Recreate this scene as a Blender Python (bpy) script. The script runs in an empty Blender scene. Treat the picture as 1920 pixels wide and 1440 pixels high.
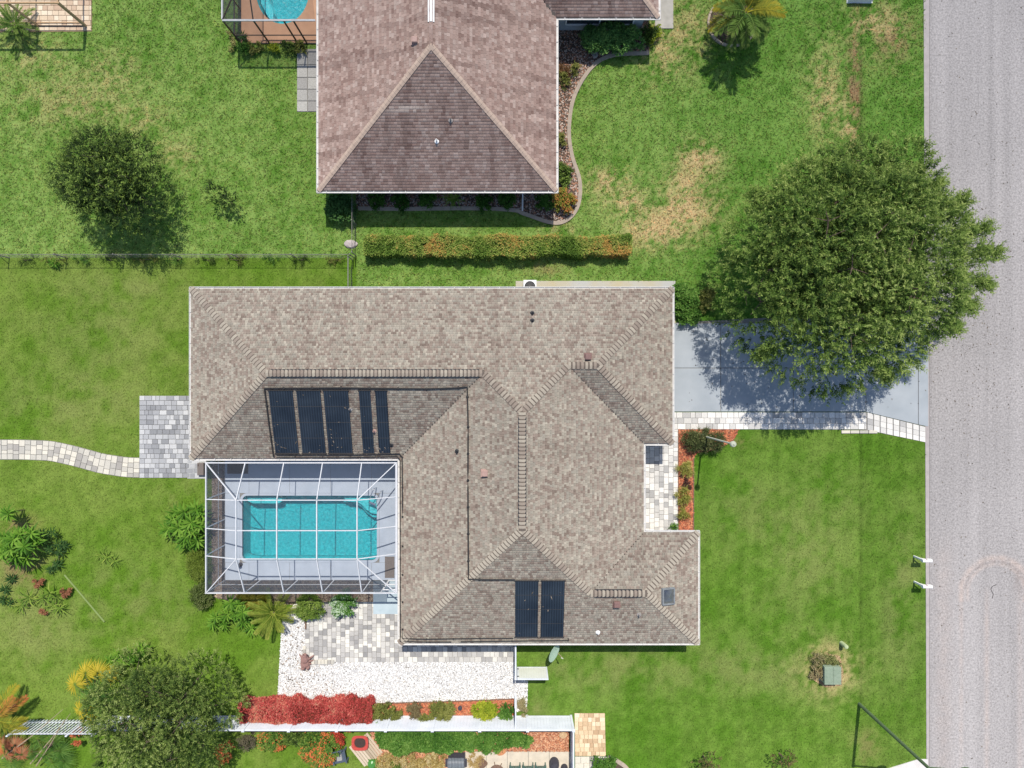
import bpy, math, random
import numpy as np
from mathutils import Vector, Matrix

random.seed(7)
SC = bpy.context.scene
COL = SC.collection

# ------------------------------------------------------------------ camera, sky, sun, exposure
HC = 44.0            # flying height of the camera, metres
SG = 30.0            # image pixels per metre on the ground
cam_d = bpy.data.cameras.new('camera')
cam = bpy.data.objects.new('camera', cam_d)
COL.objects.link(cam)
cam.location = (0, 0, HC)
cam.rotation_euler = (0, 0, 0)
cam_d.sensor_fit = 'HORIZONTAL'
cam_d.angle = 2 * math.atan(32.0 / HC)
cam_d.clip_start = 0.5
cam_d.clip_end = 1500
SC.camera = cam

SUN_EL = math.radians(62.0)
SUN_AZ = math.radians(5.7)          # clockwise from north (+Y)
world = bpy.data.worlds.new('World')
SC.world = world
world.use_nodes = True
wn = world.node_tree
for n in list(wn.nodes):
    wn.nodes.remove(n)
w_out = wn.nodes.new('ShaderNodeOutputWorld')
w_bg = wn.nodes.new('ShaderNodeBackground')
w_sky = wn.nodes.new('ShaderNodeTexSky')
w_sky.sky_type = 'NISHITA'
w_sky.sun_disc = False
w_sky.sun_elevation = SUN_EL
w_sky.sun_rotation = SUN_AZ
w_bg.inputs['Strength'].default_value = 0.13
wn.links.new(w_sky.outputs[0], w_bg.inputs['Color'])
wn.links.new(w_bg.outputs[0], w_out.inputs['Surface'])

sun_d = bpy.data.lights.new('sun', 'SUN')
sun_d.energy = 3.9
sun_d.angle = math.radians(0.5)
sun_d.color = (1.0, 0.94, 0.85)
sun = bpy.data.objects.new('sun', sun_d)
COL.objects.link(sun)
sdir = Vector((-math.sin(SUN_AZ) * math.cos(SUN_EL), -math.cos(SUN_AZ) * math.cos(SUN_EL), -math.sin(SUN_EL)))
sun.rotation_euler = sdir.to_track_quat('-Z', 'Y').to_euler()
sun.location = (0, 30, 60)

SC.view_settings.view_transform = 'Standard'
SC.view_settings.look = 'None'
SC.view_settings.gamma = 1.0
SC.view_settings.use_curve_mapping = False
SC.view_settings.exposure = 0.32
SC.cycles.max_bounces = 8
SC.cycles.transparent_max_bounces = 16

# ------------------------------------------------------------------ helpers
RNG = np.random.default_rng(11)


def G(px, py, h=0.0):
    """Image pixels to metres, for a point h metres above the ground."""
    k = (HC - h) / (HC * SG)  # scales image coordinates by the camera perspective at height h
    return ((px - 960.0) * k, -(py - 720.0) * k, h)


def gx(px, h=0.0):
    return (px - 960.0) * (HC - h) / (HC * SG)


def gy(py, h=0.0):
    return -(py - 720.0) * (HC - h) / (HC * SG)


W = {}    # world origin of every object


def thing(name, label, cat, loc, group=None):
    o = bpy.data.objects.new(name, None)
    o.empty_display_size = 0.3
    COL.objects.link(o)
    o.location = loc
    o['label'] = label
    o['category'] = cat
    if group:
        o['group'] = group
    W[o.name] = Vector(loc)
    return o


def tag(o, label, cat, group=None):
    o['label'] = label
    o['category'] = cat
    if group:
        o['group'] = group
    return o


def struct(o):
    o['kind'] = 'structure'
    return o


def stuff(o):
    o['kind'] = 'stuff'
    return o


def link(name, me, parent=None, at=None):
    o = bpy.data.objects.new(name, me)
    COL.objects.link(o)
    if parent is not None:
        o.parent = parent
        pw = W[parent.name]
        a = pw if at is None else Vector(at)
        o.location = a - pw
        W[o.name] = a
    else:
        a = Vector(at) if at is not None else Vector((0, 0, 0))
        o.location = a
        W[o.name] = a
    return o


class MB:
    def __init__(self):
        self.v, self.f = [], []

    def add(self, vs, fs):
        b = len(self.v)
        self.v.extend([tuple(p) for p in vs])
        self.f.extend([tuple(i + b for i in f) for f in fs])
        return self

    def box(self, x0, y0, z0, x1, y1, z1):
        x0, x1 = min(x0, x1), max(x0, x1)
        y0, y1 = min(y0, y1), max(y0, y1)
        vs = [(x0, y0, z0), (x1, y0, z0), (x1, y1, z0), (x0, y1, z0), (x0, y0, z1), (x1, y0, z1), (x1, y1, z1), (x0, y1, z1)]
        return self.add(vs, [(3, 2, 1, 0), (4, 5, 6, 7), (0, 1, 5, 4), (1, 2, 6, 5), (2, 3, 7, 6), (3, 0, 4, 7)])

    def bbox(self, x0, y0, z0, x1, y1, z1, b=0.02):
        """box with a chamfered top edge"""
        x0, x1 = min(x0, x1), max(x0, x1)
        y0, y1 = min(y0, y1), max(y0, y1)
        vs = [(x0, y0, z0), (x1, y0, z0), (x1, y1, z0), (x0, y1, z0),
              (x0, y0, z1 - b), (x1, y0, z1 - b), (x1, y1, z1 - b), (x0, y1, z1 - b),
              (x0 + b, y0 + b, z1), (x1 - b, y0 + b, z1), (x1 - b, y1 - b, z1), (x0 + b, y1 - b, z1)]
        fs = [(3, 2, 1, 0), (8, 9, 10, 11)]
        for i in range(4):
            j = (i + 1) % 4
            fs += [(i, j, j + 4, i + 4), (i + 4, j + 4, j + 8, i + 8)]
        return self.add(vs, fs)

    def prism(self, poly, z0, z1):
        n = len(poly)
        vs = [(p[0], p[1], z0) for p in poly] + [(p[0], p[1], z1) for p in poly]
        fs = [tuple(range(n - 1, -1, -1)), tuple(range(n, 2 * n))]
        fs += [(i, (i + 1) % n, (i + 1) % n + n, i + n) for i in range(n)]
        return self.add(vs, fs)

    def beam(self, p, q, w, h, up=(0, 0, 1)):
        p, q = Vector(p), Vector(q)
        d = (q - p).normalized()
        u = Vector(up)
        s = d.cross(u)
        if s.length < 1e-4:
            s = d.cross(Vector((0, 1, 0)))
        s.normalize()
        u = s.cross(d).normalized()
        vs = []
        for c in (p, q):
            for a, b in ((-1, -1), (1, -1), (1, 1), (-1, 1)):
                vs.append(c + s * (a * w / 2) + u * (b * h / 2))
        return self.add(vs, [(3, 2, 1, 0), (4, 5, 6, 7), (0, 1, 5, 4), (1, 2, 6, 5), (2, 3, 7, 6), (3, 0, 4, 7)])

    def tube(self, pts, r, n=8, cap=True):
        pts = [Vector(p) for p in pts]
        rs = r if isinstance(r, (list, tuple)) else [r] * len(pts)
        rings = []
        ref = None
        for i, p in enumerate(pts):
            d = (pts[min(i + 1, len(pts) - 1)] - pts[max(i - 1, 0)]).normalized()
            if ref is None:
                ref = Vector((1, 0, 0)) if abs(d.x) < 0.8 else Vector((0, 1, 0))
            s = d.cross(ref).normalized()
            t = s.cross(d).normalized()
            ref = t.cross(s) if False else ref
            rings.append([p + (s * math.cos(2 * math.pi * k / n) + t * math.sin(2 * math.pi * k / n)) * rs[i] for k in range(n)])
        vs = [v for ring in rings for v in ring]
        fs = []
        for i in range(len(pts) - 1):
            for k in range(n):
                a, b = i * n + k, i * n + (k + 1) % n
                fs.append((a, b, b + n, a + n))
        if cap:
            fs.append(tuple(range(n - 1, -1, -1)))
            fs.append(tuple(range((len(pts) - 1) * n, len(pts) * n)))
        return self.add(vs, fs)

    def lathe(self, c, prof, n=16):
        """prof: list of (radius, z)"""
        vs, fs = [], []
        for r, z in prof:
            for k in range(n):
                a = 2 * math.pi * k / n
                vs.append((c[0] + r * math.cos(a), c[1] + r * math.sin(a), c[2] + z))
        for i in range(len(prof) - 1):
            for k in range(n):
                a, b = i * n + k, i * n + (k + 1) % n
                fs.append((a, b, b + n, a + n))
        fs.append(tuple(range(n - 1, -1, -1)))
        fs.append(tuple(range((len(prof) - 1) * n, len(prof) * n)))
        return self.add(vs, fs)

    def blob(self, c, r, seed=0, nu=10, nv=7, rough=0.15):
        rr = random.Random(seed)
        vs, fs = [], []
        for j in range(nv + 1):
            th = math.pi * j / nv
            for i in range(nu):
                ph = 2 * math.pi * i / nu
                k = 1 + (rr.random() - 0.5) * 2 * rough * (0 if j in (0, nv) else 1)
                vs.append((c[0] + r[0] * k * math.sin(th) * math.cos(ph), c[1] + r[1] * k * math.sin(th) * math.sin(ph), c[2] + r[2] * k * math.cos(th)))
        for j in range(nv):
            for i in range(nu):
                a, b = j * nu + i, j * nu + (i + 1) % nu
                fs.append((a, a + nu, b + nu, b))
        return self.add(vs, fs)

    def build(self, name, m, parent=None, at=None, smooth=False):
        if parent is not None:
            org = W[parent.name]
        elif at is not None:
            org = Vector(at)
        else:
            a = np.array(self.v)
            org = Vector(((a[:, 0].min() + a[:, 0].max()) / 2, (a[:, 1].min() + a[:, 1].max()) / 2, a[:, 2].min()))
        me = bpy.data.meshes.new(name)
        me.from_pydata([(p[0] - org.x, p[1] - org.y, p[2] - org.z) for p in self.v], [], self.f)
        me.materials.append(m)
        if smooth:
            me.polygons.foreach_set('use_smooth', [True] * len(me.polygons))
        me.update()
        return link(name, me, parent, org)


def npdata(name, V, F, m, cols=None):
    """mesh data from arrays; F is (n,3) or (n,4)"""
    V = np.ascontiguousarray(V, dtype=np.float32)
    F = np.ascontiguousarray(F, dtype=np.int32)
    k = F.shape[1]
    me = bpy.data.meshes.new(name)
    me.vertices.add(len(V))
    me.vertices.foreach_set('co', V.ravel())
    me.loops.add(F.size)
    me.loops.foreach_set('vertex_index', F.ravel())
    me.polygons.add(len(F))
    me.polygons.foreach_set('loop_start', np.arange(0, F.size, k, dtype=np.int32))
    me.polygons.foreach_set('loop_total', np.full(len(F), k, dtype=np.int32))
    if cols is not None:
        at = me.attributes.new('Col', 'FLOAT_COLOR', 'POINT')
        c4 = np.ones((len(V), 4), dtype=np.float32)
        c4[:, :3] = cols
        at.data.foreach_set('color', c4.ravel())
    me.materials.append(m)
    me.update(calc_edges=True)
    return me


def npmesh(name, V, F, m, parent=None, cols=None, at=None):
    V = np.asarray(V, dtype=np.float64)
    org = W[parent.name] if parent is not None else (Vector(at) if at is not None else Vector((float(V[:, 0].mean()), float(V[:, 1].mean()), float(V[:, 2].min()))))
    me = npdata(name, V - np.array(org), F, m, cols)
    return link(name, me, parent, org)


# ------------------------------------------------------------------ value noise
_LAT = RNG.random((256, 256))


def vnoise(x, y, s, ox=0.0):
    x = np.asarray(x) * s + 37.1 + ox
    y = np.asarray(y) * s + 91.7 + ox * 1.7
    xi, yi = np.floor(x).astype(int), np.floor(y).astype(int)
    fx, fy = x - xi, y - yi
    fx, fy = fx * fx * (3 - 2 * fx), fy * fy * (3 - 2 * fy)
    a = _LAT[xi % 256, yi % 256]
    b = _LAT[(xi + 1) % 256, yi % 256]
    c = _LAT[xi % 256, (yi + 1) % 256]
    d = _LAT[(xi + 1) % 256, (yi + 1) % 256]
    return (a * (1 - fx) + b * fx) * (1 - fy) + (c * (1 - fx) + d * fx) * fy


def fbm(x, y, s, o=4, ox=0.0):
    t, a, tot = 0, 1.0, 0.0
    for i in range(o):
        t = t + a * vnoise(x, y, s * 2 ** i, ox + 13.3 * i)
        tot += a
        a *= 0.55
    return t / tot


def smooth(e0, e1, x):
    t = np.clip((x - e0) / (e1 - e0), 0, 1)
    return t * t * (3 - 2 * t)


def inpoly(px, py, poly):
    r = np.zeros(np.shape(px), bool)
    n = len(poly)
    for i in range(n):
        x0, y0 = poly[i]
        x1, y1 = poly[(i + 1) % n]
        if y0 == y1:
            continue
        c = ((y0 > py) != (y1 > py)) & (px < (x1 - x0) * (py - y0) / (y1 - y0) + x0)
        r ^= c
    return r


# ------------------------------------------------------------------ materials
MATS = {}


def nodes_for(name):
    m = bpy.data.materials.new(name)
    m.use_nodes = True
    t = m.node_tree
    b = t.nodes['Principled BSDF']
    b.inputs['Specular IOR Level'].default_value = 0.3
    b.inputs['Diffuse Roughness'].default_value = 0.6
    return m, t, b


def nmat(name, c1, c2=None, scale=8.0, rough=0.7, bump=0.0, bscale=None, metal=0.0, detail=4.0, spec=0.3, lo=0.3, hi=0.7):
    """two colours mixed by noise, with a fine bump"""
    m, t, b = nodes_for(name)
    b.inputs['Roughness'].default_value = rough
    b.inputs['Metallic'].default_value = metal
    b.inputs['Specular IOR Level'].default_value = spec
    geo = t.nodes.new('ShaderNodeNewGeometry')
    if c2 is None:
        c2 = tuple(x * 0.82 for x in c1)
    nz = t.nodes.new('ShaderNodeTexNoise')
    nz.inputs['Scale'].default_value = scale
    nz.inputs['Detail'].default_value = detail
    t.links.new(geo.outputs['Position'], nz.inputs['Vector'])
    rp = t.nodes.new('ShaderNodeValToRGB')
    rp.color_ramp.elements[0].position = lo
    rp.color_ramp.elements[0].color = (*c1, 1)
    rp.color_ramp.elements[1].position = hi
    rp.color_ramp.elements[1].color = (*c2, 1)
    t.links.new(nz.outputs['Fac'], rp.inputs['Fac'])
    t.links.new(rp.outputs['Color'], b.inputs['Base Color'])
    if bump:
        n2 = t.nodes.new('ShaderNodeTexNoise')
        n2.inputs['Scale'].default_value = bscale or scale * 3
        n2.inputs['Detail'].default_value = 3
        t.links.new(geo.outputs['Position'], n2.inputs['Vector'])
        bp = t.nodes.new('ShaderNodeBump')
        bp.inputs['Strength'].default_value = bump
        bp.inputs['Distance'].default_value = 0.03
        t.links.new(n2.outputs['Fac'], bp.inputs['Height'])
        t.links.new(bp.outputs['Normal'], b.inputs['Normal'])
    return m


def amat(name, rough=0.75, noise=0.25, scale=12.0, bump=0.0, bscale=30.0, spec=0.25, transl=0.0, nrough=0.65):
    """colour from the mesh's own Col attribute, varied by a fine noise"""
    m, t, b = nodes_for(name)
    b.inputs['Roughness'].default_value = rough
    b.inputs['Specular IOR Level'].default_value = spec
    at = t.nodes.new('ShaderNodeAttribute')
    at.attribute_name = 'Col'
    src = at.outputs['Color']
    geo = t.nodes.new('ShaderNodeNewGeometry')
    if noise:
        nz = t.nodes.new('ShaderNodeTexNoise')
        nz.inputs['Scale'].default_value = scale
        nz.inputs['Detail'].default_value = 5
        nz.inputs['Roughness'].default_value = nrough
        t.links.new(geo.outputs['Position'], nz.inputs['Vector'])
        mr = t.nodes.new('ShaderNodeMapRange')
        mr.inputs['From Min'].default_value = 0.25
        mr.inputs['From Max'].default_value = 0.75
        mr.inputs['To Min'].default_value = 1 - noise
        mr.inputs['To Max'].default_value = 1 + noise
        t.links.new(nz.outputs['Fac'], mr.inputs['Value'])
        mx = t.nodes.new('ShaderNodeVectorMath')
        mx.operation = 'SCALE'
        t.links.new(src, mx.inputs[0])
        t.links.new(mr.outputs[0], mx.inputs['Scale'])
        src = mx.outputs[0]
    t.links.new(src, b.inputs['Base Color'])
    if bump:
        n2 = t.nodes.new('ShaderNodeTexNoise')
        n2.inputs['Scale'].default_value = bscale
        n2.inputs['Detail'].default_value = 3
        t.links.new(geo.outputs['Position'], n2.inputs['Vector'])
        bp = t.nodes.new('ShaderNodeBump')
        bp.inputs['Strength'].default_value = bump
        bp.inputs['Distance'].default_value = 0.04
        t.links.new(n2.outputs['Fac'], bp.inputs['Height'])
        t.links.new(bp.outputs['Normal'], b.inputs['Normal'])
    if transl:
        tr = t.nodes.new('ShaderNodeBsdfTranslucent')
        t.links.new(src, tr.inputs['Color'])
        mix = t.nodes.new('ShaderNodeMixShader')
        mix.inputs['Fac'].default_value = transl
        out = t.nodes['Material Output']
        t.links.new(b.outputs[0], mix.inputs[1])
        t.links.new(tr.outputs[0], mix.inputs[2])
        t.links.new(mix.outputs[0], out.inputs['Surface'])
    return m


def rmat(name, stops, rough=0.8, noise=0.15, scale=25.0, bump=0.15, bscale=60.0):
    """each object its own colour out of a palette"""
    m, t, b = nodes_for(name)
    b.inputs['Roughness'].default_value = rough
    oi = t.nodes.new('ShaderNodeObjectInfo')
    rp = t.nodes.new('ShaderNodeValToRGB')
    el = rp.color_ramp.elements
    el[0].position, el[0].color = stops[0][0], (*stops[0][1], 1)
    el[1].position, el[1].color = stops[-1][0], (*stops[-1][1], 1)
    for p, c in stops[1:-1]:
        e = el.new(p)
        e.color = (*c, 1)
    t.links.new(oi.outputs['Random'], rp.inputs['Fac'])
    geo = t.nodes.new('ShaderNodeNewGeometry')
    nz = t.nodes.new('ShaderNodeTexNoise')
    nz.inputs['Scale'].default_value = scale
    nz.inputs['Detail'].default_value = 4
    t.links.new(geo.outputs['Position'], nz.inputs['Vector'])
    mr = t.nodes.new('ShaderNodeMapRange')
    mr.inputs['From Min'].default_value = 0.25
    mr.inputs['From Max'].default_value = 0.75
    mr.inputs['To Min'].default_value = 1 - noise
    mr.inputs['To Max'].default_value = 1 + noise
    t.links.new(nz.outputs['Fac'], mr.inputs['Value'])
    mx = t.nodes.new('ShaderNodeVectorMath')
    mx.operation = 'SCALE'
    t.links.new(rp.outputs['Color'], mx.inputs[0])
    t.links.new(mr.outputs[0], mx.inputs['Scale'])
    t.links.new(mx.outputs[0], b.inputs['Base Color'])
    if bump:
        n2 = t.nodes.new('ShaderNodeTexNoise')
        n2.inputs['Scale'].default_value = bscale
        t.links.new(geo.outputs['Position'], n2.inputs['Vector'])
        bp = t.nodes.new('ShaderNodeBump')
        bp.inputs['Strength'].default_value = bump
        bp.inputs['Distance'].default_value = 0.02
        t.links.new(n2.outputs['Fac'], bp.inputs['Height'])
        t.links.new(bp.outputs['Normal'], b.inputs['Normal'])
    return m


def screen_mat(name, col, opacity):
    """woven insect mesh: mostly holes"""
    m = bpy.data.materials.new(name)
    m.use_nodes = True
    t = m.node_tree
    out = t.nodes['Material Output']
    t.nodes.remove(t.nodes['Principled BSDF'])
    tr = t.nodes.new('ShaderNodeBsdfTransparent')
    df = t.nodes.new('ShaderNodeBsdfDiffuse')
    df.inputs['Color'].default_value = (*col, 1)
    mix = t.nodes.new('ShaderNodeMixShader')
    nz = t.nodes.new('ShaderNodeTexNoise')
    nz.inputs['Scale'].default_value = 3.0
    mr = t.nodes.new('ShaderNodeMapRange')
    mr.inputs['To Min'].default_value = opacity * 0.8
    mr.inputs['To Max'].default_value = opacity * 1.2
    geo = t.nodes.new('ShaderNodeNewGeometry')
    t.links.new(geo.outputs['Position'], nz.inputs['Vector'])
    t.links.new(nz.outputs['Fac'], mr.inputs['Value'])
    t.links.new(mr.outputs[0], mix.inputs['Fac'])
    t.links.new(tr.outputs[0], mix.inputs[1])
    t.links.new(df.outputs[0], mix.inputs[2])
    t.links.new(mix.outputs[0], out.inputs['Surface'])
    return m


def water_mat(name, tint, wscale=2.2, wave=0.25):
    m = bpy.data.materials.new(name)
    m.use_nodes = True
    t = m.node_tree
    out = t.nodes['Material Output']
    t.nodes.remove(t.nodes['Principled BSDF'])
    tr = t.nodes.new('ShaderNodeBsdfTransparent')
    tr.inputs['Color'].default_value = (*tint, 1)
    gl = t.nodes.new('ShaderNodeBsdfGlossy')
    gl.inputs['Roughness'].default_value = 0.2
    fr = t.nodes.new('ShaderNodeFresnel')
    fr.inputs['IOR'].default_value = 1.33
    geo = t.nodes.new('ShaderNodeNewGeometry')
    n1 = t.nodes.new('ShaderNodeTexNoise')
    n1.inputs['Scale'].default_value = wscale
    n1.inputs['Detail'].default_value = 3
    n1.inputs['Distortion'].default_value = 0.8
    t.links.new(geo.outputs['Position'], n1.inputs['Vector'])
    bp = t.nodes.new('ShaderNodeBump')
    bp.inputs['Strength'].default_value = wave
    bp.inputs['Distance'].default_value = 0.1
    t.links.new(n1.outputs['Fac'], bp.inputs['Height'])
    t.links.new(bp.outputs['Normal'], gl.inputs['Normal'])
    t.links.new(bp.outputs['Normal'], fr.inputs['Normal'])
    mix = t.nodes.new('ShaderNodeMixShader')
    t.links.new(fr.outputs[0], mix.inputs['Fac'])
    t.links.new(tr.outputs[0], mix.inputs[1])
    t.links.new(gl.outputs[0], mix.inputs[2])
    t.links.new(mix.outputs[0], out.inputs['Surface'])
    return m


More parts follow.
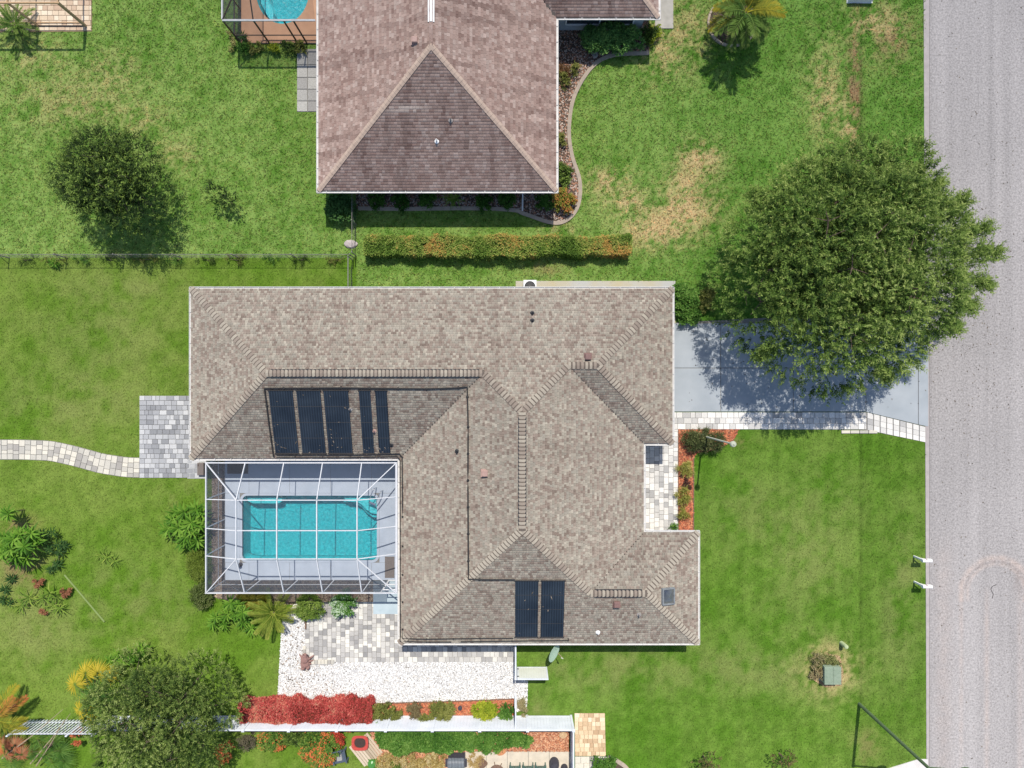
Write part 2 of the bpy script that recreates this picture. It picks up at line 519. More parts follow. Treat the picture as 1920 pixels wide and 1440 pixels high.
M = dict(
    lawn=amat('lawn_grass', 0.9, 0.32, 9.0, 0.6, 22.0, 0.1),
    blade=amat('grass_blades', 0.8, 0.2, 6.0, 0, 0, 0.15, 0.25),
    leaf=amat('leaves', 0.65, 0.12, 3.0, 0, 0, 0.18, 0.3),
    shingle=amat('asphalt_shingle', 0.92, 0.16, 30.0, 0.25, 90.0, 0.1),
    road=amat('road_asphalt', 0.9, 0.62, 8.5, 0.25, 50.0, 0.2, nrough=.85),
    chips=amat('loose_chips', 0.85, 0.15, 30.0, 0, 0, 0.2),
    stucco=nmat('stucco', (0.62, 0.60, 0.54), (0.56, 0.54, 0.48), 5, 0.9, 0.2, 60),
    stucco_grey=nmat('stucco_grey', (0.38, 0.42, 0.45), (0.33, 0.37, 0.40), 5, 0.9, 0.2, 60),
    white=nmat('white_metal', (0.80, 0.80, 0.79), (0.72, 0.72, 0.71), 3, 0.45, spec=0.4),
    cage=nmat('cage_aluminium', (0.62, 0.63, 0.65), (0.54, 0.55, 0.57), 3, 0.45),
    vinyl=nmat('white_vinyl', (0.64, 0.665, 0.70), (0.54, 0.57, 0.61), 1.2, 0.4, spec=0.4),
    gutter=nmat('gutter_white', (0.66, 0.65, 0.63), (0.54, 0.53, 0.51), 4, 0.5),
    gutter_beige=nmat('gutter_beige', (0.66, 0.62, 0.52), (0.55, 0.51, 0.42), 4, 0.5),
    gutter_in=nmat('gutter_trough', (0.10, 0.10, 0.10), (0.2, 0.19, 0.17), 6, 0.8),
    soffit=nmat('soffit', (0.6, 0.59, 0.55), None, 4, 0.8),
    black=nmat('black_rubber', (0.02, 0.022, 0.025), (0.035, 0.035, 0.04), 12, 0.55),
    pipe=nmat('black_pipe', (0.018, 0.017, 0.018), (0.03, 0.028, 0.028), 10, 0.6),
    bronze=nmat('bronze_frame', (0.035, 0.025, 0.022), (0.055, 0.04, 0.035), 8, 0.5),
    silver=nmat('silver_frame', (0.55, 0.56, 0.57), (0.45, 0.46, 0.47), 6, 0.4),
    wood=nmat('tan_wood', (0.50, 0.34, 0.19), (0.38, 0.25, 0.14), 9, 0.75, 0.2),
    concrete=nmat('concrete', (0.46, 0.44, 0.40), (0.36, 0.345, 0.31), 2.2, 0.9, 0.2, 50),
    curb=nmat('curb_concrete', (0.44, 0.36, 0.28), (0.34, 0.29, 0.24), 4, 0.9, 0.3, 40),
    kerb=nmat('kerb_concrete', (0.42, 0.38, 0.37), (0.34, 0.31, 0.30), 3, 0.9, 0.2, 50),
    drive=nmat('painted_driveway', (0.395, 0.425, 0.45), (0.30, 0.335, 0.365), 0.7, 0.75, 0.1, 60, detail=10, lo=.25, hi=.75),
    deck=nmat('pool_deck', (0.44, 0.49, 0.56), (0.38, 0.43, 0.50), 1.3, 0.8, 0.1, 60),
    deck_pink=nmat('salmon_deck', (0.50, 0.30, 0.19), (0.42, 0.245, 0.155), 1.5, 0.8, 0.1, 60),
    plaster=nmat('pool_plaster', (0.27, 0.70, 0.72), (0.18, 0.54, 0.57), 6.0, 0.7, detail=5, lo=.35, hi=.65),  # mottling painted in to hint at rippling light on the pool floor
    plaster_light=nmat('pool_bench_plaster', (0.62, 0.80, 0.80), (0.52, 0.74, 0.75), 4.0, 0.7),
    tile=nmat('waterline_tile', (0.10, 0.30, 0.34), (0.06, 0.2, 0.25), 20, 0.4),
    water=water_mat('pool_water', (0.33, 0.81, 0.855), 9.0, 0.8),
    screen_roof=screen_mat('roof_screen', (0.16, 0.17, 0.19), 0.13),
    screen_wall=screen_mat('wall_screen', (0.10, 0.11, 0.13), 0.62),
    screen_dark=screen_mat('bronze_screen', (0.05, 0.045, 0.045), 0.22),
    screen_grey=screen_mat('grey_screen', (0.20, 0.24, 0.27), 0.5),
    chrome=nmat('stainless_steel', (0.6, 0.61, 0.63), (0.5, 0.51, 0.53), 6, 0.25, metal=0.9),
    mulch=nmat('mulch_soil', (0.27, 0.10, 0.055), (0.15, 0.055, 0.03), 20, 0.95, 0.6, 50),
    darkmulch=nmat('dark_soil', (0.12, 0.085, 0.065), (0.06, 0.045, 0.035), 14, 0.95, 0.6, 40),
    gravelbed=nmat('gravel_bed', (0.60, 0.59, 0.575), (0.34, 0.34, 0.34), 25, 0.95, 0.6, 50),
    bark=nmat('bark', (0.16, 0.12, 0.09), (0.08, 0.06, 0.045), 8, 0.95, 0.6, 20),
    stem=nmat('green_stem', (0.12, 0.13, 0.05), (0.08, 0.08, 0.035), 8, 0.8),
    drystem=nmat('dry_stalk', (0.36, 0.28, 0.19), (0.24, 0.19, 0.13), 8, 0.85),
    paver_grey=rmat('grey_paver', [(0, (0.26, 0.255, 0.25)), (0.25, (0.37, 0.36, 0.345)), (0.55, (0.50, 0.485, 0.455)), (0.8, (0.60, 0.585, 0.54)), (1, (0.68, 0.66, 0.60))]),
    paver_white=rmat('white_paver', [(0, (0.34, 0.335, 0.33)), (0.2, (0.50, 0.49, 0.47)), (0.5, (0.62, 0.605, 0.575)), (1, (0.72, 0.70, 0.665))]),
    paver_dim=rmat('dim_paver', [(0, (0.22, 0.225, 0.235)), (0.3, (0.32, 0.325, 0.335)), (0.7, (0.42, 0.425, 0.43)), (1, (0.52, 0.52, 0.515))]),
    paver_path=rmat('path_paver', [(0, (0.34, 0.32, 0.29)), (0.3, (0.45, 0.43, 0.38)), (0.7, (0.56, 0.53, 0.455)), (1, (0.64, 0.60, 0.51))]),
    paver_tan=rmat('tan_paver', [(0, (0.44, 0.30, 0.18)), (0.4, (0.58, 0.44, 0.28)), (0.8, (0.68, 0.55, 0.38)), (1, (0.72, 0.62, 0.46))]),
    paver_pink=rmat('pink_paver', [(0, (0.50, 0.36, 0.25)), (0.5, (0.62, 0.50, 0.36)), (1, (0.72, 0.62, 0.48))]),
    slab=rmat('stepping_slab', [(0, (0.27, 0.26, 0.25)), (0.5, (0.34, 0.33, 0.31)), (1, (0.43, 0.42, 0.39))], .9, .3, 20),
    joint=nmat('joint_sand', (0.26, 0.25, 0.23), (0.19, 0.18, 0.165), 10, 0.95),
    joint_tan=nmat('joint_sand_tan', (0.30, 0.22, 0.14), (0.22, 0.16, 0.10), 10, 0.95),
    cap=rmat('cap_shingle', [(0, (0.24, 0.195, 0.16)), (0.3, (0.29, 0.245, 0.20)), (0.7, (0.335, 0.295, 0.24)), (1, (0.38, 0.34, 0.275))], 0.92, 0.12),
    cap_dark=nmat('cap_painted_shade', (0.15, 0.12, 0.10), (0.11, 0.09, 0.075), 12, .95),  # shade line between cap shingles, painted as a dark band
    vent_pink=nmat('vent_paint', (0.40, 0.27, 0.23), (0.34, 0.22, 0.19), 8, 0.6),
    vent_brown=nmat('vent_brown', (0.22, 0.13, 0.115), (0.17, 0.10, 0.09), 8, 0.6),
    lead=nmat('lead_pipe', (0.30, 0.28, 0.27), (0.2, 0.19, 0.18), 10, 0.6),
    glass=nmat('glass', (0.03, 0.04, 0.05), (0.05, 0.06, 0.07), 2, 0.08, spec=0.8),
    green_metal=nmat('green_metal', (0.25, 0.31, 0.23), (0.20, 0.26, 0.185), 6, 0.5),
    green_dark=nmat('dark_green_metal', (0.10, 0.15, 0.075), (0.08, 0.12, 0.06), 6, 0.6),
    dish=nmat('dish_paint', (0.30, 0.40, 0.32), (0.25, 0.35, 0.28), 8, 0.5),
    lamp_paint=nmat('lamp_paint', (0.42, 0.44, 0.35), (0.36, 0.38, 0.30), 8, 0.5),
    marker=nmat('marker_plastic', (0.42, 0.48, 0.28), (0.36, 0.42, 0.24), 8, 0.6),
    redpot=nmat('red_glaze', (0.52, 0.09, 0.07), (0.40, 0.06, 0.05), 8, 0.35),
    greenpot=nmat('green_glaze', (0.08, 0.26, 0.05), (0.05, 0.18, 0.04), 8, 0.3),
    soil=nmat('potting_soil', (0.075, 0.05, 0.045), (0.04, 0.03, 0.026), 20, 0.95, 0.6, 50),
    greychair=nmat('grey_blue_plastic', (0.085, 0.11, 0.15), (0.06, 0.08, 0.11), 8, 0.5),
    greenchair=nmat('green_plastic', (0.07, 0.14, 0.11), (0.05, 0.10, 0.08), 8, 0.5),
    darkcover=nmat('dark_cover', (0.055, 0.055, 0.07), (0.04, 0.04, 0.05), 8, 0.7),
    hood=nmat('grey_hood', (0.20, 0.225, 0.25), (0.15, 0.17, 0.19), 8, 0.4),
    brownwood=nmat('brown_wood', (0.20, 0.125, 0.085), (0.14, 0.085, 0.06), 8, 0.7),
    statue=nmat('weathered_statue', (0.34, 0.20, 0.175), (0.22, 0.125, 0.11), 10, 0.85, 0.4, 30),
    stone=nmat('pale_stone', (0.52, 0.47, 0.46), (0.36, 0.31, 0.30), 8, 0.9, 0.5, 20),
    mat_dark=nmat('dark_mat', (0.10, 0.10, 0.115), (0.075, 0.075, 0.085), 20, 0.9),
    mat_brown=nmat('brown_mat', (0.20, 0.17, 0.155), (0.15, 0.13, 0.12), 20, 0.9),
    tar=nmat('tar_crack', (0.06, 0.055, 0.055), (0.10, 0.09, 0.09), 20, 0.9),
    polegreen=nmat('pale_green_pole', (0.20, 0.27, 0.08), (0.17, 0.24, 0.07), 8, 0.6),
    wire=nmat('galvanised_wire', (0.24, 0.23, 0.21), (0.17, 0.16, 0.15), 8, 0.6),
    cushion=nmat('grey_cushion', (0.34, 0.34, 0.33), (0.27, 0.27, 0.26), 8, 0.9),
    door=nmat('door_paint', (0.20, 0.10, 0.06), (0.16, 0.08, 0.05), 6, 0.5),
)


def solar_mat():
    m, t, b = nodes_for('solar_mat')
    b.inputs['Roughness'].default_value = 0.45
    geo = t.nodes.new('ShaderNodeNewGeometry')
    nz = t.nodes.new('ShaderNodeTexNoise')
    nz.inputs['Scale'].default_value = 0.8
    t.links.new(geo.outputs['Position'], nz.inputs['Vector'])
    rp = t.nodes.new('ShaderNodeValToRGB')
    rp.color_ramp.elements[0].position = 0.3
    rp.color_ramp.elements[0].color = (0.010, 0.016, 0.026, 1)
    rp.color_ramp.elements[1].position = 0.75
    rp.color_ramp.elements[1].color = (0.020, 0.029, 0.042, 1)
    t.links.new(nz.outputs['Fac'], rp.inputs['Fac'])
    t.links.new(rp.outputs['Color'], b.inputs['Base Color'])
    wv = t.nodes.new('ShaderNodeTexWave')
    wv.inputs['Scale'].default_value = 2.2
    wv.inputs['Distortion'].default_value = 0.6
    wv.bands_direction = 'X'
    t.links.new(geo.outputs['Position'], wv.inputs['Vector'])
    mr = t.nodes.new('ShaderNodeMapRange')
    mr.inputs['To Min'].default_value = 0.75
    mr.inputs['To Max'].default_value = 1.45
    t.links.new(wv.outputs['Fac'], mr.inputs['Value'])
    sc = t.nodes.new('ShaderNodeVectorMath')
    sc.operation = 'SCALE'
    t.links.new(rp.outputs['Color'], sc.inputs[0])
    t.links.new(mr.outputs[0], sc.inputs['Scale'])
    t.links.new(sc.outputs[0], b.inputs['Base Color'])
    bp = t.nodes.new('ShaderNodeBump')
    bp.inputs['Strength'].default_value = 0.35
    bp.inputs['Distance'].default_value = 0.02
    t.links.new(wv.outputs['Fac'], bp.inputs['Height'])
    t.links.new(bp.outputs['Normal'], b.inputs['Normal'])
    return m


M['solar'] = solar_mat()
M['shingle'].node_tree.nodes['Principled BSDF'].inputs['Diffuse Roughness'].default_value = 1.0

# ------------------------------------------------------------------ plan polygons (image pixels on the ground)
def P2(pts, h=0.0):
    return [(gx(a, h), gy(b, h)) for a, b in pts]


EZ, PITCH = 2.70, 1 / 3.0
MAIN = [(-18.84, 5.60), (-18.84, -4.38), (-6.60, -4.38), (-6.60, -15.21), (10.92, -15.21), (10.92, -8.70), (7.73, -8.70), (7.73, -3.50), (9.42, -3.50), (9.42, 5.60)]
NEIGH = [(-11.36, 34.0), (-11.36, 11.33), (2.60, 11.33), (2.60, 21.50), (8.60, 21.50), (8.60, 34.0)]

POOL = (gx(455), gy(1050), gx(707), gy(929))          # x0,y0,x1,y1
DECKR = (-17.90, -12.22, -6.30, -4.30)
NPOOL = (gx(530), gy(-16), 1.66, 2.05)                  # centre, radii
BEDN = [(1020, 30), (1215, 34), (1217, 98), (1150, 103), (1110, 125), (1077, 180), (1067, 240), (1073, 290), (1089, 340), (1085, 385), (1064, 414), (1035, 420), (985, 404), (955, 394), (668, 392), (668, 340), (1030, 340)]
DRIVE = [(1242, 606), (1740, 580), (1740, 800), (1623, 772), (1242, 772)]
STRIP = [(1242, 773), (1624, 773), (1736, 800), (1736, 829), (1620, 806), (1242, 804)]
ENTRY = [(1185, 804), (1271, 804), (1271, 1000), (1185, 1000)]
FBED = [(1271, 805), (1385, 805), (1375, 826), (1345, 842), (1306, 850), (1300, 860), (1300, 1000), (1271, 1000)]
PATIO_W = [(262, 742), (375, 742), (375, 896), (262, 896)]
PATIO_S = [(572, 1128), (775, 1128), (775, 1204), (775, 1241), (572, 1241)]
SIDEWALK = [(775, 1170), (967, 1170), (967, 1241), (775, 1241)]
GRAVEL = [(529, 1160), (555, 1128), (600, 1095), (572, 1130), (572, 1241), (967, 1241), (967, 1272), (990, 1276), (988, 1330), (968, 1334), (968, 1310), (870, 1314), (700, 1319), (660, 1316), (520, 1316)]
RBED = [(450, 1317), (700, 1319), (870, 1314), (966, 1310), (966, 1341), (450, 1341)]
SBED = [(690, 1343), (1067, 1343), (1067, 1408), (872, 1408), (850, 1440), (715, 1440), (700, 1400)]
SCON = [(872, 1408), (1069, 1408), (1069, 1480), (850, 1480), (850, 1436)]
TANPAD = [(1077, 1337), (1134, 1337), (1136, 1417), (1078, 1417)]
STONEPAD = [(1078, 1418), (1140, 1418), (1150, 1480), (1078, 1480)]
CBED = [(1134, 1418), (1176, 1440), (1190, 1490), (1150, 1490)]
ACPAD = [(967, 527), (1266, 527), (1266, 606), (1242, 606), (1242, 552), (967, 552)]
TLPATIO = [(-80, -60), (172, -60), (173, 59), (-80, 62)]
STEPS = [(557, 92), (597, 92), (597, 210), (557, 210)]
WALK_N = [(1228, -60), (1262, -60), (1262, 54), (1228, 54)]
NDECK = [(452, -80), (612, -80), (612, 82), (452, 82)]
CAGEBED = [(398, 868), (422, 868), (422, 1088), (398, 1095)]
CAGEBEDS = [(398, 1088), (700, 1088), (700, 1128), (560, 1132), (470, 1135), (398, 1118)]
KERB = [(1730, -400), (1742, -400), (1742, 1900), (1738.5, 1900)]
SEDRIVE = [(1660, 1442), (1722, 1423), (1739, 1423), (1739, 1600), (1640, 1600)]
LPAD = [(352, 862), (388, 862), (388, 897), (352, 897)]
BOARD = [(636, 1372), (690, 1372), (722, 1412), (690, 1436)]
DEADBED = [(1524, 1240), (1548, 1226), (1574, 1230), (1580, 1255), (1578, 1284), (1548, 1288), (1528, 1276)]

PATHC = [(-40, 843), (40, 843), (95, 845), (140, 855), (190, 869), (235, 876), (262, 877)]   # centre line of the garden path
PATHW = 1.22

POLYS = [DRIVE, STRIP, ENTRY, FBED, PATIO_W, PATIO_S, SIDEWALK, GRAVEL, RBED, SBED, SCON, TANPAD, STONEPAD, ACPAD, TLPATIO, STEPS, WALK_N, NDECK, BEDN, SEDRIVE, LPAD, BOARD]


def hard(px, py):
    """True where no grass grows"""
    r = px > 1729 + 10 * vnoise(px / SG, py / SG, 3.1, 6.0) ** 2
    for p in POLYS:
        r |= inpoly(px, py, p)
    X, Y = (px - 960) / SG, -(py - 720) / SG
    r |= inpoly(X, Y, MAIN) | inpoly(X, Y, NEIGH)
    r |= (X > DECKR[0]) & (X < DECKR[2]) & (Y > DECKR[1]) & (Y < DECKR[3])
    cx = np.array([p[0] for p in PATHC], float)
    cy = np.array([p[1] for p in PATHC], float)
    r |= (px < 264) & (np.abs(py - np.interp(px, cx, cy)) < PATHW * SG / 2 * 1.03)
    return r


# ------------------------------------------------------------------ ground: one lawn sheet
DRY = [  # cx, cy, rx, ry, weight, brown
    (1312, 298, 38, 34, 1.0, 0), (1140, 340, 50, 30, 0.75, 0), (1175, 380, 40, 22, .75, 0), (1285, 390, 62, 40, 0.95, 0), (1225, 425, 60, 26, 0.7, 0), (1280, 345, 30, 28, 0.7, 0),
    (1235, 90, 40, 60, 0.7, 0), (1290, 60, 50, 70, 0.55, 0), (1548, 170, 34, 90, 0.65, 0), (1602, 160, 13, 125, 1.0, 1), (1590, 240, 14, 50, 0.9, 0), (1672, 75, 48, 50, 0.7, 1), (1640, 40, 50, 40, .6, 0),
    (140, 195, 110, 50, 0.42, 0), (215, 130, 50, 35, 0.42, 0), (60, 110, 60, 40, 0.40, 0), (330, 290, 50, 30, 0.38, 0), (270, 230, 50, 30, .38, 0),
    (1235, 440, 60, 30, 0.7, 0), (1020, 505, 40, 14, .5, 1), (1050, 430, 30, 14, .6, 0),
    (1170, 1255, 120, 42, 0.62, 2), (1440, 1250, 150, 50, 0.62, 2), (1500, 1050, 90, 110, 0.5, 2), (1560, 940, 60, 80, .3, 2), (1700, 1080, 30, 110, 0.55, 2), (1680, 1180, 30, 90, .5, 2), (1390, 960, 80, 60, .35, 2),
    (1555, 1255, 46, 44, 1.0, 0), (1625, 1400, 30, 35, .4, 1), (1055, 1265, 40, 22, .5, 2),
    (200, 620, 140, 110, 0.4, 2), (130, 760, 150, 50, 0.45, 2), (250, 540, 110, 25, .3, 2), (400, 960, 60, 60, 0.5, 2), (210, 1130, 90, 80, 0.45, 2), (60, 1180, 70, 60, 0.6, 2), (40, 1080, 60, 60, .6, 2), (340, 930, 30, 40, .5, 2),
    (330, 1140, 120, 60, .25, 2), (30, 985, 35, 22, .7, 1), (45, 1065, 40, 30, .8, 1), (1380, 830, 40, 10, .5, 1), (1000, 1330, 22, 22, .8, 2)]


def lawn_colour(X, Y):
    px, py = X * SG + 960, 720 - Y * SG
    wob = (fbm(X, Y, 0.5, 2, 4.0) - 0.5) * 6
    nb = ((py + wob * 0.3) < 484) & (px < 668) | (px >= 668) & (px < 1262) & (py < 560) | (px >= 1262) & (py < 640 + wob * 4)
    nb = nb.astype(float)
    n1 = fbm(X, Y, 0.22, 4, 1.0)
    n2 = fbm(X, Y, 0.9, 3, 7.0)
    n3 = fbm(X, Y, 2.6, 3, 17.0)
    n4 = vnoise(X, Y, 7.5, 3.0)
    t = smooth(0.3, 0.7, 0.5 * n1 + 0.3 * n2 + 0.2 * n3)
    t2 = smooth(0.25, 0.75, 0.55 * n3 + 0.45 * n4)
    def mix(a, b, k):
        return np.array(a)[None] * (1 - k[:, None]) + np.array(b)[None] * k[:, None]
    # owner's lawn: dense, saturated; neighbour's lawn: lighter, coarse
    own = mix((0.078, 0.178, 0.013), (0.135, 0.228, 0.034), t)
    own = own * (0.86 + 0.28 * t2[:, None]) * (1 + 0.05 * np.sin(X * 5.6 + wob * .2))[:, None]
    own_back = mix((0.096, 0.192, 0.014), (0.165, 0.240, 0.040), t) * (0.88 + 0.24 * t2[:, None])
    bk = smooth(760, 640, px)
    own = own * (1 - bk[:, None]) + own_back * bk[:, None]
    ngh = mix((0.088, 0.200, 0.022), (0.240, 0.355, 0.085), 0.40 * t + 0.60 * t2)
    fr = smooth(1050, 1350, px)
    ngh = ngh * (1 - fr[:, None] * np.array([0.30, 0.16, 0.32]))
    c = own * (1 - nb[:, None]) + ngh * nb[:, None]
    # strip of verge beyond the thin dark line
    sm = np.exp(-((px - 1613) / 1.6) ** 2) * (py < 1322)
    vg = smooth(1604, 1630, px) * (py > 800)
    c = c * (1 - 0.06 * vg[:, None])
    for cx, cy, rx, ry, w, br in DRY:
        q = ((px - cx) / rx) ** 2 + ((py - cy) / ry) ** 2
        k = w * np.exp(-q * 0.9)
        k = k * 1.15 * smooth(0.36, 0.64, 0.30 * n2 + 0.36 * n3 + 0.34 * n4 + 0.12 * (k - .4)) if br != 2 else .85 * k * smooth(0.3, 0.65, 0.6 * n2 + 0.4 * n3)
        k = np.clip(k, 0, 0.92)
        tgt = [(0.50, 0.385, 0.185), (0.25, 0.165, 0.085), (0.235, 0.245, 0.085)][br]
        c = c * (1 - k[:, None]) + np.array(tgt) * k[:, None]
    c = c * (1 - 0.38 * sm[:, None] * (0.5 + vnoise(X, Y, 1.3, 5))[:, None])
    return np.clip(c * np.array((0.93, 0.92, 0.98)), 0.004, 0.9)


def build_lawn():
    st = 0.2
    xs = np.arange(-36.0, 36.01, st)
    ys = np.arange(-28.0, 28.01, st)
    XX, YY = np.meshgrid(xs, ys)
    nx, ny = len(xs), len(ys)
    V = np.stack([XX.ravel(), YY.ravel(), np.zeros(nx * ny)], 1)
    i, j = np.meshgrid(np.arange(nx - 1), np.arange(ny - 1))
    a = (j * nx + i).ravel()
    F = np.stack([a, a + 1, a + nx + 1, a + nx], 1)
    cx, cy = V[F[:, 0], 0] + st / 2, V[F[:, 0], 1] + st / 2
    hole = (cx > POOL[0] - 0.2) & (cx < POOL[2] + 0.2) & (cy > POOL[1] - 0.2) & (cy < POOL[3] + 0.2)
    hole |= ((cx - NPOOL[0]) / (NPOOL[2] + 0.25)) ** 2 + ((cy - NPOOL[1]) / (NPOOL[3] + 0.25)) ** 2 < 1
    F = F[~hole]
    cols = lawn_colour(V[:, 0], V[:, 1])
    # outer land to the horizon
    B = 700.0
    x0, x1, y0, y1 = xs[0], xs[-1], ys[0], ys[-1]
    ov = np.array([(-B, -B, 0), (B, -B, 0), (B, B, 0), (-B, B, 0), (x0, y0, 0), (x1, y0, 0), (x1, y1, 0), (x0, y1, 0)])
    b = len(V)
    of = np.array([(0, 1, 5, 4), (1, 2, 6, 5), (2, 3, 7, 6), (3, 0, 4, 7)]) + b
    V = np.vstack([V, ov])
    F = np.vstack([F, of])
    cols = np.vstack([cols, np.tile(np.array([[0.125, 0.225, 0.03]]), (8, 1))])
    return struct(npmesh('lawn', V, F, M['lawn'], None, cols, (0, 0, 0)))


build_lawn()


def build_grass():
    n = 330000
    X = RNG.uniform(-33, 27, n)
    Y = RNG.uniform(-25, 25, n)
    px, py = X * SG + 960, 720 - Y * SG
    k = ~hard(px, py)
    X, Y, px, py = X[k], Y[k], px[k], py[k]
    c = lawn_colour(X, Y)
    nb = ((py < 484) | (px >= 668) & (py < 560) | (px >= 1262) & (py < 640))
    n = len(X)
    keep = nb | (RNG.random(n) < 0.7)
    X, Y, c, nb = X[keep], Y[keep], c[keep], nb[keep]
    n = len(X)
    az = RNG.uniform(0, 2 * math.pi, n)
    L = np.where(nb, RNG.uniform(0.09, 0.20, n), RNG.uniform(0.06, 0.12, n))
    wd = np.where(nb, RNG.uniform(0.035, 0.065, n), RNG.uniform(0.03, 0.05, n))
    el = RNG.uniform(0.15, 0.9, n)
    d = np.stack([np.cos(az) * np.cos(el), np.sin(az) * np.cos(el), np.sin(el)], 1)
    s = np.stack([-np.sin(az), np.cos(az), np.zeros(n)], 1)
    p = np.stack([X, Y, np.full(n, 0.004)], 1)
    V = np.stack([p - s * wd[:, None] / 2, p + s * wd[:, None] / 2, p + d * L[:, None]], 1).reshape(-1, 3)
    F = np.arange(n * 3).reshape(-1, 3)
    j = np.where(nb, RNG.uniform(0.40, 1.70, n), RNG.uniform(0.78, 1.28, n))
    yel = np.where(nb, RNG.uniform(0.9, 1.35, n), RNG.uniform(0.9, 1.15, n))
    c = c * j[:, None]
    c[:, 0] *= yel
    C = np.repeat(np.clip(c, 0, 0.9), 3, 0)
    return stuff(npmesh('grass', V, F, M['blade'], None, C, (0, 0, 0)))


build_grass()

# ------------------------------------------------------------------ road, kerb, concrete
def build_road():
    x0, x1 = gx(1742), gx(2160)
    xs = np.arange(x0, x1 + 0.01, 0.12)
    ys = np.arange(-27.0, 27.01, 0.12)
    XX, YY = np.meshgrid(xs, ys)
    nx, ny = len(xs), len(ys)
    X, Y = XX.ravel(), YY.ravel()
    px, py = X * SG + 960, 720 - Y * SG
    g = 0.335 + 0.05 * (fbm(X, Y, 0.25, 3, 2) - 0.5) + 0.10 * (fbm(X * 4, Y * 0.12, 0.5, 3, 9) - 0.5)
    g = g - 0.05 * smooth(1850, 1960, px) * smooth(200, 0, py)
    c = np.stack([g * 1.0, g * 0.945, g * 0.925], 1)
    # pale and pinkish scuffs left by turning tyres
    r = np.hypot(px - 1868, (py - 1112) * 1.0)
    ring = (np.exp(-((r - 66) / 5) ** 2) + 0.7 * np.exp(-((r - 54) / 3) ** 2)) * (py < 1130)
    tr = (np.exp(-((px - 1802) / 3.5) ** 2) * 0.8 + np.exp(-((px - 1850) / 4) ** 2) + 0.6 * np.exp(-((px - 1912) / 5) ** 2)) * smooth(1085, 1150, py)
    band = np.exp(-((px - 1770) / 16) ** 2) * smooth(980, 1080, py) * 0.5
    k = np.clip((ring * 0.9 + tr * 0.6 + band * .6) * (0.45 + 0.9 * vnoise(X, Y, 3.0, 3)), 0, 1)
    c = c * (1 - k[:, None] * 0.7) + np.array((0.47, 0.385, 0.34)) * k[:, None] * 0.7
    dk = np.exp(-((r - 59) / 2.5) ** 2) * (py < 1105) * vnoise(X, Y, 6.0, 12) * 0.6
    dk += np.exp(-((px - 1909) / 9) ** 2 - ((py - 1090) / 30) ** 2) * vnoise(X, Y, 5, 4) * .6
    c = c * (1 - dk[:, None] * np.array((0.35, 0.45, 0.5)))
    ed = smooth(1752, 1742, px)
    c = c * (1 - 0.1 * ed[:, None])
    V = np.stack([X, Y, np.full(len(X), 0.008)], 1)
    i, j = np.meshgrid(np.arange(nx - 1), np.arange(ny - 1))
    a = (j * nx + i).ravel()
    F = np.stack([a, a + 1, a + nx + 1, a + nx], 1)
    b = len(V)
    ov = np.array([(x0, 27, 0.008), (xs[-1], 27, 0.008), (xs[-1], 400, 0.008), (x0, 400, 0.008), (x0, -400, 0.008), (xs[-1], -400, 0.008), (xs[-1], -27, 0.008), (x0, -27, 0.008)])
    V = np.vstack([V, ov])
    F = np.vstack([F, np.array([(0, 1, 2, 3), (4, 5, 6, 7)]) + b])
    c = np.vstack([c, np.full((8, 3), 0.36)])
    return struct(npmesh('road', V, F, M['road'], None, np.clip(c, 0.02, 0.8), (0, 0, 0)))


build_road()
struct(MB().prism(P2(KERB)[::-1], -0.05, 0.03).build('kerb', M['kerb']))
# joint between kerb and asphalt
struct(MB().box(gx(1741.4), -60, 0.0, gx(1742.8), 60, 0.013).build('road_joint', M['tar']))

# driveway of separate concrete panels
dv = struct(MB().prism(P2([(1242, 606), (1740.5, 580), (1740.5, 800), (1623, 772), (1242, 772)])[::-1], 0.0, 0.012).build('driveway', M['joint']))
g_ = 0.6
panels = []
xs_ = [1243, 1351, 1487, 1623]
for i in range(3):
    for y0, y1 in ((606, 690), (690, 772)):
        panels.append([(xs_[i] + g_, y0 + g_), (xs_[i + 1] - g_, y0 + g_), (xs_[i + 1] - g_, y1 - g_), (xs_[i] + g_, y1 - g_)])
panels += [[(1623 + g_, 596), (1721 - g_, 590), (1721 - g_, 690 - g_), (1623 + g_, 690 - g_)], [(1623 + g_, 690 + g_), (1721 - g_, 690 + g_), (1721 - g_, 795.5), (1623 + g_, 772)],
           [(1721 + g_, 590), (1739.6, 588), (1739.6, 690 - g_), (1721 + g_, 690 - g_)], [(1721 + g_, 690 + g_), (1739.6, 690 + g_), (1739.6, 799.5), (1721 + g_, 795.8)]]
for p in panels:
    MB().prism(P2(p)[::-1], 0.002, 0.05).build('concrete_panel', M['drive'], dv)

ac = struct(MB().prism(P2(ACPAD)[::-1], 0.0, 0.06).build('walkway', nmat('yellowed_concrete', (0.44, 0.44, 0.42), (0.46, 0.40, 0.25), 0.55, 0.9, 0.15, 50)))
struct(MB().prism(P2(WALK_N)[::-1], 0.0, 0.06).build('walkway', M['concrete']))
struct(MB().prism(P2(SEDRIVE)[::-1], 0.0, 0.05).build('driveway', nmat('pale_concrete', (0.62, 0.60, 0.57), (0.54, 0.52, 0.5), 2, .9)))
struct(MB().prism(P2(LPAD)[::-1], 0.0, 0.045).build('concrete_pad_floor', nmat('pad_concrete', (0.50, 0.51, 0.50), (0.42, 0.43, 0.42), 2, .9)))

# ------------------------------------------------------------------ pavers
_PM = {}


def paver_mesh(w, d, h, m):
    k = (round(w, 2), round(d, 2), h, m.name)
    if k not in _PM:
        b = MB().bbox(-k[0] / 2, -k[1] / 2, 0, k[0] / 2, k[1] / 2, h, 0.012)
        me = bpy.data.meshes.new('paver')
        me.from_pydata(b.v, [], b.f)
        me.materials.append(m)
        _PM[k] = me
    return _PM[k]


